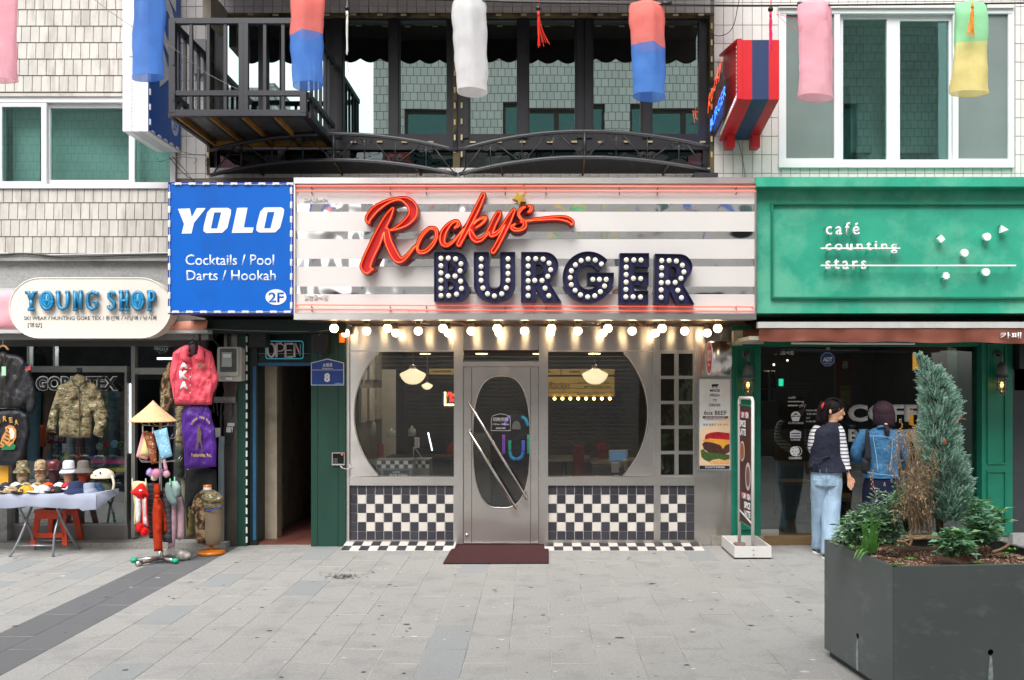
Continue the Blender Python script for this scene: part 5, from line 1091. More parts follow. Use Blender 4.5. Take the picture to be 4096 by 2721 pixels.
def nl(pts,closed=False):q=MB();q.tube([P(*G3(*p),-.06)for p in pts],.0058,8,closed=closed);q.build('letter_tube',m_wn,ns)
nl(ngon(948,226,19,36,16),True);nl(ngon(948,226,26,42,16),True)
nl([(983,268),(983,190),(1008,188),(1024,198),(1026,214),(1016,228),(990,232)]);nl([(976,268),(976,184),(1010,182)])
nl([(1078,190),(1036,190),(1036,262),(1078,262)]);nl([(1036,226),(1072,226)]);nl([(1078,184),(1030,184),(1030,268),(1078,268)])
nl([(1090,266),(1090,190),(1122,262),(1122,188)]);nl([(1084,266),(1084,184),(1094,184),(1116,240)])
q=MB();q.tube([P(*G3(870,246),-.04),P(*G3(1185,246),-.04)],.005,6);q.build('mounting_rod',m_wireg,ns)
# number plate
npl=thing('address_plate','blue house number plate reading 8 on the green boards','number plate',P(754,888,-.11))
def plate(e):return[G3(*p)for p in[(1186+e,436-e),(1186+e,300+e),(1230,290+e),(1284,276+e*1.3),(1340,290+e),(1382-e,300+e),(1382-e,436-e)]]
q=MB();q.ppoly(plate(0),-.112,.01);q.build('border',m_white,npl);q=MB();q.ppoly(plate(4),-.116,.003);q.build('plate',mat('plate_blue','#173f8f',.35),npl)
q=MB();pq(q,G3(1192,343),G3(1377,345),-.118,.001);q.build('rule',m_white,npl)
text('쇼핑로',*G3(1256,303),*G3(1313,325),-.117,m_white,npl,bold=.02,th=.001);text('Shopping-ro',*G3(1252,330),*G3(1317,340),-.117,m_white,npl,bold=.01,th=.001);text('8',*G3(1264,362),*G3(1299,416),-.117,m_white,npl,bold=.05,th=.001);text('17753',*G3(1328,422),*G3(1372,430),-.117,m_white,npl,th=.001)
kp=thing('keypad','small black door keypad with a silver edge on the green boards','keypad',P(779,1060,-.1))
q=MB();pq(q,G3(1310,838),G3(1385,913),-.125,.024);q.build('case',m_steel2,kp);q=MB();pq(q,G3(1314,842),G3(1381,904),-.131,.006);q.build('face',mat('gloss_black','#0c0c0e',.15),kp)
for i in range(3):
 for j in range(4):q=MB();q.ppoly(ngon(*G3(1322+i*9,875+j*7),.7,.7,6),-.1325,.001);q.build('key',m_vg,kp)
q=MB();q.ppoly(ngon(*G3(1370,850),1.4,1.4,8),-.1325,.001);q.build('indicator',mat('orange_led','#ff5a30',.4,em='#ff5020',es=2),kp)
wire([P(*G3(1358,912),-.11),P(*G3(1375,930),-.12),P(*G3(1405,935),-.1),P(*G3(1420,920),-.08),P(*G3(1412,905),-.07)],.005,mat('white_wire','#d5d5d8',.5),'short white cable looping from the keypad to the steel frame')
ol=MB();ol.lathe([(0,0),(.03,0),(.03,.11),(0,.11)],P(*G3(1370,180),-.15),12);tag(ol.build('warning_light',mat('orange_plastic','#d9641e',.3,em='#ff6a10',es=.5),None),'small orange light on the green boards under the lit bulbs','light')
sk_=MB();sk_.bx(722,752,770,815,-.28,-.12);tag(sk_.build('speaker',mat('black_speaker','#17181a',.6,bump=.5,bs=300),None),'black loudspeaker under the ceiling right of the open sign','speaker')
sk_=MB();sk_.bx(573,612,762,800,-.24,-.05);tag(sk_.build('speaker',mat('black_speaker','#17181a',.6),None),'black box unit under the ceiling left of the open sign','speaker')
wire([P(470,758,-.4),P(560,762,-.35),P(700,764,-.3),P(750,762,-.3),P(780,757,-.3)],.004,m_wireg,'thin cable strung under the green ceiling above the doorway')
wire([P(742,765,-.3),P(728,785,-.25),P(727,805,-.2),P(740,820,-.15)],.003,m_wireg,'thin looped wire beside the black loudspeaker')
# ================================================================ clothes shop front
K1=zm(0,1000,1.2057);K2=zm(0,1700,2.613)
def BX(mb,f,x0,x1,y0,y1,yf,yb):a,b=f(x0,y0),f(x1,y1);mb.bx(a[0],b[0],a[1],b[1],yf,yb);return mb
q=MB();q.bx(-900,404,586,601,-.14,-.001);q.build('ledge',m_granite,bl);q=MB();q.bx(-900,404,601.3,690,-.07,-.001);q.build('granite_band',m_granite,bl)
wire([P(-10,588,-.16),P(60,585,-.16),P(150,592,-.16),P(300,588,-.16),P(390,586,-.16)],.011,mat('dark_conduit','#2d2f2c',.6),'dark conduit running along the stone ledge above the clothes shop')
wire([P(-10,583,-.15),P(90,588,-.15),P(190,586,-.15),P(390,583,-.15)],.005,mat('white_wire','#d5d5d8',.5),'thin pale wire resting on the stone ledge above the clothes shop')
yf1=thing('clothes_shop_front','clothes shop front with a glass display case and metal transoms','shop front',P(200,1250))
m_fr=mat('worn_aluminium','#8d8d8a',.4,.7,var=.12,vs=6,dirt=('#4f4d49',7,.62,.6))
q=MB();q.bx(-60,480,768,783,-.3,-.05);q.build('shutter_box',m_fr,yf1)
q=MB();q.bx(-60,480,783,798,-.02,.1);q.build('header',mat('dark_header','#4a4846',.6),yf1)
for a in((*K1(150,0)[:1],K1(612,0)[0],844,858),(K1(650,0)[0],400,848,863)):q=MB();q.bx(*a,-.03,.05);q.build('transom',m_fr,yf1)
for a in((62,68,798,844),(122,127,798,844),(302,311,798,1240),(16,34,860,1246),(287,292,858,1210)):q=MB();q.bx(*a,-.02,.05);q.build('upright',m_fr,yf1)
q=MB();q.bx(-60,16,940,1252,-.12,.1);q.build('granite_pillar',m_granite,yf1)
q=MB();q.bx(68,302,798,844,.02,.026);q.build('pane',m_shopglass,yf1);q=MB();q.bx(311,400,798,848,.02,.026);q.build('pane',m_shopglass,yf1)
q=MB();q.bx(34,290,858,1209,-.01,-.004);q.build('pane',glass('case_glass',(.78,.84,.85),.10),yf1)
x_=P(291,0,-.01).x;q=MB();q.box((x_,-.004,.11),(x_+.006,.9,1.8));q.build('pane',glass('case_glass',(.78,.84,.85),.10),yf1)
q=MB();q.bx(30,294,1211,1246,-.03,.9);q.build('plinth',mat('dark_plinth','#6d6a68',.5,var=.2,vs=4),yf1)
q=MB();q.bx(30,293,1207,1211,-.03,.9);q.build('case_rail',m_fr,yf1)
q=MB();xs0=P(-100,0).x;q.box((xs0,-.23,0),(P(520,0,-.23).x,3.5,.062));q.build('step',mat('speckled_step','#86847e',.8,var=.25,vs=60,dirt=('#5d5a54',4,.55,.5),bump=.5,bs=40),yf1)
yi=thing('clothes_shop_interior','dim interior of the clothes shop behind the glass case','room',P(200,1250,2),kind='structure')
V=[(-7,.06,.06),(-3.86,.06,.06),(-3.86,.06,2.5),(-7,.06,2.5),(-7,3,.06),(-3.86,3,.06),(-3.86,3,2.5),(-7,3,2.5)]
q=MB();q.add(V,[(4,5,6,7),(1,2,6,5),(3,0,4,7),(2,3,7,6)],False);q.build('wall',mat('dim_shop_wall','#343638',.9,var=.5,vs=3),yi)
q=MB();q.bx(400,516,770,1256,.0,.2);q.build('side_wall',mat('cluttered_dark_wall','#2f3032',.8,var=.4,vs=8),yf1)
# clothes rails inside: hazy garments
rg2=random.Random(5)
for i in range(13):
 cc_=['#3b5360','#5d4a3b','#2f3d4a','#72777b','#553338','#28303a','#6b6a55'][i%7];u=60+i*27;t_=MB()
 w_=rg2.uniform(26,40)
 cushion(t_,[(u,905),(u+w_*.4,895),(u+w_,905),(u+w_*.9,1080+rg2.uniform(-40,60)),(u+3,1085)],.9+rg2.random()*.7,.05,14,14,wr=.03,seed=i)
 tag(t_.build('hanging_coat',mat('dim_cloth_'+cc_[1:3],cc_,.9),None),'dim '+['blue-grey','brown','navy','grey','plum','dark blue','olive'][i%7]+' coat hanging inside, '+['left half','right half'][i>6]+' of the display glass','garment','dim clothes inside the clothes shop')
 # contents of the glass case
def gd(pts,f,m,name,lab,cat,y,t=.012,st=7,edge=8,wr=0.,grp=None):
 q=MB();cushion(q,[f(*p)for p in pts],y,t,st,edge,wr=wr);return tag(q.build(name,m,None),lab,cat,grp)
gd([(415,0),(490,0),(480,225),(415,225)],K2,mat('orange_quilt','#d9531a',.5,var=.1),'quilted_vest','orange quilted vest hanging in the display case','vest',.25,.03,6,12,.02)
q=MB();BX(q,K2,495,690,85,195,.3,.31);sg_=tag(q.build('notice',mat('faded_red_notice','#7c1f28',.6),None),'red notice inside the display case, seen reversed','notice');text('언힘시',*K2(512,110),*K2(672,165),.298,m_vg,sg_,mirror=True,bold=.02,th=.001)
for i,(x,c_)in enumerate(((495,'#3d8fc4'),(642,'#1d7f63'),(672,'#cdb84a'),(880,'#2b7ea8'),(822,'#c8a83a'))):
 q=MB();BX(q,K2,x,x+26,295,425,.1,.106);tag(q.build('webbing_strap',mat('strap_'+c_[1:],c_,.6),None),['light blue','green','yellow','teal blue','amber'][i]+' webbing strap hanging on the rack in the display case','strap')
for pts,c_,lb in((((775,300),(800,292),(915,380),(905,405),(865,410)),'#b3222a','red'),(((905,300),(935,300),(940,380),(890,425),(865,415),(905,370)),'#1d7f63','green'),(((950,290),(975,290),(1048,425),(1015,430)),'#51329a','purple')):
 q=MB();q.ppoly([K2(*p)for p in pts],.06,.006);tag(q.build('webbing_strap',mat('strap_'+c_[1:],c_,.6),None),lb+' folded webbing strap slanting in the display case','strap')
for y0_,c_,lb,xx in((362,'#d8407e','pink',948),(450,'#c9b02f','yellow',1130)):
 q=MB();BX(q,K2,xx,1320,y0_,y0_+42,.04,.06);tag(q.build('belt',mat('belt_'+lb,c_,.5),None),lb+' woven belt lying across the display shelf','belt')
q=MB();BX(q,K2,1105,1285,985,1025,.1,.3);tag(q.build('storage_tray',mat('teal_tray','#1b8572',.4),None),'teal tray at the bottom right of the display case','tray')
q=MB()
for i in range(14):BX(q,K2,490+i*34,492+i*34,235,470,.12,.125)
for i in range(8):BX(q,K2,490,935,240+i*32,242+i*32,.125,.13)
tag(q.build('wire_grid',m_steel2,None),'wire grid rack standing inside the display case','rack')
for i,(x,y,r,c_,lb)in enumerate(((1040,225,38,'#c7ccc6','black and white flower'),(1112,208,30,'#b5393f','red'),(1195,200,40,'#8fb3c6','pale blue'),(1262,215,42,'#5d6740','fuzzy olive'))):
 a=K2(x,y);c=P(*a,.04);rr_=px(r/4.53,.04);q=MB()
 for k in range(14):q.ball(c+Vector((rr_*.75*cos(k*pi/7),0,rr_*.75*sin(k*pi/7))),rr_*.3,6,4)
 q.ball(c,rr_*.5,8,6);tag(q.build('knitted_scrubber',mat('yarn_'+c_[1:],c_,.95,bump=1,bs=300),None),lb+' knitted round hanging in the display case','knitted round')
for i in range(7):
 q=MB();x=545+i*100;BX(q,K2,x,x+70,470,560,.3,.5);tag(q.build('folded_goods',mat('goods_%d'%i,['#4a3a34','#7d8a86','#2d3c55','#87533d','#4c5248','#8f8b80','#303438'][i],.8,var=.3,vs=20),None),'folded goods stacked in the display case, %s'%['behind the maroon cap','behind the white hat','behind the grey hat','under the pink belt','under the yellow belt','by the glass edge','at the case corner'][i],'goods')
text('GORE  TEX',*K1(172,608),*K1(568,680),-.012,m_vy,yf1,bold=.075,th=.001);text('GORE  TEX',*K1(175,612),*K1(565,676),-.015,m_vd,yf1,bold=.035,th=.001)
fl=MB();BX(fl,K1,612,634,645,980,.06,.1);tag(fl.build('strip_light',mat('fluorescent','#ffffff',.4,em='#eef6ff',es=2.2),None),'vertical lit tube light at the right edge of the glass case','light')
fl=MB();BX(fl,K1,757,832,519,529,.6,.65);tag(fl.build('strip_light',mat('fluorescent','#ffffff',.4,em='#eef6ff',es=2.2),None),'short horizontal lit tube deep in the clothes shop','light')
lamp(-4.6,1.2,2.2,9,(.9,.95,1))
# shop awning and capsule sign
pa=thing('shop_awning','folded pink awning behind the oval shop sign','awning',P(200,765,-.4));m_pk=mat('pink_awning_cloth','#d99aa4',.8,var=.08,vs=4)
q=MB();cushion(q,[(-60,672),(45,668),(60,760),(-60,762)],-.42,.03,14,20,wr=.02);q.build('cloth',m_pk,pa)
q=MB();cushion(q,[(340,745),(478,738),(476,768),(372,769)],-.42,.02,10,14,wr=.02);q.build('cloth',mat('orange_pink_cloth','#d8927c',.8,var=.1),pa)
q=MB();q.bx(-60,478,760,768,-.44,-.3);q.bx(-60,50,664,670,-.42,-.2);q.build('bar',mat('grey_white_bar','#b5b6b3',.5,dirt=('#7a5a43',9,.66,.7)),pa)
YY=-.6
ys2=thing('oval_shop_sign','cream capsule-shaped clothes shop sign with raised blue letters','shop sign',P(206,779,YY))
cap=arc(324,710.3,70,69,-90,90,18)+arc(92,710.3,70,69,90,270,18)
q=MB();q.ppoly(cap,YY,.18);q.build('panel',mat('cream_panel','#dcd6cb',.4,var=.02,dirt=('#9b8d7b',6,.66,.5,(3,1,.3))),ys2)
q=MB();q.tube([P(u,v,YY)for u,v in cap],.007,6,closed=True);q.build('rim',mat('cream_panel','#dcd6cb',.4),ys2)
q=MB();q.box((P(60,0,-.5).x,-.42,P(0,700,-.5).z),(P(360,0,-.5).x,-.01,P(0,690,-.5).z));q.build('bracket',m_fr,ys2)
m_bl=mat('raised_blue_letter','#1f86b8',.35,coat=.2);m_bd=mat('dark_letter_side','#2a5a70',.5)
# heavy slab letters from strokes
def slab(ch,x0,x1):
 y0,y1=203,287;xm=(x0+x1)/2;w_=x1-x0;S=[]
 if ch=='Y':S=[[(x0,y0+4),(x0+12,y0),(xm,242)],[(x1,y0+4),(x1-12,y0),(xm,242)],[(xm,240),(xm,y1)],[(xm-14,y1),(xm+14,y1)]]
 if ch=='O':S=[ngon(xm,245,w_/2-3,40,22)+[ngon(xm,245,w_/2-3,40,22)[0]],ngon(xm,245,w_/2-15,28,22)+[ngon(xm,245,w_/2-15,28,22)[0]],[(xm,218),(xm,272)],[(x0+14,245),(x1-14,245)]]
 if ch=='U':S=[[(x0,y0+2),(x0+18,y0+2)],[(x1-18,y0+2),(x1,y0+2)],[(x0+9,y0+2),(x0+9,255),(x0+16,278),(xm,285),(x1-16,278),(x1-9,255),(x1-9,y0+2)]]
 if ch=='N':S=[[(x0,y1),(x0+16,y1)],[(x0+8,y1),(x0+8,y0)],[(x0+2,y0),(x0+10,y0),(x1-8,y1)],[(x1-8,y1),(x1-8,y0)],[(x1-16,y0),(x1,y0)]]
 if ch=='G':S=[[(x1-4,218),(x1-14,207),(xm,y0),(x0+8,214),(x0+2,245),(x0+8,276),(xm,y1),(x1-10,280),(x1-6,250),(xm+4,250)],[(x1-4,y0),(x1-4,222)]]
 if ch=='S':S=[[(x1-4,222),(x1-8,208),(xm,y0),(x0+6,212),(x0+6,230),(xm,243),(x1-4,256),(x1-6,278),(xm,y1),(x0+6,280),(x0+2,268)]]
 if ch=='H':S=[[(x0,y0),(x0+18,y0)],[(x0,y1),(x0+18,y1)],[(x1-18,y0),(x1,y0)],[(x1-18,y1),(x1,y1)],[(x0+9,y0),(x0+9,y1)],[(x1-9,y0),(x1-9,y1)],[(x0+9,245),(x1-9,245)]]
 if ch=='P':S=[[(x0,y1),(x0+20,y1)],[(x0+10,y1),(x0+10,y0)],[(x0,y0),(x0+24,y0),(x1-6,208),(x1-2,224),(x1-8,242),(x0+10,248)]]
 for mm,r_,dy,nm in((m_bd,.0195,0.,'letter_edge'),(m_bl,.0145,-.014,'letter')):
  q=MB()
  for s_ in S:q.tube([P(*K1(*p),YY-.03+dy)for p in s_],r_,8)
  q.build(nm,mm,ys2)
for ch,a,b in(('Y',120,182),('O',192,260),('U',268,340),('N',350,402),('G',415,476),('S',516,560),('H',572,626),('O',632,698),('P',707,752)):slab(ch,a+4,b-4)
m_gy=mat('grey_print','#55575a',.6)
text('SKI WEAR / HUNTING GORE TEX / 등산복 / 사냥복 / 낚시복',*K1(115,317),*K1(757,340),YY-.002,m_gy,ys2,bold=.004,th=.001);text('[영샵]',*K1(134,350),*K1(202,376),YY-.002,m_gy,ys2,bold=.004,th=.001)
# ================================================================ column with meter, pipes
cm=thing('steel_pillar','scratched steel-clad pillar between the clothes shop and green doorway','pillar',P(531,1258));q=MB();q.bx(516,546.5,752,1258,-.1,.25);q.build('cladding',mat('dull_scratched_steel','#77736f',.35,.9,var=.2,vs=5,dirt=('#4c443d',4,.6,.6)),cm)
q=MB();q.bx(480,516,768,1258,-.0,.25);tag(q.build('recess_wall',mat('cluttered_dark_wall','#2f3032',.8),None),'dark recess wall behind the meter and pipes','wall',kind='structure')
em_=thing('electric_meter','off-white electric meter box with a clear window beside the pink jacket','meter',P(528,880,-.2));m_mt2=mat('meter_plastic','#b9b6ad',.45,var=.05,dirt=('#7d7a72',7,.64,.4))
def rrp(x0,y0,x1,y1,r,f):return[f(*p)for p in arc(x1-r,y0+r,r,r,-90,0,4)+arc(x1-r,y1-r,r,r,0,90,4)+arc(x0+r,y1-r,r,r,90,180,4)+arc(x0+r,y0+r,r,r,180,270,4)]
q=MB();q.ppoly(rrp(625,206,772,412,14,G3),-.2,.18);q.build('case',m_mt2,em_);q=MB();q.ppoly(rrp(628,208,752,380,12,G3),-.225,.024);q.build('cover',m_mt2,em_)
q=MB();q.ppoly(rrp(641,216,740,356,8,G3),-.229,.004);q.build('window',mat('meter_window','#5c625f',.15,var=.3,vs=20),em_)
q=MB();BX(q,G3,652,712,238,325,-.232,-.229);q.build('dial',mat('meter_dial','#a9b2ac',.5),em_);q=MB();BX(q,G3,675,712,386,402,-.206,-.2);q.build('label',m_white,em_);q=MB();BX(q,G3,660,706,248,270,-.234,-.232);q.build('counter',m_white,em_)
wire([P(*G3(650,1415),-.14),P(*G3(650,1100),-.14),P(*G3(650,850),-.14),P(*G3(654,740),-.14)],.031,mat('grey_blue_pipe','#6f7d84',.5,var=.1,dirt=('#8d8478',6,.65,.5)),'grey plastic downpipe beside the mannequin','pipe',name='downpipe',n=12)
for i,(a,b,c_)in enumerate((((640,420),(612,480),(625,560)),((660,420),(680,520),(652,640)),((690,420),(650,560),(648,740)),((715,430),(740,500),(668,690)),((620,430),(590,470),(602,540)),((700,420),(720,600),(690,660)))):
 wire([P(*G3(*a),-.08),P(*G3(*b),-.1),P(*G3(*c_),-.08),P(*G3(c_[0]+4,c_[1]+60),-.08)],.008,m_wire,'black power cable looping below the meter, number %s from the pillar'%['four','three','two','zero','five','one'][i],'cable','cables under the electric meter')
wire([P(*G3(700,660),-.12),P(*G3(712,720),-.13),P(*G3(690,790),-.14),P(*G3(630,808),-.14)],.006,m_wire,'black cable curling round the downpipe by the small notices')
for pts in(((690,205),(688,130),(705,60)),((640,205),(600,150),(610,60)),((560,205),(575,160),(680,110))):wire([P(*G3(*p),-.15)for p in pts],.012,m_wire,{690:'black cable rising straight up from the meter top',640:'black cable bending left above the meter',560:'black cable slanting from the pink jacket towards the ceiling'}[pts[0][0]],'cable','cables above the meter')
q=MB();BX(q,G3,605,733,505,540,-.16,-.12)
for x in(672,698,714):q.lathe([(0,-.012),(.011,-.012),(.011,0)],P(*G3(x,524),-.165),8,'y')
tag(q.build('pipe_bracket',m_fr,None),'metal strap bracket below the electric meter','bracket')
for a in((686,660,728,680),(680,685,717,716),(610,690,645,745)):q=MB();BX(q,G3,a[0],a[2],a[1],a[3],-.13,-.125);tag(q.build('notice',mat('white_notice','#b9b9b6',.6),None),{686:'small printed notice, upper one below the meter',680:'small blank notice just under the printed one',610:'grey tag hanging on the cables left of the downpipe'}[a[0]],'notice','small notices below the meter')
wire([P(*G3(450,935),-.3),P(*G3(462,1040),-.32),P(*G3(475,1160),-.35)],.009,m_white,'white pole leaning under the purple jacket','pole',name='pole',n=8)
wire([P(*G3(520,60),-.3),P(*G3(522,205),-.3)],.012,mat('dark_rail','#1f2224',.5),'dark rail hook holding the jackets','hook',name='hook_rail',n=8)
# ================================================================ balcony
bc=thing('steel_balcony','dark steel balcony cage with barred rails jutting over the bar sign','balcony',P(550,268,-1.11));yb_=-1.11;m_bk=mat('dark_grey_paint','#2a2b30',.42,var=.12,vs=8,bump=.15,bs=90)
xL,xR=P(392,0,yb_).x,P(707,0,yb_).x;zF,zT=P(0,262,yb_).z,P(0,50,yb_).z;s_=.026
def bar(a,b,r,nm='bar',m=m_bk,par=bc):
 a,b=Vector(a),Vector(b);q=MB();d_=(b-a).normalized();up=Vector((0,0,1))if abs(d_.z)<.9 else Vector((1,0,0));x=d_.cross(up).normalized()*r;y=x.cross(d_).normalized()*r
 V=[p+sx_*x+sy_*y for p in(a,b)for sx_,sy_ in((-1,-1),(1,-1),(1,1),(-1,1))]
 q.add(V,[(0,1,2,3),(7,6,5,4),(0,4,5,1),(1,5,6,2),(2,6,7,3),(3,7,4,0)],False);return q.build(nm,m,par)
for z,r in((zF,.03),(zT,.026),(P(0,216,yb_).z,.024)):
 bar((xL,yb_,z),(xR,yb_,z),r,'rail');bar((xL,yb_+.03,z),(xL,-.02,z),r,'rail');bar((xR,yb_+.03,z),(xR,-.02,z),r,'rail')
bar((xL,-.03,zF),(xR,-.03,zF),.03,'rail',mat('amber_undercoat','#a6762e',.6,var=.2))
for u,r in((399,.03),(441,.015),(480.6,.015),(520,.015),(557,.022),(568,.022),(611,.015),(653,.015),(700,.03)):
 x=P(u,0,yb_).x;bar((x,yb_-.003 if r>.02 else yb_,zF),(x,yb_-.003 if r>.02 else yb_,zT),r,'post' if r>.02 else 'bar')
for k in range(1,6):
 y=yb_+k*.18
 for x in(xL,xR):bar((x,y,zF),(x,y,zT),.014)
for i in range(5):
 x=xL+.03+(xR-xL-.06)*i/4;q=MB();q.box((x-.022,yb_+.03,zF-.03),(x+.012,-.04,zF+.02));q.build('joist',m_bk,bc);q=MB();q.box((x+.0125,yb_+.035,zF-.028),(x+.03,-.045,zF+.02));q.build('joist_side',mat('amber_undercoat','#a6762e',.6,var=.2),bc)
mt_=mat('tread_plate','#77787a',.4,.7,var=.2,vs=3,dirt=('#4b4a49',2,.5,.6))
q=MB();q.box((xL,yb_,zF+.022),(xR,-.02,zF+.03));q.build('floor_plate',mt_,bc)
q=MB();rr2=random.Random(2)
for i in range(34):
 for j in range(22):
  x=xL+.06+i*.045+(j%2)*.022;y=yb_+.06+j*.045
  if x<xR-.04:a_=.7 if(i+j)%2 else-.7;dx,dy=.013*cos(a_),.013*sin(a_);q.add([(x-dx,y-dy,zF+.021),(x+dy*.3,y-dx*.3,zF+.0185),(x+dx,y+dy,zF+.021),(x-dy*.3,y+dx*.3,zF+.0185)],[(0,1,2,3)],False)
q.build('tread_pattern',mt_,bc,kind='stuff')
q=MB();q.bx(396,402,120,150,yb_-.04,yb_-.03);q.bx(396,402,215,232,yb_-.04,yb_-.03);q.build('hinge',m_bk,bc)
# ================================================================ wrought canopy rails
def rail_unit(u0,um,u1,vt,vm,vb,wt,wm_,wb_,lab):
 yr=-.42;t_=thing('wrought_iron_canopy',lab,'canopy',P((u0+u1)/2,(vt+wt)/2,yr),'curved wrought iron canopies over the signs')
 def bow(f,va,vm2,vb2,y=yr):
  u=u0+(u1-u0)*f;g_=abs(f-.5)*2;base=va if f<.5 else vb2;return(u,vm2+(base-vm2)*g_**2)
 up=[bow(i/24,vt,vm,vb)for i in range(25)];lo=[bow(i/24,wt,wm_,wb_)for i in range(25)]
 for l_,nm in((up,'top_rail'),(lo,'bottom_rail')):q=MB();q.tube([P(*p,yr)for p in l_],.021,10);q.build(nm,m_bk,t_)
 q=MB()
 A_=[P(*p,yr+.0)for p in lo];B_=[Vector((p.x,-.012,P(0,401,-.012).z))for p in A_]
 for i in range(24):q.quad(A_[i],A_[i+1],B_[i+1],B_[i]);q.quad(*[p+Vector((0,0,.004))for p in(A_[i],A_[i+1],B_[i+1],B_[i])])
 q.build('sheet',mat('dark_canopy_sheet','#27282a',.6,var=.2),t_)
 for i in(4,12,20):q=MB();q.tube([A_[i]-Vector((0,0,.012)),B_[i]-Vector((0,0,.012))],.013,6);q.build('rib',mat('rusty_rib','#4d3a2a',.7,var=.3,vs=20),t_)
 n=8;m_ir=mat('black_iron','#1b1b1d',.45)
 for k in range(1,n):
  f=k/n;a,b=bow(f,vt,vm,vb),bow(f,wt,wm_,wb_);q=MB();q.tube([P(*a,yr),P(*b,yr)],.007 if k!=n//2 else.02,6);q.build('baluster',m_ir,t_)
  top=k%2==1
  for sg_2 in(-1,1):
   ux,vv=(a[0],a[1]+12)if top else(b[0],b[1]-12);pts=[]
   for j in range(15):
    th_=j/14*1.6*2*pi;r_=9.5*(1-j/14*.72);pts.append(P(ux+sg_2*(10+r_*cos(th_+pi)),vv+(1 if top else-1)*r_*sin(th_)*1,yr))
   nf=(k+sg_2)/n
   ee=bow(nf,wt,wm_,wb_)if top else bow(nf,vt,vm,vb)
   if top:q=MB();q.tube([P(ux+sg_2*14,vv-8,yr),P((ux+ee[0])/2+sg_2*4,(vv+ee[1])/2-4,yr),P(ee[0]-sg_2*8,ee[1]-6,yr)],.0075,6);q.build('brace',m_ir,t_)
   q=MB();q.tube(pts,.006,6);q.build('scroll',m_ir,t_)
rail_unit(485,769,1053,346,309,347,404,369,402,'curved black wrought iron canopy rail under the balcony, left of the pair')
rail_unit(1058,1347,1637,346,303,340,402,363,395,'curved black wrought iron canopy rail under the black windows, right of the pair')
q=MB();q.bx(1600,1655,398,409,-.55,-.3);tag(q.build('spot_housing',m_black,None),'dark light housing on top of the burger sign under the canopy end','light')
# ================================================================ lanterns, tassels, cable
def cloth(name,col):
 if name in MC:return MC[name]
 m=bpy.data.materials.new(name);m.use_nodes=True;t=m.node_tree;L=t.links.new;b=t.nodes['Principled BSDF'];o=[n for n in t.nodes if n.type=='OUTPUT_MATERIAL'][0]
 tr=N(t,'ShaderNodeBsdfTranslucent');mx=N(t,'ShaderNodeMixShader');mx.inputs[0].default_value=.5;tp=N(t,'ShaderNodeBsdfTransparent');mx2=N(t,'ShaderNodeMixShader');mx2.inputs[0].default_value=.16
 g_=N(t,'ShaderNodeNewGeometry');nz=N(t,'ShaderNodeTexNoise',Scale=9.,Detail=4.);L(g_.outputs['Position'],nz.inputs[0]);mr=N(t,'ShaderNodeMapRange');L(nz.outputs[0],mr.inputs[0]);mr.inputs[3].default_value=.82;mr.inputs[4].default_value=1.12
 vm=N(t,'ShaderNodeVectorMath',operation='SCALE');vm.inputs[0].default_value=hexc(col)[:3];L(mr.outputs[0],vm.inputs['Scale']);L(vm.outputs[0],b.inputs['Base Color']);L(vm.outputs[0],tr.inputs[0])
 bp=N(t,'ShaderNodeBump',Strength=.8,Distance=.012);L(nz.outputs[0],bp.inputs['Height']);L(bp.outputs[0],b.inputs['Normal'])
 b.inputs['Roughness'].default_value=.75;b.inputs['Specular IOR Level'].default_value=.2
 L(b.outputs[0],mx.inputs[1]);L(tr.outputs[0],mx.inputs[2]);L(mx.outputs[0],mx2.inputs[1]);L(tp.outputs[0],mx2.inputs[2]);L(mx2.outputs[0],o.inputs[0]);MC[name]=m;return m
LY=-2.4
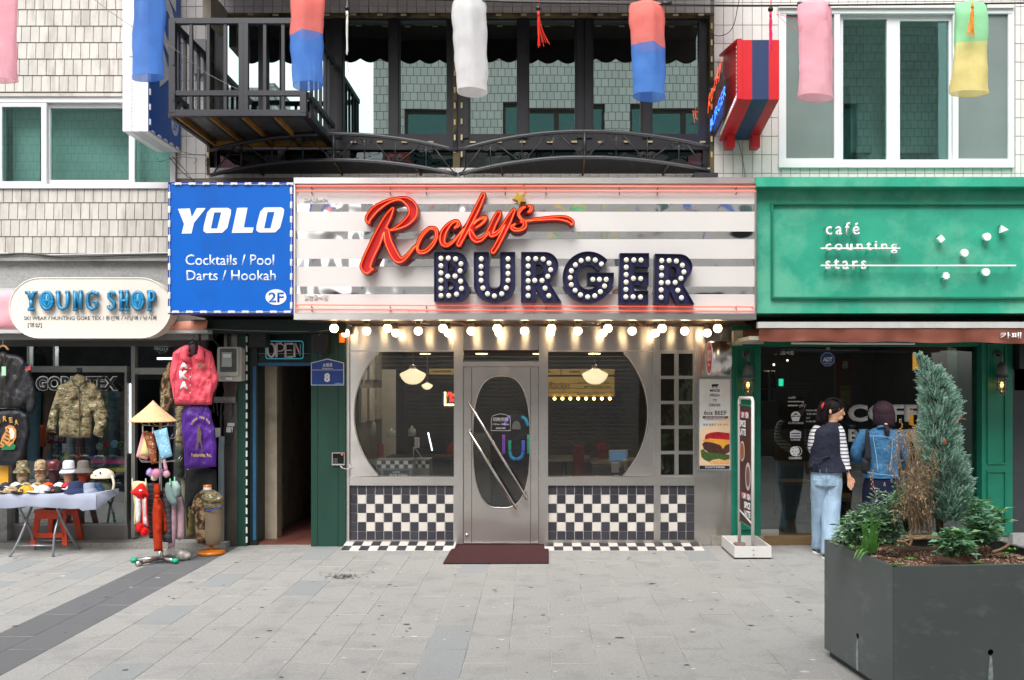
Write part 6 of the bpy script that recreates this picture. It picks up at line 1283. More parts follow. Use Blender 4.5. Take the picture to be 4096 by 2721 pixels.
def lantern(u0,u1,v0,v1,cols_,lab,y=LY,split=None,seed=0,world=None):
 """sewn silk tube, pinched to a ridge at its top, open below"""
 if world:cx,cz0,cz1,hw=world
 else:a,b=P(u0,v0,y),P(u1,v1,y);cx=(a.x+b.x)/2;hw=(b.x-a.x)/2;cz0,cz1=a.z,b.z
 t_=thing('silk_lantern',lab,'lantern',(cx,y,cz0),'silk tube lanterns hung over the street')
 n,m_=32,26;rings=[]
 for j in range(m_+1):
  f=j/m_;z=cz0+(cz1-cz0)*f;ring=[]
  pin=min(1,.12+(f/.16)**.7)if f<.16 else 1.
  for k in range(n):
   a=2*pi*k/n;sq=1/max(abs(cos(a)),abs(sin(a)));mixq=1. if f<.55 else(1-f)/.45
   rx=hw*((1-mixq)+mixq*sq*.80);w_=1+.09*mn.noise(Vector((cos(a)*1.8+seed,sin(a)*1.8,f*6)))+.04*abs(mn.noise(Vector((f*9+seed,a*1.5,2))))
   x=rx*cos(a+.35+seed*.13)*w_*(.8+.2*min(1,f/.12+.4));yy=rx*.8*sin(a+.35+seed*.13)*w_*pin
   zz=z+(.03*(1-abs(x)/hw)if f<.1 else 0)+.012*sin(a+seed)*f
   ring.append(Vector((cx+x+.012*sin(f*3+seed),y+yy,zz)))
  rings.append(ring)
 fs_=split if split else 1.
 def part(j0,j1,m,nm):
  q=MB();V=[p for r in rings[j0:j1+1]for p in r];F_=[]
  for j in range(j1-j0):
   for k in range(n):k2=(k+1)%n;F_.append((j*n+k,j*n+k2,(j+1)*n+k2,(j+1)*n+k))
  if j0==0:F_.append(tuple(range(n)))
  q.add(V,F_,True);q.build(nm,m,t_)
 js=round(m_*fs_)
 if split:part(0,js,cols_[0],'upper_cloth');part(js,m_,cols_[1],'lower_cloth')
 else:part(0,m_,cols_[0],'cloth')
 q=MB();q.tube([p+Vector((0,0,.002))for p in rings[-1]],.0025,4,closed=True);q.build('hem',cols_[-1],t_)
 q=MB();q.tube([(cx,y,cz0+.02),(cx,y,cz0+.10)],.002,4);q.build('cord',m_wire,t_)
cl_r=cloth('red_silk','#ff9a90');cl_b=cloth('blue_silk','#649ce8');cl_w=cloth('white_silk','#f0f0f0');cl_p=cloth('pink_silk','#ffc8d4');cl_g=cloth('green_silk','#b4f0c2');cl_y=cloth('yellow_silk','#fbeaa4')
lantern(-32,40,-70,186,[cl_p],'pink silk tube lantern cut by the left edge of the photo',seed=1)
lantern(309,380,-70,180,[cl_r,cl_b],'blue-bottomed silk lantern in front of the projecting blue sign',split=.22,seed=2)
lantern(676,744,-22,198,[cl_r,cl_b],'red and blue silk lantern in front of the balcony',split=.47,seed=3)
lantern(1050,1120,-3,213,[cl_w],'white silk tube lantern over the middle of the burger sign',seed=4.5)
lantern(1456,1530,8,224,[cl_r,cl_b],'red and blue silk lantern in front of the black windows, right of the white one',split=.45,seed=5)
lantern(1838,1918,6,226,[cl_p],'pink silk tube lantern in front of the white-framed window',seed=6)
lantern(2192,2277,10,216,[cl_g,cl_y],'green and yellow silk lantern near the right edge',split=.46,seed=7)
for i in range(12):
 c_=[[cl_p],[cl_r,cl_b],[cl_w],[cl_g,cl_y],[cl_r,cl_b],[cl_p]][i%6]
 lantern(0,0,0,0,c_,['pink','red and blue','white','green and yellow','second red and blue','second pink'][i%6]+' lantern on the '+['nearer','farther'][i//6]+' street string mirrored in the sign',y=-5.-(i//6)*3,split=.45 if len(c_)>1 else None,seed=i*1.7,world=(-4.6+(i%6)*1.75+(i//6)*.6,5.0,4.3,.13))
def tassel(u,v0,v1,m,lab,bead=True,y=LY+.02,sp=2.2,blow=0.):
 t_=thing('tassel',lab,'tassel',P(u,v0,y),'tassels hung between the lanterns');rt=random.Random(int(u))
 if bead:q=MB();q.ball(P(u,v0+8,y),px(6.2,y),12,8);q.build('bead',mat('black_bead','#0e0e10',.2),t_)
 q=MB()
 for i in range(26):
  a=P(u+rt.uniform(-1.5,1.5),v0+13,y+rt.uniform(-.01,.01));e=rt.uniform(.75,1.);b_=rt.random()**3*blow
  pts=[a]+[P(u+rt.uniform(-1,1)*sp+b_*f*f,v0+13+(v1-v0-13)*f*e,y+rt.uniform(-.012,.012))for f in(.3,.6,1.)];q.tube(pts,.0022,4)
 q.tube([P(u,v0+14,y),P(u,v0+26,y)],.011,8);q.build('threads',m,t_,kind='stuff')
 q=MB();q.tube([P(u,-40,y),P(u,v0+10,y)],.002,4);q.build('cord',m,t_)
mr_=mat('red_thread','#d92a14',.6);tassel(314,-25,75,mr_,'red tassel beside the blue lantern',sp=3);tassel(800,12,128,mat('white_thread','#d9d7d2',.6),'white tassel with a black bead, right of the balcony lantern');tassel(1241,12,113,mr_,'red tassel with a black bead blown to the right',blow=26)
tassel(1776,14,124,mat('hot_pink_thread','#e32765',.6),'hot pink tassel with a black bead over the arrow sign',sp=4);tassel(2241,-6,90,mat('orange_thread','#e8921f',.6),'orange tassel lying against the green and yellow lantern',bead=False,y=LY-.16,sp=4,blow=-14)
q=MB();q.tube([P(800,140,LY+.02),P(804,168,LY+.02)],.002,4);q.tube([P(1790,33,LY),P(1830,42,LY),P(1905,44,LY-.12)],.002,4);q.tube([P(1790,33,LY),P(1818,60,LY),P(1845,72,LY-.1),P(1850,58,LY-.1)],.002,4)
tag(q.build('loose_thread',mat('hot_pink_thread','#e32765',.6),None),'loose pink threads blown across to the pink lantern','thread')
wire([P(-40,-30,LY),P(600,-12,LY),P(1060,1,LY),P(1240,6,LY),P(1600,12,LY),P(1840,13,LY),P(2400,7,LY)],.0075,m_wire,'thick black cable carrying the lanterns across the top')
wire([P(-40,-20,LY+.1),P(700,-5,LY+.1),P(1240,3,LY+.1),P(1700,6,LY+.1),P(2400,2,LY+.1)],.003,m_wireg,'thin grey wire strung beside the lantern cable')
wire([P(180,-30,-1.8),P(290,52,-1.7),P(400,112,-1.5),P(470,165,-1.3),P(548,206,-1.16)],.003,m_wireg,'thin grey wire slanting down to the balcony rail')
wire([P(1705,-10,-.3),P(1690,60,-.1),P(1665,82,-.05),P(1635,75,-.03),P(1598,30,.0)],.004,m_wire,'thin black cable hanging in a loop on the white tiles')
q=MB();q.cyl(P(1524,8,LY),P(1548,8,LY),.018,8);q.cyl(P(1838,10,LY),P(1868,12,LY),.022,8);tag(q.build('cable_joint',m_black,None),'black joints taped onto the lantern cable','cable joint')
q=MB();q.bx(446,474,90,170,-.06,-.005);tag(q.build('junction_box',mat('grey_box','#8c8f90',.5,var=.1),None),'grey junction box on the tiles behind the balcony','junction box')
q=MB();q.bx(467,486,-20,42,-.5,-.02);tag(q.build('bracket',mat('beige_rust_bracket','#a69d8c',.6,dirt=('#6b4a35',14,.6,.8)),None),'rusted beige bracket at the top of the tiled column','bracket')
# ================================================================ planter
pln=thing('planter','large dark green-grey steel planter in the right foreground','planter',(2.5,-4.3,0));m_pl=mat('green_grey_enamel','#535a58',.45,var=.07,vs=2.5,dirt=('#848d8a',4,.56,.4,(1,1,2.2)),bump=.05,bs=300)
pc=[Vector((1.954,-4.77,0)),Vector((3.05,-4.685,0)),Vector((2.965,-3.83,0)),Vector((1.85,-3.92,0))];zb3,zt3=.045,.741
cen=sum(pc,Vector())/4
def hole_pts(c,ax,r,n=16):return[c+ax*(r*cos(2*pi*i/n))+Vector((0,0,r*sin(2*pi*i/n)))for i in range(n)]
for i in range(4):
 a,b=pc[i],pc[(i+1)%4];ax=(b-a).normalized();nrm=ax.cross(Vector((0,0,1)));inn=-nrm if nrm.dot(cen-a)<0 else nrm
 Lp=[a+Vector((0,0,zb3)),b+Vector((0,0,zb3)),b+Vector((0,0,zt3)),a+Vector((0,0,zt3))];hs_=[]
 if i==0:hs_=[hole_pts(a+ax*.56+Vector((0,0,.262)),ax,.017)]
 if i==3:hs_=[hole_pts(a+ax*.45+Vector((0,0,.25)),ax,.017)]
 e_=ax*.003
 q=MB();q.prism([[Lp[0]+e_,Lp[1]-e_,Lp[2]-e_,Lp[3]+e_]]+hs_,inn*.004);q.build('side_panel',m_pl,pln)
 q=MB();q.prism([[p+inn*.0 for p in(Lp[3]-Vector((0,0,.0)),Lp[2],Lp[2]+inn*.03,Lp[3]+inn*.03)]],(0,0,.004));q.build('rim',m_pl,pln)
 if hs_:
  h=sum(hs_[0],Vector())/16;q=MB();q.prism([[p+inn*.03 for p in hole_pts(h,ax,.03,8)]],inn*.002);q.build('drain_dark',mat('black_gap','#161719',.8),pln)
  q=MB();out=-inn*.0015;q.prism([[h+out+ax*.006+Vector((0,0,-.02)),h+out-ax*.006+Vector((0,0,-.02)),h+out-ax*.015+Vector((0,0,-.12)),h+out-ax*.012+Vector((0,0,-.205)),h+out+ax*.012+Vector((0,0,-.205)),h+out+ax*.013+Vector((0,0,-.12))]],-inn*.0008);q.build('lime_streak',mat('lime_streak','#8d9899',.7,var=.35,vs=30),pln)
q=MB();pin_=[cen+(p-cen)*.95 for p in pc];q.prism([[p+Vector((0,0,0))for p in pin_]],(0,0,.06));q.build('plinth',mat('dark_plinth2','#2b2f2d',.6),pln)
# soil
m_soil=mat('bark_soil','#4a3324',.95,var=.5,vs=50,bump=1,bs=90);sc_=[cen+(p-cen)*.985 for p in pc]
q=MB();NN=26;V=[];F_=[]
for j in range(NN+1):
 for i in range(NN+1):
  f,g_=i/NN,j/NN;p=(sc_[0]*(1-f)+sc_[1]*f)*(1-g_)+(sc_[3]*(1-f)+sc_[2]*f)*g_;V.append(p+Vector((0,0,.675+.05*mn.noise(p*4)+.03*(1-abs(2*f-1)))))
for j in range(NN):
 for i in range(NN):a=j*(NN+1)+i;F_.append((a,a+1,a+NN+2,a+NN+1))
q.add(V,F_,True);q.build('soil',m_soil,pln,kind='stuff')
def soilz(x,y):return.675+.05*mn.noise(Vector((x,y,0))*4)+.03*.6
rp=random.Random(21)
def inpl(m_=.04):
 f,g_=rp.uniform(m_,1-m_),rp.uniform(m_,1-m_);return(sc_[0]*(1-f)+sc_[1]*f)*(1-g_)+(sc_[3]*(1-f)+sc_[2]*f)*g_
for nm,col,cnt in(('bark_chips','#6e4a34',2600),('pale_pebbles','#b09a88',2200)):
 q=MB()
 for _ in range(cnt):
  p=inpl()
  if nm=='pale_pebbles' and mn.noise(Vector((p.x*2.2,p.y*2.2,5)))<-.05-.3*(p.y<-4.5):continue
  z=soilz(p.x,p.y)+.004;r=rp.uniform(.004,.011);a=rp.random()*6;t=rp.uniform(-.5,.5);d1=Vector((cos(a),sin(a),t*.6))*r*(1.8 if nm[0]=='b' else 1);d2=Vector((-sin(a),cos(a),rp.uniform(-.3,.3)))*r*.7;up=Vector((0,0,r*.7));c=Vector((p.x,p.y,z))
  q.add([c-d1,c-d2,c+d1,c+d2,c+up],[(0,1,4),(1,2,4),(2,3,4),(3,0,4)],False)
 q.build(nm,mat(nm+'_mat',col,.9,var=.3,vs=80),pln,kind='stuff')
def leafmat(nm,col,v=.3):
 m=mat(nm,col,.75,var=v,vs=22,spec=.2);b=m.node_tree.nodes['Principled BSDF'];b.inputs['Subsurface Weight'].default_value=0
 t=m.node_tree;o=[n for n in t.nodes if n.type=='OUTPUT_MATERIAL'][0]
 if not any(n.type=='BSDF_TRANSLUCENT' for n in t.nodes):
  tr=N(t,'ShaderNodeBsdfTranslucent');mx=N(t,'ShaderNodeMixShader');mx.inputs[0].default_value=.25;src=b.inputs['Base Color'].links[0].from_socket;t.links.new(src,tr.inputs[0]);t.links.new(b.outputs[0],mx.inputs[1]);t.links.new(tr.outputs[0],mx.inputs[2]);t.links.new(mx.outputs[0],o.inputs[0])
 return m
 # conifer: upright scaly sprays on a leaning trunk
con=thing('conifer','narrow blue-green conifer rising from the planter','tree',P(2165,1243,-4.3));yc=-4.3
prof=[(82,765,775),(130,785,822),(200,806,900),(300,800,975),(400,802,1040),(500,795,1046),(600,780,1042),(700,770,1060),(800,785,1095),(900,840,1120),(1000,860,1125),(1100,880,1100),(1190,905,1040)]
def prf(y):
 for(y0,a0,b0),(y1,a1,b1)in zip(prof,prof[1:]):
  if y0<=y<=y1:f=(y-y0)/(y1-y0);return a0+(a1-a0)*f,b0+(b1-b0)*f
 return prof[-1][1:]
def leaf(q,b,d,w_,L,curl=.0,seg=1,roll=0.):
 """a folded leaf blade from b along d"""
 d=d.normalized();s1=d.cross(Vector((0,0,1)));
 if s1.length<.05:s1=Vector((1,0,0))
 s1.normalize();n_=s1.cross(d);s1=s1*cos(roll)+n_*sin(roll);n_=s1.cross(d).normalized()
 m1=b+d*L*.45-n_*curl*L*.3;tip=b+d*L-n_*curl*L
 q.add([b,m1+s1*w_+n_*w_*.35,tip,m1-s1*w_+n_*w_*.35,m1],[(0,1,4),(1,2,4),(2,3,4),(3,0,4)],False)
cmats=[leafmat('conifer_green_a','#a2c6b6'),leafmat('conifer_green_b','#80a896'),leafmat('conifer_green_c','#c2dccd')]
for ci_,(cm_,cnt)in enumerate(zip(cmats,(1900,1500,1100))):
 q=MB()
 for _ in range(cnt):
  y=90+(rp.random()**.8)*1090;a_,b_=prf(y);hw_=(b_-a_)/2;cxx=(a_+b_)/2;th_=rp.uniform(-.25,pi+.25)if rp.random()<.75 else rp.uniform(pi,2*pi)
  lump=.86+.42*mn.noise(Vector((y/75,th_*1.9,1)));rad_=rp.uniform(.45,1.)**.5*lump;
  off=px(hw_/1.651/1.7356,yc)*rad_*.92;c=P(*C5(cxx,y+30),yc)+Vector((cos(th_)*off,-sin(th_)*off*.95,0))
  d=Vector((cos(th_)*rp.uniform(.3,1.1),-sin(th_)*rp.uniform(.3,1.1),1.0+rp.uniform(-.5,.4))).normalized();L=rp.uniform(.03,.07)*(1 if y>200 else.6)
  if lump<.72 and rad_>.35:continue
  # a spray: central axis with short overlapping scale twigs
  axis=d;side=axis.cross(Vector((cos(th_+1),sin(th_+1),.1))).normalized()
  for k in range(7):
   f=k/7;bp_=c+axis*L*f;sg_=1 if k%2 else-1;dd=(axis+side*sg_*(1.0-.5*f)).normalized();leaf(q,bp_,dd,.0034,L*(.42-.25*f),roll=rp.uniform(0,3))
  leaf(q,c+axis*L*.6,axis,.003,L*.45,roll=rp.uniform(0,3));leaf(q,c,axis,.0035,L*.9,roll=rp.uniform(0,3))
 q.build('crown',cm_,con,kind='stuff')
q=MB();q.tube(crv([P(*C5(925,1300),yc),P(*C5(915,1000),yc),P(*C5(905,600),yc),P(*C5(870,300),yc),P(*C5(800,110),yc)],5),[.022-.0009*i for i in range(21)],7)
for i in range(46):
 y=240+i*21;a_,b_=prf(y);th_=rp.uniform(0,2*pi);off=px((b_-a_)/2/2.865,yc)*.75;c=P(*C5(900+(y-1300)*.03,y+90),yc);q.tube([c,P(*C5((a_+b_)/2,y),yc)+Vector((cos(th_)*off,sin(th_)*off,0))],.003,4)
q.build('trunk',mat('brown_bark','#4b3a2e',.9,var=.3),con)
q=MB();q.tube(crv([P(*C5(1020,548),-4.5),P(*C5(1050,545),-4.52),P(*C5(1070,536),-4.53),P(*C5(1097,541),-4.55)],4),.003,5);q.ball(P(*C5(955,690),-4.52),.012,6,5,(1,.5,1.6));q.build('dead_leaf',mat('rust_leaf','#9a5a3a',.7),con)
# dried shrub
dsb=thing('dried_shrub','brown dried-out shrub beside the conifer','shrub',P(2060,1243,-4.35));mtw=mat('dry_twig','#94806a',.9,var=.3,vs=30);q=MB();q2=MB()
for i in range(120):
 b=P(*C5(rp.uniform(720,880),rp.uniform(1200,1300)),-4.35+rp.uniform(-.08,.08));ex,ey=rp.gauss(745,70),rp.uniform(600,1050)if i%3 else rp.uniform(950,1180)
 ex=max(600,min(885,ex));e=P(*C5(ex,ey),-4.38+rp.uniform(-.14,.14));m_=b.lerp(e,.5)+Vector((rp.uniform(-.02,.02),rp.uniform(-.02,.02),.02));dr_=e+Vector((rp.uniform(-.04,.04),rp.uniform(-.02,.02),-rp.uniform(0,.06)))
 pts=crv([b,m_,e,dr_],3);q.tube(pts,[.0022*(1-.06*k)for k in range(len(pts))],4)
 for k in range(3):
  p=pts[rp.randrange(3,len(pts))];e2=p+Vector((rp.uniform(-.06,.06),rp.uniform(-.04,.04),rp.uniform(-.08,.04)));q.tube([p,p.lerp(e2,.5)+Vector((0,0,.008)),e2],.0012,3)
  for _ in range(3):leaf(q2,p.lerp(e2,rp.random()),Vector((rp.uniform(-1,1),rp.uniform(-1,1),rp.uniform(-1,.6))),.0035,rp.uniform(.010,.02),.4)
q.build('twigs',mtw,dsb,kind='stuff');q2.build('dry_leaves',leafmat('dry_leaf','#c2a57c'),dsb,kind='stuff')
for k in range(7):
 x,y=[(668,545),(757,600),(640,690),(720,640),(610,800),(890,770),(475,880)][k];q=MB()
 for j in range(9):q.ball(P(*C5(x+rp.uniform(-9,9),y+j*15),-4.42),.0045,5,4,(1,1,1.4))
 q.tube([P(*C5(x,y-10),-4.42),P(*C5(x+6,y+60),-4.42),P(*C5(x+30,y+200),-4.4)],.0013,4);q.build('seed_head',mat('seed_tan','#b08d5c',.8,var=.2),dsb,kind='stuff')
 # broad-leaf shrubs: stems with leaflets
def leafy(name,lab,bases,tips,mats_,lw_,ll_,y0,nlf,up=.5,stem='#4a6a3c',sc=1.):
 t_=thing(name,lab,'shrub',P(*C5(*bases[0]),y0));q=MB();qs=[MB()for _ in mats_]
 for i,tp_ in enumerate(tips):
  b=P(*C5(*rp.choice(bases)),y0+rp.uniform(-.05,.05));e=P(*C5(tp_[0]+rp.uniform(-8,8),tp_[1]+rp.uniform(-8,8)),y0+rp.uniform(-.16,.1));mid=b.lerp(e,.5)+Vector((0,0,.04));pts=crv([b,mid,e],6);q.tube(pts,.0022,4)
  n=nlf
  for k in range(n):
   f=.25+.75*k/n;p=pts[min(len(pts)-1,int(f*(len(pts)-1)))];ax=(e-b).normalized();a=rp.uniform(0,2*pi);dd=(ax*up+Vector((cos(a),-abs(sin(a))*.8+.2,rp.uniform(-.1,.5)))).normalized();leaf(qs[rp.randrange(len(mats_))],p,dd,lw_*rp.uniform(.7,1.1)*sc,ll_*rp.uniform(.7,1.15)*sc,rp.uniform(.1,.5),roll=rp.uniform(-.5,.5))
 for qq,mm in zip(qs,mats_):qq.build('leaves',mm,t_,kind='stuff')
 q.build('stems',mat('green_stem',stem,.7),t_,kind='stuff');return t_
lg=[leafmat('grey_green_leaf','#bcd4bd'),leafmat('mid_green_leaf','#97bd95'),leafmat('dark_green_leaf','#75a078')]
lg2=[leafmat('blue_green_leaf','#86b496'),leafmat('fresh_green_leaf','#93bf84'),leafmat('dark_green_leaf','#75a078')]
tips=[(rp.uniform(180,700),0)for _ in range(150)];tips=[(x,rp.uniform(max(1000,1240-(x-180)*.75),1400-abs(x-400)*.05))for x,_ in tips]
leafy('leafy_shrub','low grey-green leafy shrub spilling over the left rim of the planter',[(420,1360),(520,1330),(600,1290),(330,1340)],tips,lg,.0105,.044,-4.22,15)
tips=[(rp.uniform(600,900),rp.uniform(930,1190))for _ in range(90)]
leafy('leafy_shrub','small-leaved green shrub between the dried shrub and the women',[(700,1300),(800,1280)],tips,lg,.008,.032,-4.15,14)
tips=[(1100,1040),(1130,1090),(1180,1060),(1230,1070),(1290,1110),(1350,1130),(1390,1205),(1340,1200),(1260,1150),(1200,1130),(1090,1180),(1080,1240),(1150,1210),(1230,1230),(1300,1250),(1170,1290),(1120,1150),(1320,1290),(1270,1310),(1200,1340),(1240,1190),(1060,1090),(1150,1120)]
leafy('broadleaf_shrub','broad-leaved shrub right of the conifer reaching out to the right',[(1220,1380),(1180,1370)],tips,lg2,.0165,.062,-4.3,15,.35)
tips=[(rp.uniform(880,1160),rp.uniform(1260,1450))for _ in range(62)]
leafy('broadleaf_shrub','low broad-leaved shrub in front of the conifer on the bark',[(1010,1400),(1000,1460),(1060,1440)],tips,lg2,.016,.052,-4.52,10,.35)
tips=[(rp.uniform(1060,1340),rp.uniform(1180,1360))for _ in range(48)]
leafy('broadleaf_shrub','dark leafy bush behind the broad-leaved shrub at the right rim',[(1200,1370),(1140,1370)],tips,[lg2[2],lg2[0]],.013,.046,-4.05,14,.35)
# grass blades
gr_=thing('grass_tuft','bright green tuft of arching grass blades at the left rim','grass tuft',P(*C5(470,1420),-4.5));
for i in range(22):
 bx_,by_=440+rp.uniform(-40,60),1410+rp.uniform(-10,20);tx,ty=[(478,1165),(620,1210),(560,1190),(380,1240),(400,1470),(450,1200),(520,1290),(590,1350),(370,1450),(490,1230),(430,1300)][i%11];tx+=rp.uniform(-20,20);ty+=rp.uniform(-20,20)
 b,e=P(*C5(bx_,by_),-4.45),P(*C5(tx,ty),-4.55-rp.uniform(0,.08));m_=P(*C5((bx_+tx)/2,min(by_,ty)+(abs(by_-ty))*.25-20),-4.5);pts=crv([b,m_,e],6);q=MB();V=[];n=len(pts)
 for k,p in enumerate(pts):w_=.006*(1-(k/(n-1))**2)+.0006;V+=[p+Vector((-w_,0,0)),p+Vector((0,.002,.0)),p+Vector((w_,0,0))]
 q.add(V,[(3*k+a,3*k+a+1,3*k+a+4,3*k+a+3)for k in range(n-1)for a in(0,1)],True);q.build('blade',leafmat('grass_blade','#74b05a'),gr_)
for k,(x,y)in enumerate(((728,1465),(1400,1400),(1180,1490),(650,1500),(360,1385),(1360,1430))):
 sp_=thing('seedling','tiny bright seedling on the bark, '+['middle of the front','near the right rim','front rim centre','front left corner','under the left shrub','right of the low shrub'][k],'seedling',P(*C5(x,y),-4.6));q=MB()
 for j in range(16):a=rp.random()*6.3;leaf(q,P(*C5(x+rp.uniform(-30,30),y+6),-4.6),Vector((cos(a),sin(a),1.2)),.005,.025,.3)
 q.build('leaves',leafmat('seedling_green','#6fae4e'),sp_,kind='stuff')
q=MB()
for pts in(((640,1345),(690,1352),(720,1375),(735,1340),(728,1310)),((700,1320),(770,1330),(830,1322)),((720,1300),(740,1325),(690,1345)),((1270,1420),(1340,1395),(1385,1362))):q.tube(crv([P(*C5(*p),-4.42)for p in pts],4),.009,7)
tag(q.build('roots',mat('pale_root','#8f7358',.8,var=.2),None),'bare pale roots and cut branches lying on the planter bark','root',kind='stuff')
q=MB();q.tube(crv([P(*C5(1030,1160),-3.3),P(*C5(1100,1145),-3.3),P(*C5(1290,1150),-3.3),P(*C5(1325,1180),-3.3),P(*C5(1327,1300),-3.3)],5),.012,8);tag(q.build('bike_hoop',m_black,None),'bent black metal hoop standing behind the planter','hoop')
# ================================================================ helpers for soft goods and figures
def loft(q,secs,n=22,fold=0.,seed=0,cap=True,fs=3.):
 """elliptic rings (centre, rx, ry) joined into one sleeve"""
 V=[];F_=[]
 for j,(c,rx,ry)in enumerate(secs):
  c=Vector(c)
  for k in range(n):
   a=2*pi*k/n;w_=1+fold*mn.noise(Vector((cos(a)*fs+seed,sin(a)*fs,c.z*9)));V.append(c+Vector((rx*cos(a)*w_,ry*sin(a)*w_,0)))
 m=len(secs)
 for j in range(m-1):
  for k in range(n):k2=(k+1)%n;F_.append((j*n+k,j*n+k2,(j+1)*n+k2,(j+1)*n+k))
 if cap:F_+=[tuple(range(n)),tuple((m-1)*n+k for k in reversed(range(n)))]
 return q.add(V,F_,True)
def csecs(keys,n=5):
 """interpolate sparse (centre, rx, ry) keys smoothly"""
 pts=crv([Vector((*k[0],))for k in keys],n);r1=crv([Vector((k[1],k[2],0))for k in keys],n);return[(p,r.x,r.y)for p,r in zip(pts,r1)]
def sleeve(q,pts,rs_,n=12,fold=.0,seed=0):
 p=crv(pts,5);r=crv([Vector((x,0,0))for x in rs_],5);rr_=[x.x*(1+fold*mn.noise(Vector((i*.9+seed,seed,0))))for i,x in enumerate(r)];return q.tube(p,rr_,n)
def soft(pts,f,m,name,lab,cat,y,t=.05,st=8,edge=16,wr=.02,wsc=9.,seed=0,grp=None,par=None):
 q=MB();cushion(q,[f(*p)for p in pts],y,t,st,edge,wr=wr,wsc=wsc,seed=seed);o=q.build(name,m,par)
 return tag(o,lab,cat,grp)
camo=ramp_mat('woodland_sand_camo',[(0,'#3d3a2c'),(.40,'#6d6248'),(.48,'#8d7f63'),(.55,'#5d6145'),(.62,'#b3a88c')],14,stretch=(.55,1,1.3),detail=4)
camo2=ramp_mat('brown_camo',[(0,'#2f2a20'),(.43,'#6b4f38'),(.52,'#a08866'),(.6,'#55583c')],12,detail=3);camo3=ramp_mat('desert_camo',[(0,'#8d7a61'),(.45,'#b39e80'),(.55,'#a58c6d'),(.62,'#6e6048')],16,stretch=(.6,1,1.2))
m_hang=mat('hanger_black','#141415',.4);m_wood=mat('hanger_wood','#b58a58',.5)
# ---------------------------------------------------------------- jackets on the left
j1=soft([(-40,500),(20,488),(40,500),(75,505),(110,520),(140,560),(165,640),(175,740),(160,785),(130,780),(122,735),(118,762),(-40,764)],K1,mat('black_nylon','#202024',.5,var=.1,stretch=(1,1,.5),bump=1,bs=20,bd=.02),'jacket_body',None,None,-.30,.035,6,10,.03,8)
t_=thing('bomber_jacket','black nylon bomber jacket on a wooden hanger at the left edge','jacket',P(30,870,-.28));WP_=WP[t_.name];j1.parent=t_;j1.location=WP[j1.name]-WP_
q=MB();q.tube(crv([P(*K1(-30,490),-.33),P(*K1(15,462),-.33),P(*K1(42,482),-.33)],5),.012,8);q.build('hanger',m_wood,t_);q=MB();q.tube(crv([P(*K1(15,462),-.33),P(*K1(14,440),-.33),P(*K1(22,430),-.33)],4),.004,5);q.build('hook',m_steel2,t_)
q=MB();BX(q,K1,8,28,563,606,-.38,-.375);q.build('price_tag',mat('pale_green_tag','#9fcfa6',.6),t_);q=MB();BX(q,K1,122,147,561,580,-.37,-.366);q.build('flag_patch',mat('flag_red','#b8403c',.6),t_);q=MB();BX(q,K1,122,132,561,570,-.374,-.371);q.build('flag_corner',mat('flag_blue','#26407d',.6),t_)
q=MB();q.tube([P(*K1(20,500),-.365),P(*K1(21,600),-.37),P(*K1(20,755),-.365)],.004,5);q.build('zip',mat('brass_zip','#6b5a3a',.4,.7),t_)
t_=thing('souvenir_jacket','black satin jacket with an embroidered tiger and arched gold lettering','jacket',P(30,960,-.27))
soft([(-40,765),(60,765),(110,770),(138,800),(146,880),(132,935),(118,1030),(60,1040),(-40,1040)],K1,mat('black_satin','#0f1119',.55,var=.1),'body',None,None,-.27,.035,7,10,.028,8,par=t_)
m_gold=mat('gold_thread','#b8863a',.6);yj=-.325
for ch,x,y,sh in(('K',-40,838,0),('O',-18,820,0),('R',14,806,.05),('E',43,812,-.1),('A',72,824,-.2)):text(ch,*K1(x,y-4),*K1(x+20,y+22),yj,m_gold,t_,bold=.04,th=.003,shear=sh)
flat([(0,935),(10,900),(28,870),(24,855),(45,845),(65,850),(78,870),(78,905),(66,925),(62,945),(40,955),(15,958),(-20,940)],mat('tiger_orange','#c08246',.8,var=.3,vs=30),t_,yj,'tiger_embroidery',K1,.003)
flat([(40,862),(58,858),(70,880),(68,905),(52,915),(48,890)],mat('tiger_cream','#d6cdb8',.8,var=.2,vs=40),t_,yj-.003,'tiger_embroidery',K1,.003)
for p in(((30,880),(44,888)),((26,895),(42,903)),((20,912),(38,920)),((48,925),(60,915)),((35,862),(45,870)),((10,925),(25,935)),((-10,930),(8,945))):q=MB();q.tube([P(*K1(*p[0]),yj-.005),P(*K1(*p[1]),yj-.005)],.005,4);q.build('tiger_stripe',mat('black_thread','#17130f',.8),t_)
flat([(5,965),(25,935),(45,950),(60,930),(75,945),(70,962),(40,965)],mat('green_thread','#146b3f',.7,var=.3,vs=40),t_,yj-.002,'leaf_embroidery',K1,.003)
q=MB();q.bx(0,19,1072,1142,-.2,-.17);tag(q.build('yellow_board',mat('yellow_board','#d99d1e',.5),None),'yellow board edge below the tiger jacket at the left edge','board')
t_=thing('camouflage_jacket','sand camouflage field jacket hanging over the display case','jacket',P(180,900,-.3))
soft([(347,612),(378,597),(408,610),(415,628),(455,645),(480,672),(500,730),(524,808),(495,905),(470,900),(448,890),(458,835),(444,790),(442,850),(440,905),(365,908),(286,898),(283,830),(285,770),(272,850),(270,882),(222,876),(238,790),(262,715),(280,655),(320,640)],K1,camo,'body',None,None,-.29,.04,6,9,.035,8,3,par=t_)
for pts in(((346,612),(352,640),(378,660)),((410,612),(404,640),(380,660)),((380,660),(384,780),(382,905))):q=MB();q.tube([P(*K1(*p),-.345)for p in pts],.006,5);q.build('seam',mat('camo_seam','#4b4433',.8),t_)
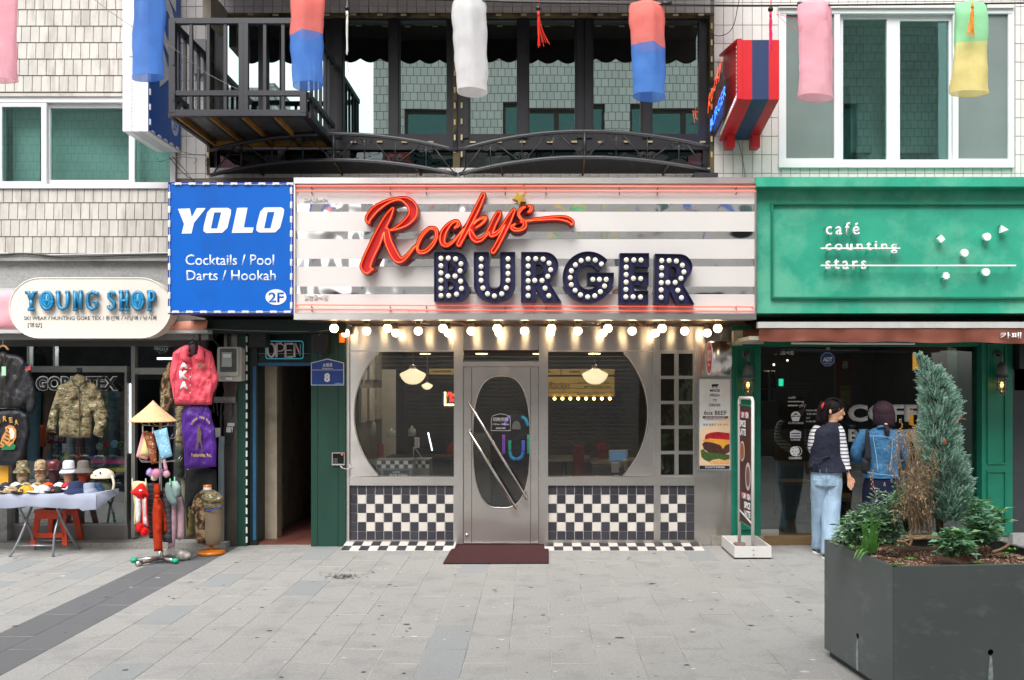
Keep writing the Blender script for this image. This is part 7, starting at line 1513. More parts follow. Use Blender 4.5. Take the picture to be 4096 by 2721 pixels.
soft([(330,690),(368,690),(368,718),(330,718)],K1,mat('tan_patch','#7a6246',.8),'chest_patch',None,None,-.335,.015,8,10,0,par=t_);soft([(400,760),(436,766),(436,808),(400,800)],K1,camo,'pocket',None,None,-.335,.02,8,8,0,par=t_)
q=MB();q.tube([P(*K1(378,600),-.3),P(*K1(378,575),-.3)],.005,5);BX(q,K1,370,388,568,590,-.32,-.28);q.build('hanger',m_hang,t_)
t_=thing('pink_jacket','coral pink coach jacket with white letters on a black hanger','jacket',P(*G3(490,380),-.55));mpk=mat('coral_pink_nylon','#ea5566',.45,var=.06,stretch=(1,1,.4),bump=1,bs=22,bd=.02)
soft([(430,198),(455,192),(470,230),(500,232),(515,195),(545,212),(592,236),(604,275),(612,312),(634,398),(620,450),(604,480),(592,551),(500,552),(376,550),(364,515),(355,455),(343,400),(346,330),(362,240),(400,212)],G3,mpk,'body',None,None,-.52,.035,5,9,.028,6,4,par=t_)
soft([(455,200),(480,185),(512,198),(505,260),(480,290),(450,262)],G3,mat('dark_lining','#3c1c28',.7),'lining',None,None,-.55,.02,8,10,0,par=t_)
for pts in([(404,222),(440,205),(455,205),(452,250),(470,296),(462,302),(404,282)],[(515,200),(546,222),(548,290),(482,284),(505,250)]):soft(pts,G3,mpk,'collar',None,None,-.585,.015,7,8,0,par=t_)
for ch,y0,y1 in(('A',300,335),('K',348,398),('A',412,458)):text(ch,*G3(400,y0),*G3(452,y1),-.596,m_white,t_,bold=.06,th=.003)
for y in(335,385,435,480):q=MB();q.ball(P(*G3(464,y),-.59),.006,6,4);q.build('snap',m_white,t_)
q=MB();q.tube([P(*G3(464,300),-.58),P(*G3(466,420),-.585),P(*G3(462,545),-.57)],.004,5);q.build('placket_seam',mat('dark_coral','#b02c44',.5),t_)
for pts in(((404,226),(386,320),(372,420),(370,530)),((590,240),(582,330),(592,430),(584,500)),((376,520),(480,526),(592,522))):q=MB();q.tube(crv([P(*G3(*p),-.573)for p in pts],4),.003,4);q.build('seam',mat('dark_coral','#b02c44',.5),t_)
flat([(508,308),(548,308),(548,326),(528,340),(508,326)],mat('crest_print','#8a5a4a',.6,var=.4,vs=60),t_,-.592,'crest',G3,.002)
q=MB();q.tube(crv([P(*G3(455,200),-.52),P(*G3(478,180),-.52),P(*G3(500,200),-.52)],4),.013,6);q.tube(crv([P(*G3(478,180),-.52),P(*G3(476,160),-.52),P(*G3(488,150),-.52),P(*G3(484,138),-.52)],4),.004,5);q.build('hanger',m_hang,t_)
t_=thing('purple_jacket','purple windbreaker with tan gothic lettering hung under the pink jacket','jacket',P(*G3(520,740),-.5))
soft([(450,552),(550,550),(580,572),(596,640),(612,690),(622,800),(620,922),(540,930),(430,935),(427,850),(424,790),(415,720),(416,610),(424,580)],G3,mat('purple_nylon','#4f1f8a',.45,var=.08,stretch=(1,1,.4),bump=1,bs=20,bd=.02),'body',None,None,-.475,.03,6,9,.026,7,8,par=t_)
m_tan=mat('tan_thread','#b39a62',.7);yt=-.535
for i,ch in enumerate('Omega Psi Phi'):
 if ch!=' ':a=rad(-156+i*10.4);x,y=528+58*cos(a),692+62*sin(a);text(ch,*G3(x-4.5,y-9),*G3(x+4.5,y+7),yt,m_tan,t_,bold=.03,th=.002)
text('Fraternity, Inc.',*G3(470,842),*G3(592,870),yt,m_tan,t_,bold=.04,th=.002)
flat([(508,690),(516,672),(524,690),(532,720),(528,760),(540,815),(546,828),(536,828),(524,780),(516,770),(508,820),(492,822),(504,770),(502,720)],mat('figure_embroidery','#5d4a44',.8,var=.4,vs=60),t_,yt,'figure_embroidery',G3,.002)
for par_,col_,LL,yy_ in((t_,mat('dark_purple_seam','#34125e',.6),(((440,560),(436,640),(432,760),(440,900)),((588,580),(590,680),(600,800),(598,915)),((452,556),(500,566),(552,556))),-.527),):
 for pts in LL:q=MB();q.tube(crv([P(*G3(*p),yy_)for p in pts],4),.003,4);q.build('seam',col_,par_)
 # garments crowded behind them
for i,(pts,mm,lb,nm)in enumerate((([(335,300),(360,290),(350,420),(362,560),(330,640),(292,662),(284,560),(290,420),(308,350)],camo2,'brown woodland camouflage jacket half hidden behind the pink jacket','camouflage_jacket'),([(372,560),(425,560),(430,720),(428,800),(400,830),(374,790),(380,700)],camo,'grey-green camouflage sleeve squeezed left of the purple jacket','camouflage_jacket'),([(375,800),(428,790),(432,960),(420,990),(388,985),(374,900)],mat('dark_olive_cloth','#2b3328',.8),'dark olive jacket below the camouflage sleeve','jacket'),([(408,990),(435,985),(452,1120),(430,1135),(412,1080)],mat('khaki_cloth','#7d7864',.8),'khaki cloth hanging right of the grey hat','garment'),([(440,940),(560,930),(620,940),(630,1120),(600,1080),(470,1160),(445,1300),(430,1100)],mat('black_cloth','#17181b',.8),'black garments in the shadow under the purple jacket','garment'),([(432,1120),(485,1130),(492,1340),(440,1350)],mat('mustard_camo_cloth','#6e6238',.8,var=.4,vs=30),'mustard patterned cloth low behind the mannequin','garment'))):
 soft(pts,G3,mm,nm,lb,'jacket' if 'jacket' in nm else 'garment',-.36+.03*(i%2),.04,9,12,.03,seed=i)
 # ---------------------------------------------------------------- clothes stand
yR=-.95;cs2=thing('clothes_stand','metal clothes stand on a cross foot with green-taped ends','clothes stand',(P(370,0,yR).x,yR,0))
q=MB();c=Vector((P(370,0,yR).x,yR,0));q.cyl(c+Vector((0,0,.03)),c+Vector((0,0,1.5)),.014,10);q.build('pole',m_steel2,cs2)
q=MB();q.cyl(c+Vector((0,0,.03)),c+Vector((0,0,.12)),.026,10);q.build('collar',m_steel2,cs2)
for i,(dx,dy,gr)in enumerate(((-.27,-.02,1),(-.14,-.2,0),(.19,-.07,1),(.12,.18,0))):
 e=c+Vector((dx,dy,.028));q=MB();q.tube([c+Vector((0,0,.045)),e],.019,10);q.build('foot',mat('rusty_steel','#7a6f68',.45,.6,var=.3,vs=20)if not gr else m_steel2,cs2)
 d_=Vector((dx,dy,0)).normalized();q=MB();q.tube([e-d_*.05,e+d_*.008],.024,10);q.build('tape' if gr else 'end_cap',mat('green_tape','#12a07a',.5)if gr else m_steel2,cs2)
for z,rr_,n in((1.33,.16,6),(.98,.2,6),(1.2,.14,5)):
 for i in range(n):a=i*2*pi/n+z;q=MB();q.tube([c+Vector((0,0,z)),c+Vector((rr_*cos(a),rr_*sin(a),z+.02)),c+Vector(((rr_+.02)*cos(a),(rr_+.02)*sin(a),z+.05))],.004,5);q.build('peg',m_steel2,cs2)
hat=thing('conical_hat','woven straw conical hat on top of the clothes stand','hat',P(*G3(240,650),yR));hc=P(*G3(242,650),yR);hr=px(134/1.493/1.7356,yR);hh=px(124/2.591,yR)
q=MB();prf_=[(hr*f,hh*(1-f)*(1-.06*sin(f*pi))+.002)for f in[i/24 for i in range(25)]];q.lathe([(max(r,.002),h+.0012*(i%2))for i,(r,h)in enumerate(prf_)],hc,48);q.lathe([(hr*f,hh*(1-f)-.006)for f in(1,.5,.02)],hc,32)
q.build('cone',mat('straw','#dcb88a',.7,var=.14,vs=14,stretch=(1,1,5),bump=.8,bs=160),hat);q=MB();q.tube([hc+Vector((hr*cos(a*pi/24),hr*sin(a*pi/24),0))for a in range(48)],.0045,6,closed=True);q.build('brim_hoop',mat('straw_edge','#c39a5c',.7),hat)
m_peg=mat('clothes_peg','#d5d2cc',.5)
def peg(x,y,f=G3,yy=-1.08,m=m_peg):q=MB();a=P(*f(x,y),yy);q.box((a.x-.005,yy-.008,a.z-.03),(a.x+.005,yy,a.z+.03));tag(q.build('clothes_peg',m,None),f'clothes peg at the top of the '+{242:'blue bandana',182:'pink bandana',345:'grey-green hat',200:'red plush hood',120:'cream plush hood',372:'mauve leggings'}[x],'peg','pegs on the clothes stand')
for x,y in((242,705),(182,695),(345,1010),(200,1010),(120,1010),(372,1000)):peg(x,y,m=m_peg if x<300 else mat('green_peg','#8fd0a8',.5))
# bandanas: printed cloth
def paisley(nm,base,ink):
 if nm in MC:return MC[nm]
 m=bpy.data.materials.new(nm);m.use_nodes=True;t=m.node_tree;b=t.nodes['Principled BSDF'];L=t.links.new;tc=N(t,'ShaderNodeTexCoord');vo=N(t,'ShaderNodeTexVoronoi',Scale=22.);vo.feature='F1';L(tc.outputs['Object'],vo.inputs[0]);r=N(t,'ShaderNodeValToRGB');r.color_ramp.interpolation='CONSTANT'
 for e,(p_,h)in zip(r.color_ramp.elements,((0,ink),(.1,base))):e.position=p_;e.color=hexc(h)
 e=r.color_ramp.elements.new(.34);e.color=hexc(ink);e=r.color_ramp.elements.new(.40);e.color=hexc(base);L(vo.outputs['Distance'],r.inputs[0]);L(r.outputs[0],b.inputs['Base Color']);b.inputs['Roughness'].default_value=.85;MC[nm]=m;return m
for pts,mm,lb,y in(([(178,715),(205,705),(225,730),(215,870),(205,882),(140,862)],mat('pink_print_cloth','#e0a09c',.8,var=.15,vs=30),'pink patterned bandana at the left of the stand',-1.02),([(195,715),(215,712),(222,860),(165,850)],mat('lemon_cloth','#dcd08c',.8),'lemon yellow bandana folded behind the brown one',-1.04),([(182,718),(236,712),(250,740),(266,900),(232,908),(205,800)],paisley('brown_paisley','#8a4520','#d8c4a8'),'brown paisley bandana pegged under the straw hat',-1.06),([(240,712),(262,705),(268,905),(250,900)],mat('brown_cloth','#6a3418',.85),'plain brown bandana edge beside the blue one',-1.05),([(245,708),(325,688),(358,858),(292,880)],paisley('blue_paisley','#7fb6d2','#d5e4ea'),'light blue paisley bandana pegged at an angle',-1.09)):
 soft(pts,G3,mm,'bandana',lb,'bandana',y,.012,6,8,.012,seed=len(lb))
def fur(c,r,m,lab,sq=(1,1,1)):
 t_=thing('pompom',lab,'pompom',c);q=MB();V=[];rf=random.Random(int(c.x*1e4));q.ball(c,r*.9,12,8,sq)
 for _ in range(260):
  th_,ph=rf.uniform(0,2*pi),math.acos(rf.uniform(-1,1));d_=Vector((sin(ph)*cos(th_)*sq[0],sin(ph)*sin(th_)*sq[1],cos(ph)*sq[2]));leaf(q,c+d_*r*.85,d_+Vector((rf.uniform(-.4,.4),rf.uniform(-.4,.4),rf.uniform(-.5,.2))),.0025,r*.35)
 q.build('fur',m,t_)
for x,y,r,col,lb,dy in((225,955,22,'#b49fd0','lilac fluffy pompom ball at the left of the ear muffs',0),(262,960,26,'#dc93ae','pink fluffy pompom ball in the middle of the ear muffs',-.05),(250,985,20,'#e0d6c2','cream fluffy pompom ball below the pink one',-.03),(322,965,20,'#dcb0bc','pale pink fluffy pompom ball hanging at the right',-.02),(288,950,18,'#8f86a8','greyish purple pompom ball behind the pink one',.03)):fur(P(*G3(x,y),yR-.09+dy),px(r/2.591,yR),mat('fur_'+col[1:],col,.95),lb)
soft([(300,880),(318,876),(330,940),(308,945)],G3,mat('fur_dcb0bc','#dcb0bc',.9),'scarf','pale pink fluffy strap above the right pompom','scarf',-1.03,.02,7,8,0)
# hanging hats and scarves
soft([(115,1012),(150,1006),(205,1012),(212,1060),(198,1120),(150,1100),(152,1200),(140,1240),(145,1270),(128,1262),(132,1150),(118,1070)],G3,mat('cream_plush','#dcc490',.95,bump=.6,bs=200),'plush_hat','cream yellow plush hood behind the red one','hat',-1.0,.03,7,12,.01)
rh=thing('plush_hat','red and white plush hood with long tails ending in red pompoms','hat',P(*G3(165,1080),-1.1));mrd=mat('red_plush','#d0110f',.95,bump=.6,bs=200)
soft([(162,1022),(185,1020),(200,1050),(222,1092),(212,1110),(190,1100),(186,1118),(150,1112),(142,1098),(112,1085),(108,1070),(135,1050)],G3,mrd,'hood',None,None,-1.08,.045,6,12,.01,par=rh)
soft([(136,1098),(170,1105),(172,1180),(165,1255),(142,1262),(140,1180)],G3,mat('white_plush','#dcdad8',.95),'tail',None,None,-1.07,.025,6,10,.01,par=rh);soft([(172,1105),(206,1100),(205,1200),(210,1280),(186,1270),(178,1180)],G3,mat('white_plush','#dcdad8',.95),'tail',None,None,-1.08,.025,6,10,.01,par=rh)
q=MB();q.tube([P(*G3(173,1105),-1.11),P(*G3(178,1200),-1.11),P(*G3(180,1275),-1.11)],.006,5);q.tube([P(*G3(204,1105),-1.11),P(*G3(205,1200),-1.11),P(*G3(212,1275),-1.11)],.006,5);q.build('red_piping',mrd,rh)
for x,y in((164,1285),(192,1308)):
 q=MB();c=P(*G3(x,y),-1.1);r=px(27/2.591,-1.1);q.ball(c,r*.92,14,9)
 for _ in range(160):a=random.Random(_*7+x);d_=Vector((a.uniform(-1,1),a.uniform(-1,.3),a.uniform(-1,1))).normalized();leaf(q,c+d_*r*.85,d_,.003,r*.3)
 q.build('pompom',mrd,rh)
q=MB();q.ball(P(*G3(167,1063),-1.13),.012,8,6,(1.3,.4,.7));q.build('eye_patch',m_white,rh)
blk=mat('black_check_scarf','#1f1b22',.85,wave=('#5d5862',2,22.,.92));soft([(212,1020),(250,1015),(290,1060),(318,1150),(332,1360),(300,1370),(278,1250),(262,1130),(250,1350),(220,1350),(210,1150)],G3,blk,'scarf','black windowpane check scarf behind the rust one','scarf',-1.0,.035,8,12,.02)
soft([(298,1040),(340,1060),(350,1200),(356,1375),(300,1372),(300,1180)],G3,mat('charcoal_check_scarf','#38343a',.85,wave=('#6d6870',2,20.,.92)),'scarf','charcoal check scarf right of the rust one','scarf',-1.01,.03,8,12,.02)
rsc=thing('knotted_scarf','rust red spotted scarf knotted on the clothes stand','scarf',P(*G3(270,1200),-1.1));mru=ramp_mat('rust_spotted',[(0,'#5a160c'),(.16,'#a5300f')],40,kind='vor')
soft([(250,1022),(275,1018),(288,1060),(285,1090),(250,1100),(245,1060)],G3,mru,'loop',None,None,-1.06,.03,6,10,.01,par=rsc);soft([(248,1110),(286,1108),(300,1180),(296,1300),(300,1424),(248,1428),(240,1300),(238,1190)],G3,mru,'tail',None,None,-1.07,.035,6,12,.025,par=rsc);soft([(285,1110),(300,1140),(322,1240),(326,1310),(304,1315),(296,1200)],G3,mru,'tail',None,None,-1.04,.03,6,10,.02,par=rsc)
q=MB();q.ball(P(*G3(266,1100),-1.12),.026,12,8,(1,.8,.85));q.build('knot',mru,rsc)
soft([(340,1120),(378,1130),(384,1280),(372,1400),(330,1415),(336,1300)],G3,mat('mauve_dotted','#a3848c',.85,var=.1,vs=60),'leggings','pair of mauve knitted leggings hanging long at the right, front leg','leggings',-.98,.03,7,12,.015);soft([(378,1110),(412,1100),(428,1180),(428,1350),(398,1362),(382,1350),(386,1200)],G3,mat('mauve_dotted','#a3848c',.85),'leggings','mauve knitted leggings hanging at the far right of the stand','leggings',-.96,.03,7,12,.015)
gh=thing('bucket_hat','grey-green corduroy bucket hat pegged sideways on the stand','hat',P(*G3(362,1080),-1.08));soft([(318,1020),(345,1010),(360,1040),(380,1100),(388,1140),(370,1155),(345,1145),(325,1110),(312,1060)],G3,mat('grey_green_cord','#7c9490',.9,wave=('#5f7471',0,90.,.5)),'brim',None,None,-1.06,.02,6,10,.005,par=gh)
soft([(350,1008),(385,1005),(408,1040),(402,1085),(378,1110),(358,1060)],G3,mat('grey_green_plain','#8fa6a2',.9),'crown',None,None,-1.07,.05,6,12,.005,par=gh)
bag=thing('plastic_bag','clear plastic bag of white goods lying at the foot of the stand','bag',P(*G3(385,1480),-.8));
soft([(300,1425),(330,1412),(380,1408),(430,1415),(470,1440),(468,1462),(440,1488),(390,1485),(340,1478),(306,1462)],G3,mat('milky_plastic','#c6c2b8',.25,var=.12,vs=30,coat=.5,bump=.8,bs=60),'bag_body',None,None,-.82,.09,6,20,.06,5,par=bag)
# ---------------------------------------------------------------- half mannequin
ym=-.52;mq=thing('mannequin_torso','half-body mannequin in a camouflage shirt on an orange round base','mannequin',(P(487,0,ym).x,ym,0));mo_=mat('orange_varnished_wood','#c06a14',.3,var=.1,coat=.4)
c=Vector((P(*G3(590,0),ym).x,ym,0));q=MB();q.lathe([(0,0),(.135,0),(.142,.012),(.14,.03),(.12,.042),(.03,.05),(.022,.06),(.022,.2),(0,.2)],c,28);q.build('base',mo_,mq)
gz=lambda y:P(*G3(0,y),ym).z;gx=lambda x:P(*G3(x,0),ym).x
q=MB();loft(q,csecs([((gx(588),ym,gz(1385)),.085,.075),((gx(588),ym,gz(1340)),.115,.095),((gx(586),ym,gz(1250)),.122,.1),((gx(584),ym,gz(1180)),.12,.1),((gx(578),ym,gz(1110)),.118,.1),((gx(572),ym,gz(1075)),.085,.08),((gx(568),ym,gz(1058)),.045,.045)]),28,.04,3);q.build('shirt',mat('taupe_cloth','#7a6a55',.85,var=.08),mq)
q=MB();loft(q,csecs([((gx(548),ym-.035,gz(1370)),.058,.075),((gx(546),ym-.04,gz(1250)),.07,.082),((gx(548),ym-.03,gz(1140)),.075,.085),((gx(562),ym-.02,gz(1075)),.07,.072)]),18,.05,9);q.build('camouflage_panel',camo2,mq);q=MB();loft(q,csecs([((gx(584),ym-.004,gz(1165)),.124,.106),((gx(582),ym-.004,gz(1110)),.135,.108),((gx(574),ym-.004,gz(1078)),.098,.088),((gx(568),ym,gz(1058)),.05,.05)]),26,.05,5);q.build('camouflage_yoke',camo,mq)
q=MB();sleeve(q,[P(*G3(535,1095),ym-.03),P(*G3(510,1130),ym-.06),P(*G3(494,1200),ym-.07)],[.05,.05,.042],12,.1);q.build('sleeve',camo2,mq);q=MB();sleeve(q,[P(*G3(615,1095),ym-.02),P(*G3(640,1130),ym-.04)],[.045,.04],12,.1);q.build('sleeve',camo,mq)
q=MB();q.lathe([(.042,gz(1062)),(.04,gz(1040)),(.0,gz(1040))],(gx(567),ym,0),16);q.build('neck',mat('white_plastic','#c9c9c9',.4),mq);q=MB();q.lathe([(.042,gz(1042)),(.042,gz(1030)),(0,gz(1029))],(gx(567),ym,0),16);q.build('neck_cap',mo_,mq)
q=MB();q.tube(crv([P(*G3(540,1188),ym-.09),P(*G3(590,1182),ym-.11),P(*G3(648,1160),ym-.09)],5),.006,5);q.build('blue_tape',mat('blue_tape','#2a3f9c',.5),mq)
# ---------------------------------------------------------------- stool and table of caps
ys3=-.18;st=thing('plastic_stool','orange-red moulded plastic stool under the cap table','stool',P(140,1255,ys3));mst=mat('orange_red_plastic','#c23a18',.35,var=.04)
q=MB();sx0,sx1=P(*K2(450,0),ys3).x,P(*K2(752,0),ys3).x;zt4=P(*K2(0,872),ys3).z;zb4=.0;bx0,bx1=P(*K2(418,0),ys3).x,P(*K2(802,0),ys3).x;q.box((sx0-.01,ys3-.16,zt4-.03),(sx1+.01,ys3+.13,zt4));q.build('seat',mst,st)
q=MB();q.lathe([(0,.012),(.12,.012),(.13,0)],(((sx0+sx1)/2),ys3,zt4),20);q.build('cushion',mat('black_cushion','#151517',.6),st)
for ix,(ax_,bx_)in enumerate(((sx0,bx0),(sx1,bx1))):
 for yy_ in(-.15,.12):
  s2=1 if ix==0 else-1;q=MB();zf_=.062 if yy_>-.2 else 0
  q.prism([[(ax_,ys3+yy_,zt4-.03),(ax_+s2*.065,ys3+yy_,zt4-.03),(ax_+s2*.05,ys3+yy_,zt4-.1),(bx_+s2*.052,ys3+yy_*1.25,zf_),(bx_,ys3+yy_*1.25,zf_)]],(0,.018 if yy_<0 else-.018,0));q.build('leg',mst,st)
for yy_ in(-.165,.14):q=MB();q.box((sx0+.02,ys3+yy_,zt4-.09),(sx1-.02,ys3+yy_+.012,zt4-.03));q.box((bx0+.05,ys3+yy_*1.1,.14),(bx1-.05,ys3+yy_*1.1+.012,.19));q.build('apron',mst,st)
zt5=.64;tb_=thing('folding_table','folding table under a pale cloth covered with caps','table',(-5.2,-.45,0));mtl=mat('grey_tube_leg','#8b8f94',.35,.6)
xr0=-4.475;q=MB();q.box((-6.4,-.68,zt5-.03),(xr0,-.24,zt5-.004));q.build('table_top',m_white,tb_)
def K2P(x,y,yy):return P(*K2(x,y),yy)
for pts in([K2P(100,1380,-.67),K2P(170,1262,-.66),K2P(255,1070,-.6),K2P(275,1000,-.56),K2P(335,850,-.45)],[K2P(195,850,-.64),K2P(270,1010,-.52),K2P(330,1130,-.42),K2P(370,1295,-.27)],[K2P(556,1380,-.67),K2P(570,1150,-.64),K2P(610,990,-.56),K2P(655,850,-.45)],[K2P(590,850,-.64),K2P(650,1000,-.52),K2P(740,1170,-.4),K2P(830,1295,-.27)]):q=MB();q.tube(crv(pts,5),.0125,10);q.build('leg',mtl,tb_)
q=MB();q.tube([K2P(170,1262,-.66),K2P(562,1262,-.66)],.0085,8);q.build('cross_bar',mtl,tb_);q=MB();q.tube([K2P(345,1205,-.32),K2P(770,1208,-.32)],.0085,8);q.build('cross_bar',mtl,tb_)
# cloth: top plus hanging front and right side
q=MB();nu=60;V=[];F_=[];x0_=-6.45;rows=8
for i in range(nu+1):
 f=i/nu;x=x0_+(xr0+.03-x0_)*f;drop=.135+.012*sin(f*17)+(.03 if f>.93 else 0)+.02*mn.noise(Vector((f*6,0,0)));w_=.012*sin(f*40)+.01*sin(f*23+1)
 V+=[Vector((x,-.22,zt5)),Vector((x,-.45,zt5+.002)),Vector((x,-.69,zt5)),Vector((x,-.705+w_*.3,zt5-.012)),Vector((x,-.71+w_*.7,zt5-drop*.4)),Vector((x,-.715+w_,zt5-drop*.75)),Vector((x,-.712+w_*1.2,zt5-drop))]
for i in range(nu):
 for j in range(6):a=i*7+j;F_.append((a,a+1,a+8,a+7))
q.add(V,F_,True);q.add([v+Vector((0,.003,-.003))for v in V],[tuple(reversed(f))for f in F_],True)
e_=[Vector((xr0+.03,-.71,zt5-.165)),Vector((xr0+.03,-.69,zt5)),Vector((xr0+.03,-.45,zt5)),Vector((xr0+.03,-.22,zt5)),Vector((xr0+.055,-.3,zt5-.05)),Vector((xr0+.06,-.45,zt5-.075)),Vector((xr0+.055,-.6,zt5-.12))]
q.add(e_,[(0,1,6),(1,2,5,6),(2,3,4,5)],True);tcl=q.build('tablecloth',mat('pale_lilac_cloth','#959aac',.8,var=.04),None);tag(tcl,'pale grey-lilac cloth hanging over the front of the cap table','tablecloth')
def cap_(kx,w_,y,m,kind,ang,lab,z=zt5+.005,bm=None,logo=None,lm=None,tilt=0):
 c=Vector((P(*K2(kx,0),y).x,y,z));R_=px(w_/2/4.535,y);t_=thing('cap' if kind!='bucket' else 'bucket_hat',lab,'hat',c)
 if kind=='cap':
  q=MB();q.ball(c,R_,20,7,(1,.95,.92),0,pi/2);q.build('crown',m,t_)
  q=MB()
  for k in range(3):a=k*pi/3+ang;q.tube([c+Vector((R_*1.008*cos(t)*cos(a),R_*.958*cos(t)*sin(a),R_*.928*sin(t)))for t in[pi*i/12 for i in range(13)]],.0014,4)
  q.ball(c+Vector((0,0,R_*.925)),.006,6,4);q.build('seam',bm or m,t_)
  q=MB();n=12;V=[]
  for i in range(n+1):
   a=ang-1.05+2.1*i/n;e=1+.75*cos((i/n-.5)*pi)**.7;dz=-.10*R_*(abs(i/n-.5)*2)**2
   V+=[c+Vector((R_*.93*cos(a),R_*.9*sin(a),.012)),c+Vector((R_*e*cos(a),R_*e*sin(a),.006+dz*.2+.012*(1-(abs(i/n-.5)*2)**2)))]
  V2=[v+Vector((0,0,.005))for v in V];m_=len(V);fs=[]
  for i in range(n):fs+=[(2*i,2*i+1,2*i+3,2*i+2),(m_+2*i,m_+2*i+2,m_+2*i+3,m_+2*i+1),(2*i+1,m_+2*i+1,m_+2*i+3,2*i+3)]
  q.add(V+V2,fs,True);q.build('brim',bm or m,t_)
 else:
  q=MB();q.lathe([(R_*1.0,0),(R_*.98,.003),(R_*.72,R_*.42),(R_*.70,R_*.46),(R_*.62,R_*.95),(R_*.52,R_*1.05),(0,R_*1.1)],c,26);q.build('crown',m,t_)
  q=MB();q.lathe([(R_*1.02,-.004),(R_*.725,R_*.42),(R_*.70,R_*.40),(R_*.99,-.01)],c,26);q.build('brim',bm or m,t_)
 if logo:a=c+Vector((0,-R_*.93,R_*.45));s=R_*.42;text(logo,0,0,1,1,0,lm,t_,bold=.05,th=0,xf=lambda fx,fz:a+Vector((-s/2+fx*s,-.004+fz*s*.35-.012,-s*.35+fz*s*.75)))
 return t_
mw=mat('white_cotton','#d3d4d8',.8);mk=mat('black_cotton','#17181c',.8);mnv=mat('navy_mesh','#1b2a52',.8,bump=1,bs=350);mye=mat('yellow_cotton','#dc9c22',.8)
cap_(15,95,-.6,mk,'cap',rad(-120),'plain black cap at the left end of the front row');cap_(115,150,-.61,camo3,'cap',rad(215),'desert camouflage cap next to the yellow one',bm=camo3);cap_(275,165,-.62,mye,'cap',rad(215),'yellow cap with a dark letter and black brim',bm=mk,logo='M',lm=mat('dark_thread','#22243a',.7));cap_(445,165,-.61,mw,'cap',rad(215),'white cap with pale letters in the front row',logo='LA',lm=mat('grey_thread','#9aa0ae',.7));cap_(590,135,-.6,mk,'cap',rad(215),'black cap with red brush lettering',logo='호랑',lm=mat('red_thread2','#b8232a',.7))
cap_(790,215,-.6,mnv,'bucket',0,'navy mesh bucket hat in the front row');cap_(930,170,-.55,mat('pale_blue_grey_cloth','#8d97ac',.85,bump=1,bs=300),'bucket',0,'pale blue-grey hat right of the navy mesh one');cap_(1010,150,-.46,mat('denim_blue_cloth','#27466b',.8),'bucket',0,'denim blue hat leaning at the right end of the table')
for kx,m,ang,lb in((60,mat('dark_navy_cotton','#1f2740',.8),200,'dark navy cap in the middle row, left end'),(165,mw,230,'white cap behind the desert camouflage one'),(270,camo3,215,'camouflage cap behind the yellow one'),(385,camo3,215,'sand camouflage cap behind the white one'),(500,mat('orange_cotton','#d8591a',.8),200,'orange cap in the middle row'),(620,mw,200,'white cap behind the black lettered one'),(700,mat('red_cotton','#b01c26',.8),300,'red cap with white marks in the middle row'),(840,mat('dark_navy_cotton','#1f2740',.8),200,'dark navy cap behind the navy mesh hat')):cap_(kx,120,-.45,m,'cap',rad(ang),lb,z=zt5+.035)
for kx,c_,lb in((200,'#2b2b30','black'),(345,'#c9c6bf','off-white'),(520,'#7a2230','wine red'),(745,'#cfd2da','pale grey'),(885,'#3c4a3c','dark green')):cap_(kx,115,-.53,mat('cotton_'+c_[1:],c_,.85),'cap',rad(200+kx%60),lb+' cap tucked between the front and middle rows of caps',z=zt5+.02)
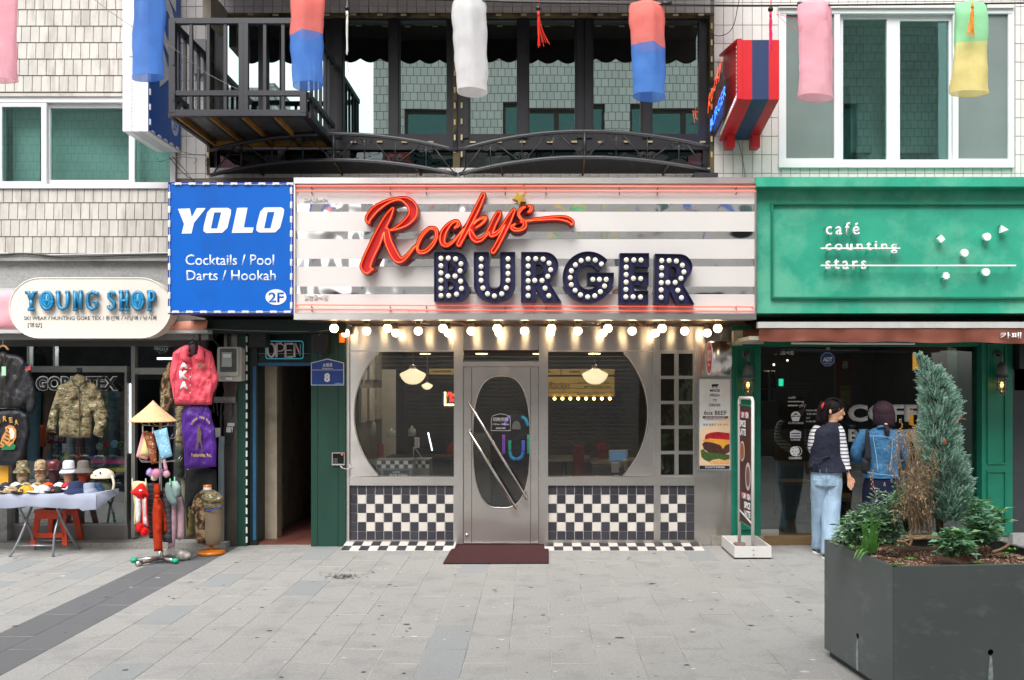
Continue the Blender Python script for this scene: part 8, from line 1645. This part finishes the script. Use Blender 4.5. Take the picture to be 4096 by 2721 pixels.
# mannequin heads at the back of the table
msk=mat('mannequin_skin','#b98a6e',.4,var=.03)
def head(kx,y,hatm,kind,lab,face,w_=125,hm=None):
 c=Vector((P(*K2(kx,0),y).x,y,zt5));t_=thing('display_head',lab,'mannequin head',c,'mannequin heads wearing hats');R_=px(w_/2/4.535,y)*.82;hz=.19
 q=MB();q.lathe([(0,0),(R_*.75,0),(R_*.62,.03),(R_*.72,.08),(R_*.98,.14),(R_*1.0,.2),(R_*.8,.25),(0,.275)],c,20);q.build('head',msk if face else face_m(kx),t_)
 if face:
  for s in(-1,1):
   q=MB();q.ball(c+Vector((s*R_*.38,-R_*.93,.175)),.0085,8,5,(1.5,.4,.6));q.build('eye',mat('painted_eye','#2a211d',.4),t_);q=MB();q.tube([c+Vector((s*R_*.18,-R_*.96,.192)),c+Vector((s*R_*.4,-R_*.94,.198)),c+Vector((s*R_*.62,-R_*.82,.192))],.0022,4);q.build('eyebrow',mat('painted_brow','#4a3426',.6),t_)
  q=MB();q.tube([c+Vector((0,-R_*.98,.18)),c+Vector((0,-R_*1.12,.15))],[.006,.011],6);q.build('nose',msk,t_)
  q=MB();q.lathe([(R_*.78,.0),(R_*.68,.04),(R_*.8,.085),(R_*1.06,.125),(R_*1.07,.15),(R_*1.02,.155)],c,20);q.build('face_mask',camo3,t_)
 hc_=c+Vector((0,0,.205));hR=R_*1.12
 if kind=='bucket':q=MB();q.lathe([(hR*1.55,-.025),(hR*1.5,-.015),(hR*1.05,.02),(hR,.03),(hR*.93,.085),(hR*.75,.1),(0,.105)],hc_,26);q.build('hat_crown',hatm,t_)
 if kind=='bucket' and hm:q=MB();q.lathe([(hR*1.57,-.028),(hR*1.06,.022),(hR*1.04,.018),(hR*1.54,-.034)],hc_,26);q.build('hat_brim',hm,t_)
 if kind in('cap','baker'):
  q=MB();k_=1.2 if kind=='baker' else 1.;q.lathe([(hR,0),(hR*1.02,.02),(hR*k_,.05),(hR*.9*k_,.09),(hR*.5,.108),(0,.112)],hc_,24);q.build('hat_crown',hatm,t_)
  q=MB();n=12;V=[]
  for i in range(n+1):a=-pi/2-1.1+2.2*i/n+.2;e=1+.6*cos((i/n-.5)*pi);V+=[hc_+Vector((hR*.98*cos(a),hR*.98*sin(a),.012)),hc_+Vector((hR*e*cos(a),hR*e*sin(a),-.004+.01*sin(pi*i/n)))]
  V2=[v+Vector((0,0,.005))for v in V];m_=len(V);fs=[]
  for i in range(n):fs+=[(2*i,2*i+1,2*i+3,2*i+2),(m_+2*i,m_+2*i+2,m_+2*i+3,m_+2*i+1),(2*i+1,m_+2*i+1,m_+2*i+3,2*i+3)]
  q.add(V+V2,fs,True);q.build('hat_brim',hatm,t_)
def face_m(k):return{565:mat('floral_dark','#3a2226',.7,var=.5,vs=60),718:msk,870:mat('rust_knit','#8a2f18',.9,bump=1,bs=300)}[k]
head(235,-.33,camo,'bucket','mannequin head in a camouflage boonie hat and mask',True);head(425,-.33,camo3,'cap','mannequin head in a sand camouflage cap and mask',True);head(565,-.32,mat('maroon_leather','#571a20',.35,coat=.3),'baker','mannequin head in a shiny maroon baker-boy cap',False);head(718,-.33,mat('white_cotton','#d3d4d8',.8),'bucket','mannequin head in a white bucket hat with a slate brim',False,hm=mat('slate_brim','#4b5168',.8));head(870,-.32,mat('grey_cord','#6f6863',.85,wave=('#5b5550',0,90.,.5)),'bucket','mannequin head in a grey corduroy bucket hat',False)
ah=thing('animal_hood','cream plush animal hood with two dark eyes at the right end of the table','hat',K2P(1075,560,-.33));c=Vector((K2P(1075,0,-.33).x,-.33,zt5+.13));mcr=mat('cream_plush2','#d6cdb9',.95)
q=MB();q.ball(c,.115,22,9,(1.05,.9,.8),-.05,pi/2);q.build('hood',mcr,ah);q=MB();q.ball(c+Vector((0,0,-.13)),.1,18,7,(1.05,.9,1.0),0,pi/2);q.build('olive_hat',mat('olive_felt','#4c4f3a',.85),ah)
for s,x in((-1,-.065),(1,.02)):q=MB();q.ball(c+Vector((x,-.097,.055)),.012,8,6,(.8,.5,1.2));q.build('eye',mk,ah)
q=MB();q.ball(c+Vector((-.025,-.104,.03)),.009,8,5,(1.2,.4,.7));q.build('mouth',mat('mouth_pink','#c26a5e',.7),ah);q=MB();q.tube(crv([c+Vector((.11,-.03,.02)),c+Vector((.14,-.05,-.06)),c+Vector((.13,-.05,-.13))],4),.013,8);q.build('ear_flap',mcr,ah)
# ---------------------------------------------------------------- door mat, menu stand
q=MB();zc=.012
A4=[P(1047,0,-.03),P(1264,0,-.03),P(1264,0,-1.03),P(1022,0,-1.035)];A4=[Vector((p.x,p.y,0))for p in A4]
q.prism([[p+Vector((0,0,.003))for p in A4]],(0,0,zc));dm=q.build('door_mat',mat('maroon_carpet','#3c0e12',.95,var=.2,vs=25,bump=1,bs=400,dirt=('#6d3a3c',14,.68,.5)),None);tag(dm,'maroon entrance mat in front of the steel door','door mat')
q=MB();q.tube([p+Vector((0,0,.01))for p in A4],.006,5,closed=True);q.build('edging',mat('dark_maroon_edge','#2f0f12',.7),dm)
ms_=thing('menu_stand','slim white-framed banner stand for a spiced latte in a white box base','sign stand',(2.15,-.5,0));mwp=mat('white_painted_metal','#d2d0cc',.4,var=.04,dirt=('#8f8a82',14,.68,.5))
x0m,x1m,y0m,y1m,hm_=1.962,2.33,-.81,-.18,.133
for a in((x0m,y0m,x1m,y0m+.015),(x0m,y1m-.015,x1m,y1m),(x0m,y0m+.015,x0m+.015,y1m-.015),(x1m-.015,y0m+.015,x1m,y1m-.015)):q=MB();q.box((a[0],a[1],.004),(a[2],a[3],hm_));q.build('box_side',mwp,ms_)
q=MB();q.box((x0m,y0m,0),(x1m,y1m,.02));q.build('box_floor',mwp,ms_)
for i,(x,y)in enumerate(((2.08,-.62),(2.2,-.55),(2.1,-.4))):q=MB();q.box((x-.05,y-.04,.02),(x+.06,y+.04,.075+.01*i));q.build('weight_brick',mat('ballast_brick','#8d7668',.9,var=.2),ms_)
Pf,Pr=Vector((2.158,-.75,0)),Vector((2.103,-.40,0));zt6=P(0,918,-.75).z;ax_=(Pf-Pr)
q=MB();top=[Pr+Vector((0,0,.02)),Pr+Vector((0,0,zt6-.03)),Pr+ax_*.06+Vector((0,0,zt6)),Pf-ax_*.06+Vector((0,0,zt6)),Pf+Vector((0,0,zt6-.03)),Pf+Vector((0,0,.02))];q.tube(top,.0165,10);q.build('frame',mwp,ms_)
q=MB();q.tube([Pr+Vector((0,0,.44)),Pf+Vector((0,0,.34))],.01,8);q.build('brace',mwp,ms_)
zB0,zB1=P(0,1215,-.6).z,P(0,936,-.6).z;nX=Vector((-.012,0,0))
def ban(fx,z):return Pr+ax_*(.05+.9*fx)+Vector((0,0,z))
q=MB();q.prism([[ban(0,zB0+.04),ban(1,zB0),ban(1,zB1-.01),ban(0,zB1)]],(.006,0,0));q.build('banner',mat('brown_banner','#47231f',.5,var=.06),ms_)
q=MB();q.tube([ban(-.03,zB1+.01),ban(1.03,zB1)],.009,6);q.tube([ban(-.03,zB0+.04),ban(1.03,zB0)],.009,6);q.build('banner_bar',m_cg2,ms_)
HB=zB1-zB0
def bt(s,x0,x1,a,b,m=m_white,bold=.05):text(s,0,0,1,1,0,m,ms_,bold=bold,th=0,xf=lambda fx,fz:ban(x0+fx*(x1-x0),zB1-HB*(b+fz*(a-b)))+nX)
m_rp=mat('red_print_letter','#d83a4a',.5)
for off,x0,x1 in((.05,.08,.8),(.72,.2,.95)):
 bt('P',x0,x0+.1,off,off+.05,m_rp);bt('UM',x0+.12,x0+.36,off,off+.05);bt('P',x0+.38,x0+.47,off,off+.05,m_rp);bt('KIN',x0+.49,x1,off,off+.05);xs5=x0 if off<.1 else x0+.25
 bt('SPICE',xs5,xs5+.5,off+.07,off+.125);bt('LATTE',xs5,xs5+.5,off+.14,off+.195)
for(fx,fz,rx,rz,col,nm)in((.22,.38,.2,.085,'#c9c0b4','cup_print'),(.22,.38,.165,.07,'#9b5a30','coffee_print'),(.7,.58,.22,.115,'#b9aeb0','cup_print'),(.7,.58,.15,.085,'#6f4a40','coffee_print')):
 k=.004 if nm[1]=='u' else.006;q=MB();q.prism([[ban(fx+rx*cos(a*pi/12),zB1-HB*(fz+rz*sin(a*pi/12)))-Vector((k,0,0))for a in range(24)]],(.001,0,0));q.build(nm,mat('print_'+col[1:],col,.5,var=.1),ms_)
q=MB();q.box((2.135,y0m-.004,.03),(2.165,y0m-.001,.115));q.build('fixing_plate',mwp,ms_)
for z in(.05,.095):q=MB();q.lathe([(0,-.005),(.006,-.004),(.006,0)],(2.15,y0m-.004,z),8,'y');q.build('bolt',m_socket,ms_)
# ================================================================ the two women
m_sk=mat('skin','#dba788',.5,var=.04,sss=.08);m_hr=mat('dark_hair','#1a1215',.6,spec=.25,bump=1,bs=14,bd=.012,var=.25,vs=60,stretch=(8,8,1));m_hr2=mat('brown_hair','#33202a',.6,spec=.25,bump=1,bs=14,bd=.012,var=.3,vs=60,stretch=(8,8,1))
def person(lab,C,y0,root):
 t_=thing('person',lab,'person',root);r0=Vector(root);return t_,(lambda x,y,dy=0.:P(*C(x,y),y0+dy)-r0),(lambda x,y,dy=0.:P(*C(x,y),y0+dy))
 # --- woman in a navy waistcoat
yw=-.6;pw,L1,W1=person('woman in a navy waistcoat, striped shirt and pale jeans looking right',C4,yw,(P(*C4(770,0),yw).x,yw,0))
def sk(p,rx,ry=None):return(p.x,p.y,p.z,rx,ry or rx)
pts=[sk(L1(768,930),.11,.09),sk(L1(768,800),.10,.08),sk(L1(775,680),.12,.09),sk(L1(798,592),.05),sk(L1(812,560),.046),sk(L1(826,500,-.01),.078,.09),sk(L1(826,440),.07,.08),sk(L1(715,625),.05),sk(L1(676,740,.03),.036),sk(L1(700,800,.16),.026),sk(L1(845,625),.05),sk(L1(878,760,-.02),.037),sk(L1(905,885,-.05),.024),sk(L1(922,945,-.06),.026,.016),sk(L1(725,940),.075),sk(L1(720,1180,.08),.05),sk(L1(712,1400,.2),.035),sk(L1(712,1432,.1),.03,.022),sk(L1(812,940),.075),sk(L1(800,1180,-.04),.05),sk(L1(785,1440,-.1),.035),sk(L1(790,1478,-.2),.03,.022)]
ed=[(0,1),(1,2),(2,3),(3,4),(4,5),(5,6),(2,7),(7,8),(8,9),(2,10),(10,11),(11,12),(12,13),(0,14),(14,15),(15,16),(16,17),(0,18),(18,19),(19,20),(20,21)]
# fingers rooted inside the palm of the hanging hand
n0=len(pts)
for i,(x,y,x2,y2,x3,y3,r)in enumerate(((916,975,914,1000,922,1016,.0075),(926,980,926,1010,930,1030,.008),(936,978,938,1008,936,1030,.008),(944,970,950,994,944,1014,.0075),(936,945,954,962,958,982,.0085))):
 b=len(pts);pts+=[sk(L1(x,y-14 if i<4 else y,-.06),r+.002),sk(L1(x2,y2,-.065),r),sk(L1(x3,y3,-.06),r*.8)];ed+=[(13,b),(b,b+1),(b+1,b+2)]
skin('body',pts,ed,m_sk,pw,2,0)
# face: jaw, nose, lips, ear, eyes
q=MB();hcn=W1(832,492,-.005);q.ball(hcn,.083,20,14,(.93,.88,1.18));q.ball(W1(852,540,-.02),.042,12,8,(1,.9,.8));q.build('head',m_sk,pw)
q=MB();q.tube([W1(874,490,-.02),W1(884,505,-.02),W1(889,518,-.02),W1(882,526,-.02)],[.006,.008,.010,.006],8);q.build('nose',m_sk,pw)
q=MB();q.ball(W1(879,538,-.022),.0085,8,5,(1,1,.5));q.ball(W1(877,545,-.022),.008,8,5,(1,1,.5));q.build('lips',mat('lips','#9c4a40',.5),pw)
q=MB();q.ball(W1(868,492,-.06),.008,8,5,(1,.6,.7));q.build('eye',mk,pw);q=MB();q.tube([W1(850,474,-.075),W1(866,470,-.06),W1(878,474,-.04)],.003,5);q.build('eyebrow',m_hr,pw)
q=MB();q.ball(W1(795,500,-.08),.021,10,8,(.7,.4,1.1));q.build('ear',m_sk,pw)
q=MB();q.tube([W1(866+15*cos(a*pi/8),492+17*sin(a*pi/8),-.075+.02*cos(a*pi/8))for a in range(16)],.0018,5,closed=True);q.tube([W1(852,490,-.08),W1(815,488,-.095),W1(797,492,-.09)],.0018,5);q.tube([W1(880,490,-.05),W1(887,489,-.02)],.0018,5);q.build('glasses',mat('thin_gold_frame','#8c7a5c',.3,.8),pw)
q=MB();q.ball(W1(812,468,.0),.098,22,14,(1.05,.98,.98));
for i in range(230):
 rr5=random.Random(i);a=rr5.uniform(.35,1.);s_x=790-78*rr5.random()**.8;dy=rr5.uniform(-.085,.07);q.tube(crv([W1(s_x+20,440+rr5.uniform(-10,10),dy),W1(s_x-8,500,dy),W1(s_x-8+rr5.uniform(-14,10),550+rr5.uniform(0,40),dy)],4),[.0048-.00035*k for k in range(9)],6)
for i in range(16):rr5=random.Random(i+90);q.tube(crv([W1(805,412,-.06+.01*i),W1(845,418+2*(i%4),-.08+.01*i),W1(872-rr5.random()*8,455,-.08+.01*i)],4),.009,6)
q.build('hair',m_hr,pw);q=MB();q.tube(crv([W1(752,438,-.09),W1(742,460,-.1),W1(738,482,-.1)],4),[.006,.009,.011,.012,.012,.012,.011,.008,.005],6);q.build('hair_clip',mat('red_clip','#c2202c',.3),pw)
# clothes
mnav=mat('navy_linen','#10142a',.8,var=.2,vs=30,bump=1,bs=16,bd=.015);mstr=mat('striped_jersey','#d5d3d6',.85,wave=('#161a33',2,27.,.70));mjn=mat('pale_denim','#94aec4',.85,var=.13,vs=14,stretch=(1,1,.5),bump=1,bs=14,bd=.022)
q=MB();loft(q,csecs([(W1(790,905,-.01),.205,.13),(W1(780,860),.195,.125),(W1(772,790),.165,.11),(W1(770,700),.165,.115),(W1(776,640),.165,.11),(W1(786,600),.135,.085),(W1(800,570),.06,.06)],6),30,.07,2,True,2.2);q.build('waistcoat',mnav,pw)
soft([(640,868),(672,850),(700,830),(690,885),(668,890)],C4,mnav,'hem_tab',None,None,-.66,.02,8,8,0,par=pw);q=MB();q.tube(crv([W1(672,812,-.12),W1(720,822,-.135),W1(790,800,-.125)],4),.010,6);q.ball(W1(700,826,-.14),.018,8,6,(1.4,.6,.8));q.tube(crv([W1(700,826,-.14),W1(690,850,-.145),W1(694,872,-.13)],4),.008,5);q.build('back_tie',mnav,pw)
q=MB();sleeve(q,[W1(815,610),W1(842,640,-.02),W1(868,740,-.03),W1(885,820,-.04),W1(898,888,-.05)],[.068,.072,.062,.056,.05],16,.09,3);q.build('sleeve',mstr,pw);q=MB();sleeve(q,[W1(728,612),W1(700,650,.0),W1(678,740,.03),W1(702,798,.15)],[.062,.064,.054,.045],16,.09,6);q.build('sleeve',mstr,pw)
q=MB();q.tube([W1(896,878,-.05),W1(900,894,-.05)],[.054,.054],16);q.build('cuff',mstr,pw)
q=MB();loft(q,csecs([(W1(768,1000),.15,.115),(W1(768,940),.158,.12),(W1(768,880),.148,.11),(W1(768,850),.14,.1)],5),28,.04,7);q.build('jeans_seat',mjn,pw)
q=MB();loft(q,csecs([(W1(712,1425,.15),.066,.07),(W1(713,1300,.12),.066,.072),(W1(718,1180,.07),.074,.08),(W1(722,1050,.03),.09,.095),(W1(730,950),.1,.105)],7),22,.10,3);q.build('jeans_leg',mjn,pw)
q=MB();loft(q,csecs([(W1(792,1462,-.13),.088,.08),(W1(796,1330,-.09),.09,.085),(W1(798,1200,-.04),.092,.09),(W1(802,1060,0),.098,.1),(W1(806,950),.102,.105)],7),22,.10,9);q.build('jeans_leg',mjn,pw)
for pts in(((725,890),(728,940),(760,958),(800,940),(804,895)),((767,880),(768,960),(764,1020))):q=MB();q.tube(crv([W1(x,y,-.128)for x,y in pts],4),.0025,4);q.build('seam',mat('denim_seam','#7790a6',.8),pw)
def shoe(c,par):
 q=MB();q.ball(c+Vector((0,.0,.012)),.05,12,6,(.85,1.9,.9),0,pi/2);q.build('shoe',mat('dark_canvas_shoe','#2a2430',.7),par);q=MB();q.lathe([(.045,0),(.046,.022),(.0,.024)],c-Vector((0,0,.004)),14)
 for v in q.v:v.y=c.y+(v.y-c.y)*1.9
 q.build('sole',mat('white_rubber_sole','#d8d2cc',.6),par)
shoe(Vector((W1(708,0,.13).x,yw+.15,.004)),pw);shoe(Vector((W1(770,0,-.16).x,yw-.16,.004)),pw)
# --- woman in a denim jacket
y2w=-.62;p2,L2,W2=person('woman seen from behind in a denim jacket with a ponytail and black tote',C5,y2w,(P(*C5(545,0),y2w).x,y2w,0))
zf=lambda x,z,dy=0:Vector((W2(x,0,dy).x-WP[p2.name].x,dy+0.,z))
pts=[sk(L2(535,960),.11,.09),sk(L2(540,840),.10,.08),sk(L2(548,700),.125,.09),sk(L2(540,605),.052),sk(L2(545,580),.046),sk(L2(550,510),.08,.09),sk(L2(550,470),.07,.08),sk(L2(425,650),.05),sk(L2(375,780,.02),.037),sk(L2(440,800,.16),.026),sk(L2(460,780,.22),.026,.016),sk(L2(660,650),.05),sk(L2(685,780,.02),.037),sk(L2(660,840,.15),.026),sk(L2(640,830,.2),.026,.016)]
ed=[(0,1),(1,2),(2,3),(3,4),(4,5),(5,6),(2,7),(7,8),(8,9),(9,10),(2,11),(11,12),(12,13),(13,14)]
def sz(v):return(v[0].x,v[0].y,v[0].z,v[1],v[1])
n1=len(pts)
for xx,s in((480,0),(585,1)):b=len(pts);pts+=[sz((zf(xx+10,.78),.075)),sz((zf(xx,.44,-.01),.05)),sz((zf(xx,.09,.03),.034)),sz((zf(xx,.04,-.1+.16),.03))];ed+=[(0,b),(b,b+1),(b+1,b+2),(b+2,b+3)]
for hb,s in((10,1),(14,-1)):
 hx,hy,hz_=pts[hb][:3]
 for k in range(5):b=len(pts);o_=(k-2)*.014;r=.0085 if k else.009;pts+=[(hx+o_,hy+.03,hz_-.005,r,r),(hx+o_*1.2+s*.004,hy+.062-.006*abs(k-2),hz_-.018,r*.95,r*.95),(hx+o_*1.2,hy+.07-.008*abs(k-2),hz_-.04,r*.8,r*.8)];ed+=[(hb,b),(b,b+1),(b+1,b+2)]
skin('body',pts,ed,m_sk,p2,2,0)
q=MB();q.ball(W2(550,500,.015),.085,20,14,(.95,1.0,1.2));q.ball(W2(550,525,.1),.012,8,6,(.8,1.4,1.));q.build('head',m_sk,p2)
for s in(-1,1):q=MB();q.ball(W2(550+s*20,505,.098),.008,8,5,(1.2,.6,.7));q.build('eye',mk,p2);q=MB();q.ball(W2(550+s*55,520,.03),.02,8,6,(.4,.7,1.1));q.build('ear',m_sk,p2)
q=MB();q.ball(W2(550,548,.09),.012,8,5,(1.5,.6,.5));q.build('lips',mat('lips','#9c4a40',.5),p2)
q=MB();q.ball(W2(550,487,-.012),.106,22,14,(1.0,.95,1.02))
for i in range(300):
 r5=random.Random(i+300);a=r5.uniform(pi*1.0,pi*2.0);rx=.096+r5.uniform(-.004,.012);x=.0+rx*cos(a);yy_=-.01+.095*sin(a);b=W2(550,470);q.tube(crv([b+Vector((x*.7,yy_*.7,.05)),b+Vector((x*1.03,yy_,-.06)),b+Vector((x*r5.uniform(.85,1.0),yy_*.95,-.155-.03*r5.random()))],4),[.005-.0004*k for k in range(9)],6)
q.build('hair',m_hr2,p2);q=MB()
for i in range(14):r5=random.Random(i);o_=Vector((r5.uniform(-.02,.02),r5.uniform(-.015,.015),0));q.tube(crv([W2(568,572,-.1)+o_*.3,W2(574,600,-.125)+o_,W2(578,630,-.13)+o_,W2(575,655,-.125)+o_*.6],4),[.011]*9+[.009,.007,.005,.003],6)
q.build('ponytail',m_hr2,p2);q=MB();q.ball(W2(568,573,-.11),.013,10,6,(1.3,.8,.8));q.build('hair_tie',mat('pearl_tie','#cfc6bb',.3),p2)
mdn=mat('blue_denim','#2c6188',.85,var=.3,vs=9,bump=1,bs=18,bd=.02,dirt=('#6f9fba',7,.56,.4));mds=mat('denim_stitch','#86a9bd',.8)
q=MB();loft(q,csecs([(W2(535,925),.178,.13),(W2(535,895),.172,.128),(W2(538,820),.172,.125),(W2(545,720),.182,.128),(W2(548,660),.185,.12),(W2(545,625),.15,.095),(W2(545,590),.07,.065),(W2(545,575),.06,.058)],6),32,.05,4,True,2.2);q.build('jacket_body',mdn,p2)
q=MB();sleeve(q,[W2(440,635),W2(410,670,-.01),W2(368,775,.02),W2(405,805,.1),W2(435,800,.15)],[.062,.066,.06,.052,.045],16,.08,1);q.build('sleeve',mdn,p2);q=MB();sleeve(q,[W2(645,640),W2(668,680,-.01),W2(686,780,.02),W2(668,830,.12)],[.062,.066,.058,.048],16,.08,2);q.build('sleeve',mdn,p2)
for pts in(((480,652),(560,655),(655,690)),((482,655),(500,760),(515,880)),((612,675),(605,770),(590,880)),((420,885),(530,905),(650,915)),((435,640),(470,652),(482,655))):q=MB();q.tube(crv([W2(x,y,-.136 if 440<x<630 else-.10)for x,y in pts],5),.0035,5);q.build('stitching',mds,p2)
q=MB();q.tube(crv([W2(512,595,-.06),W2(545,588,-.085),W2(585,596,-.06)],4),.016,8);q.build('collar',mdn,p2)
msk2=ramp_mat('navy_sketch_print',[(0,'#14182e'),(.60,'#c9cddb'),(.615,'#14182e')],16,detail=5)
q=MB();loft(q,csecs([(zf(535,.10)+WP[p2.name],.17,.14),(zf(535,.45)+WP[p2.name],.175,.14),(W2(530,1050),.178,.135),(W2(532,960),.165,.125),(W2(535,905),.15,.11)],6),30,.10,8,True,2.);q.build('skirt',msk2,p2)
for xx,dy in((480,.0),(590,.05)):shoe(Vector((W2(xx,0,dy).x,y2w+dy,.004)),p2)
tt=thing('tote_bag','black tote bag hanging from the shoulder of the woman in denim','bag',P(*C5(445,800),-.74));mbt=mat('black_canvas','#14161b',.8,var=.1)
soft([(432,610),(455,604),(462,680),(474,800),(455,822),(432,800),(428,700)],C5,mbt,'strap',None,None,-.76,.012,7,8,.005,par=tt);soft([(405,800),(440,790),(470,810),(462,860),(440,905),(402,890)],C5,mbt,'bag_body',None,None,-.72,.05,7,14,.01,par=tt)
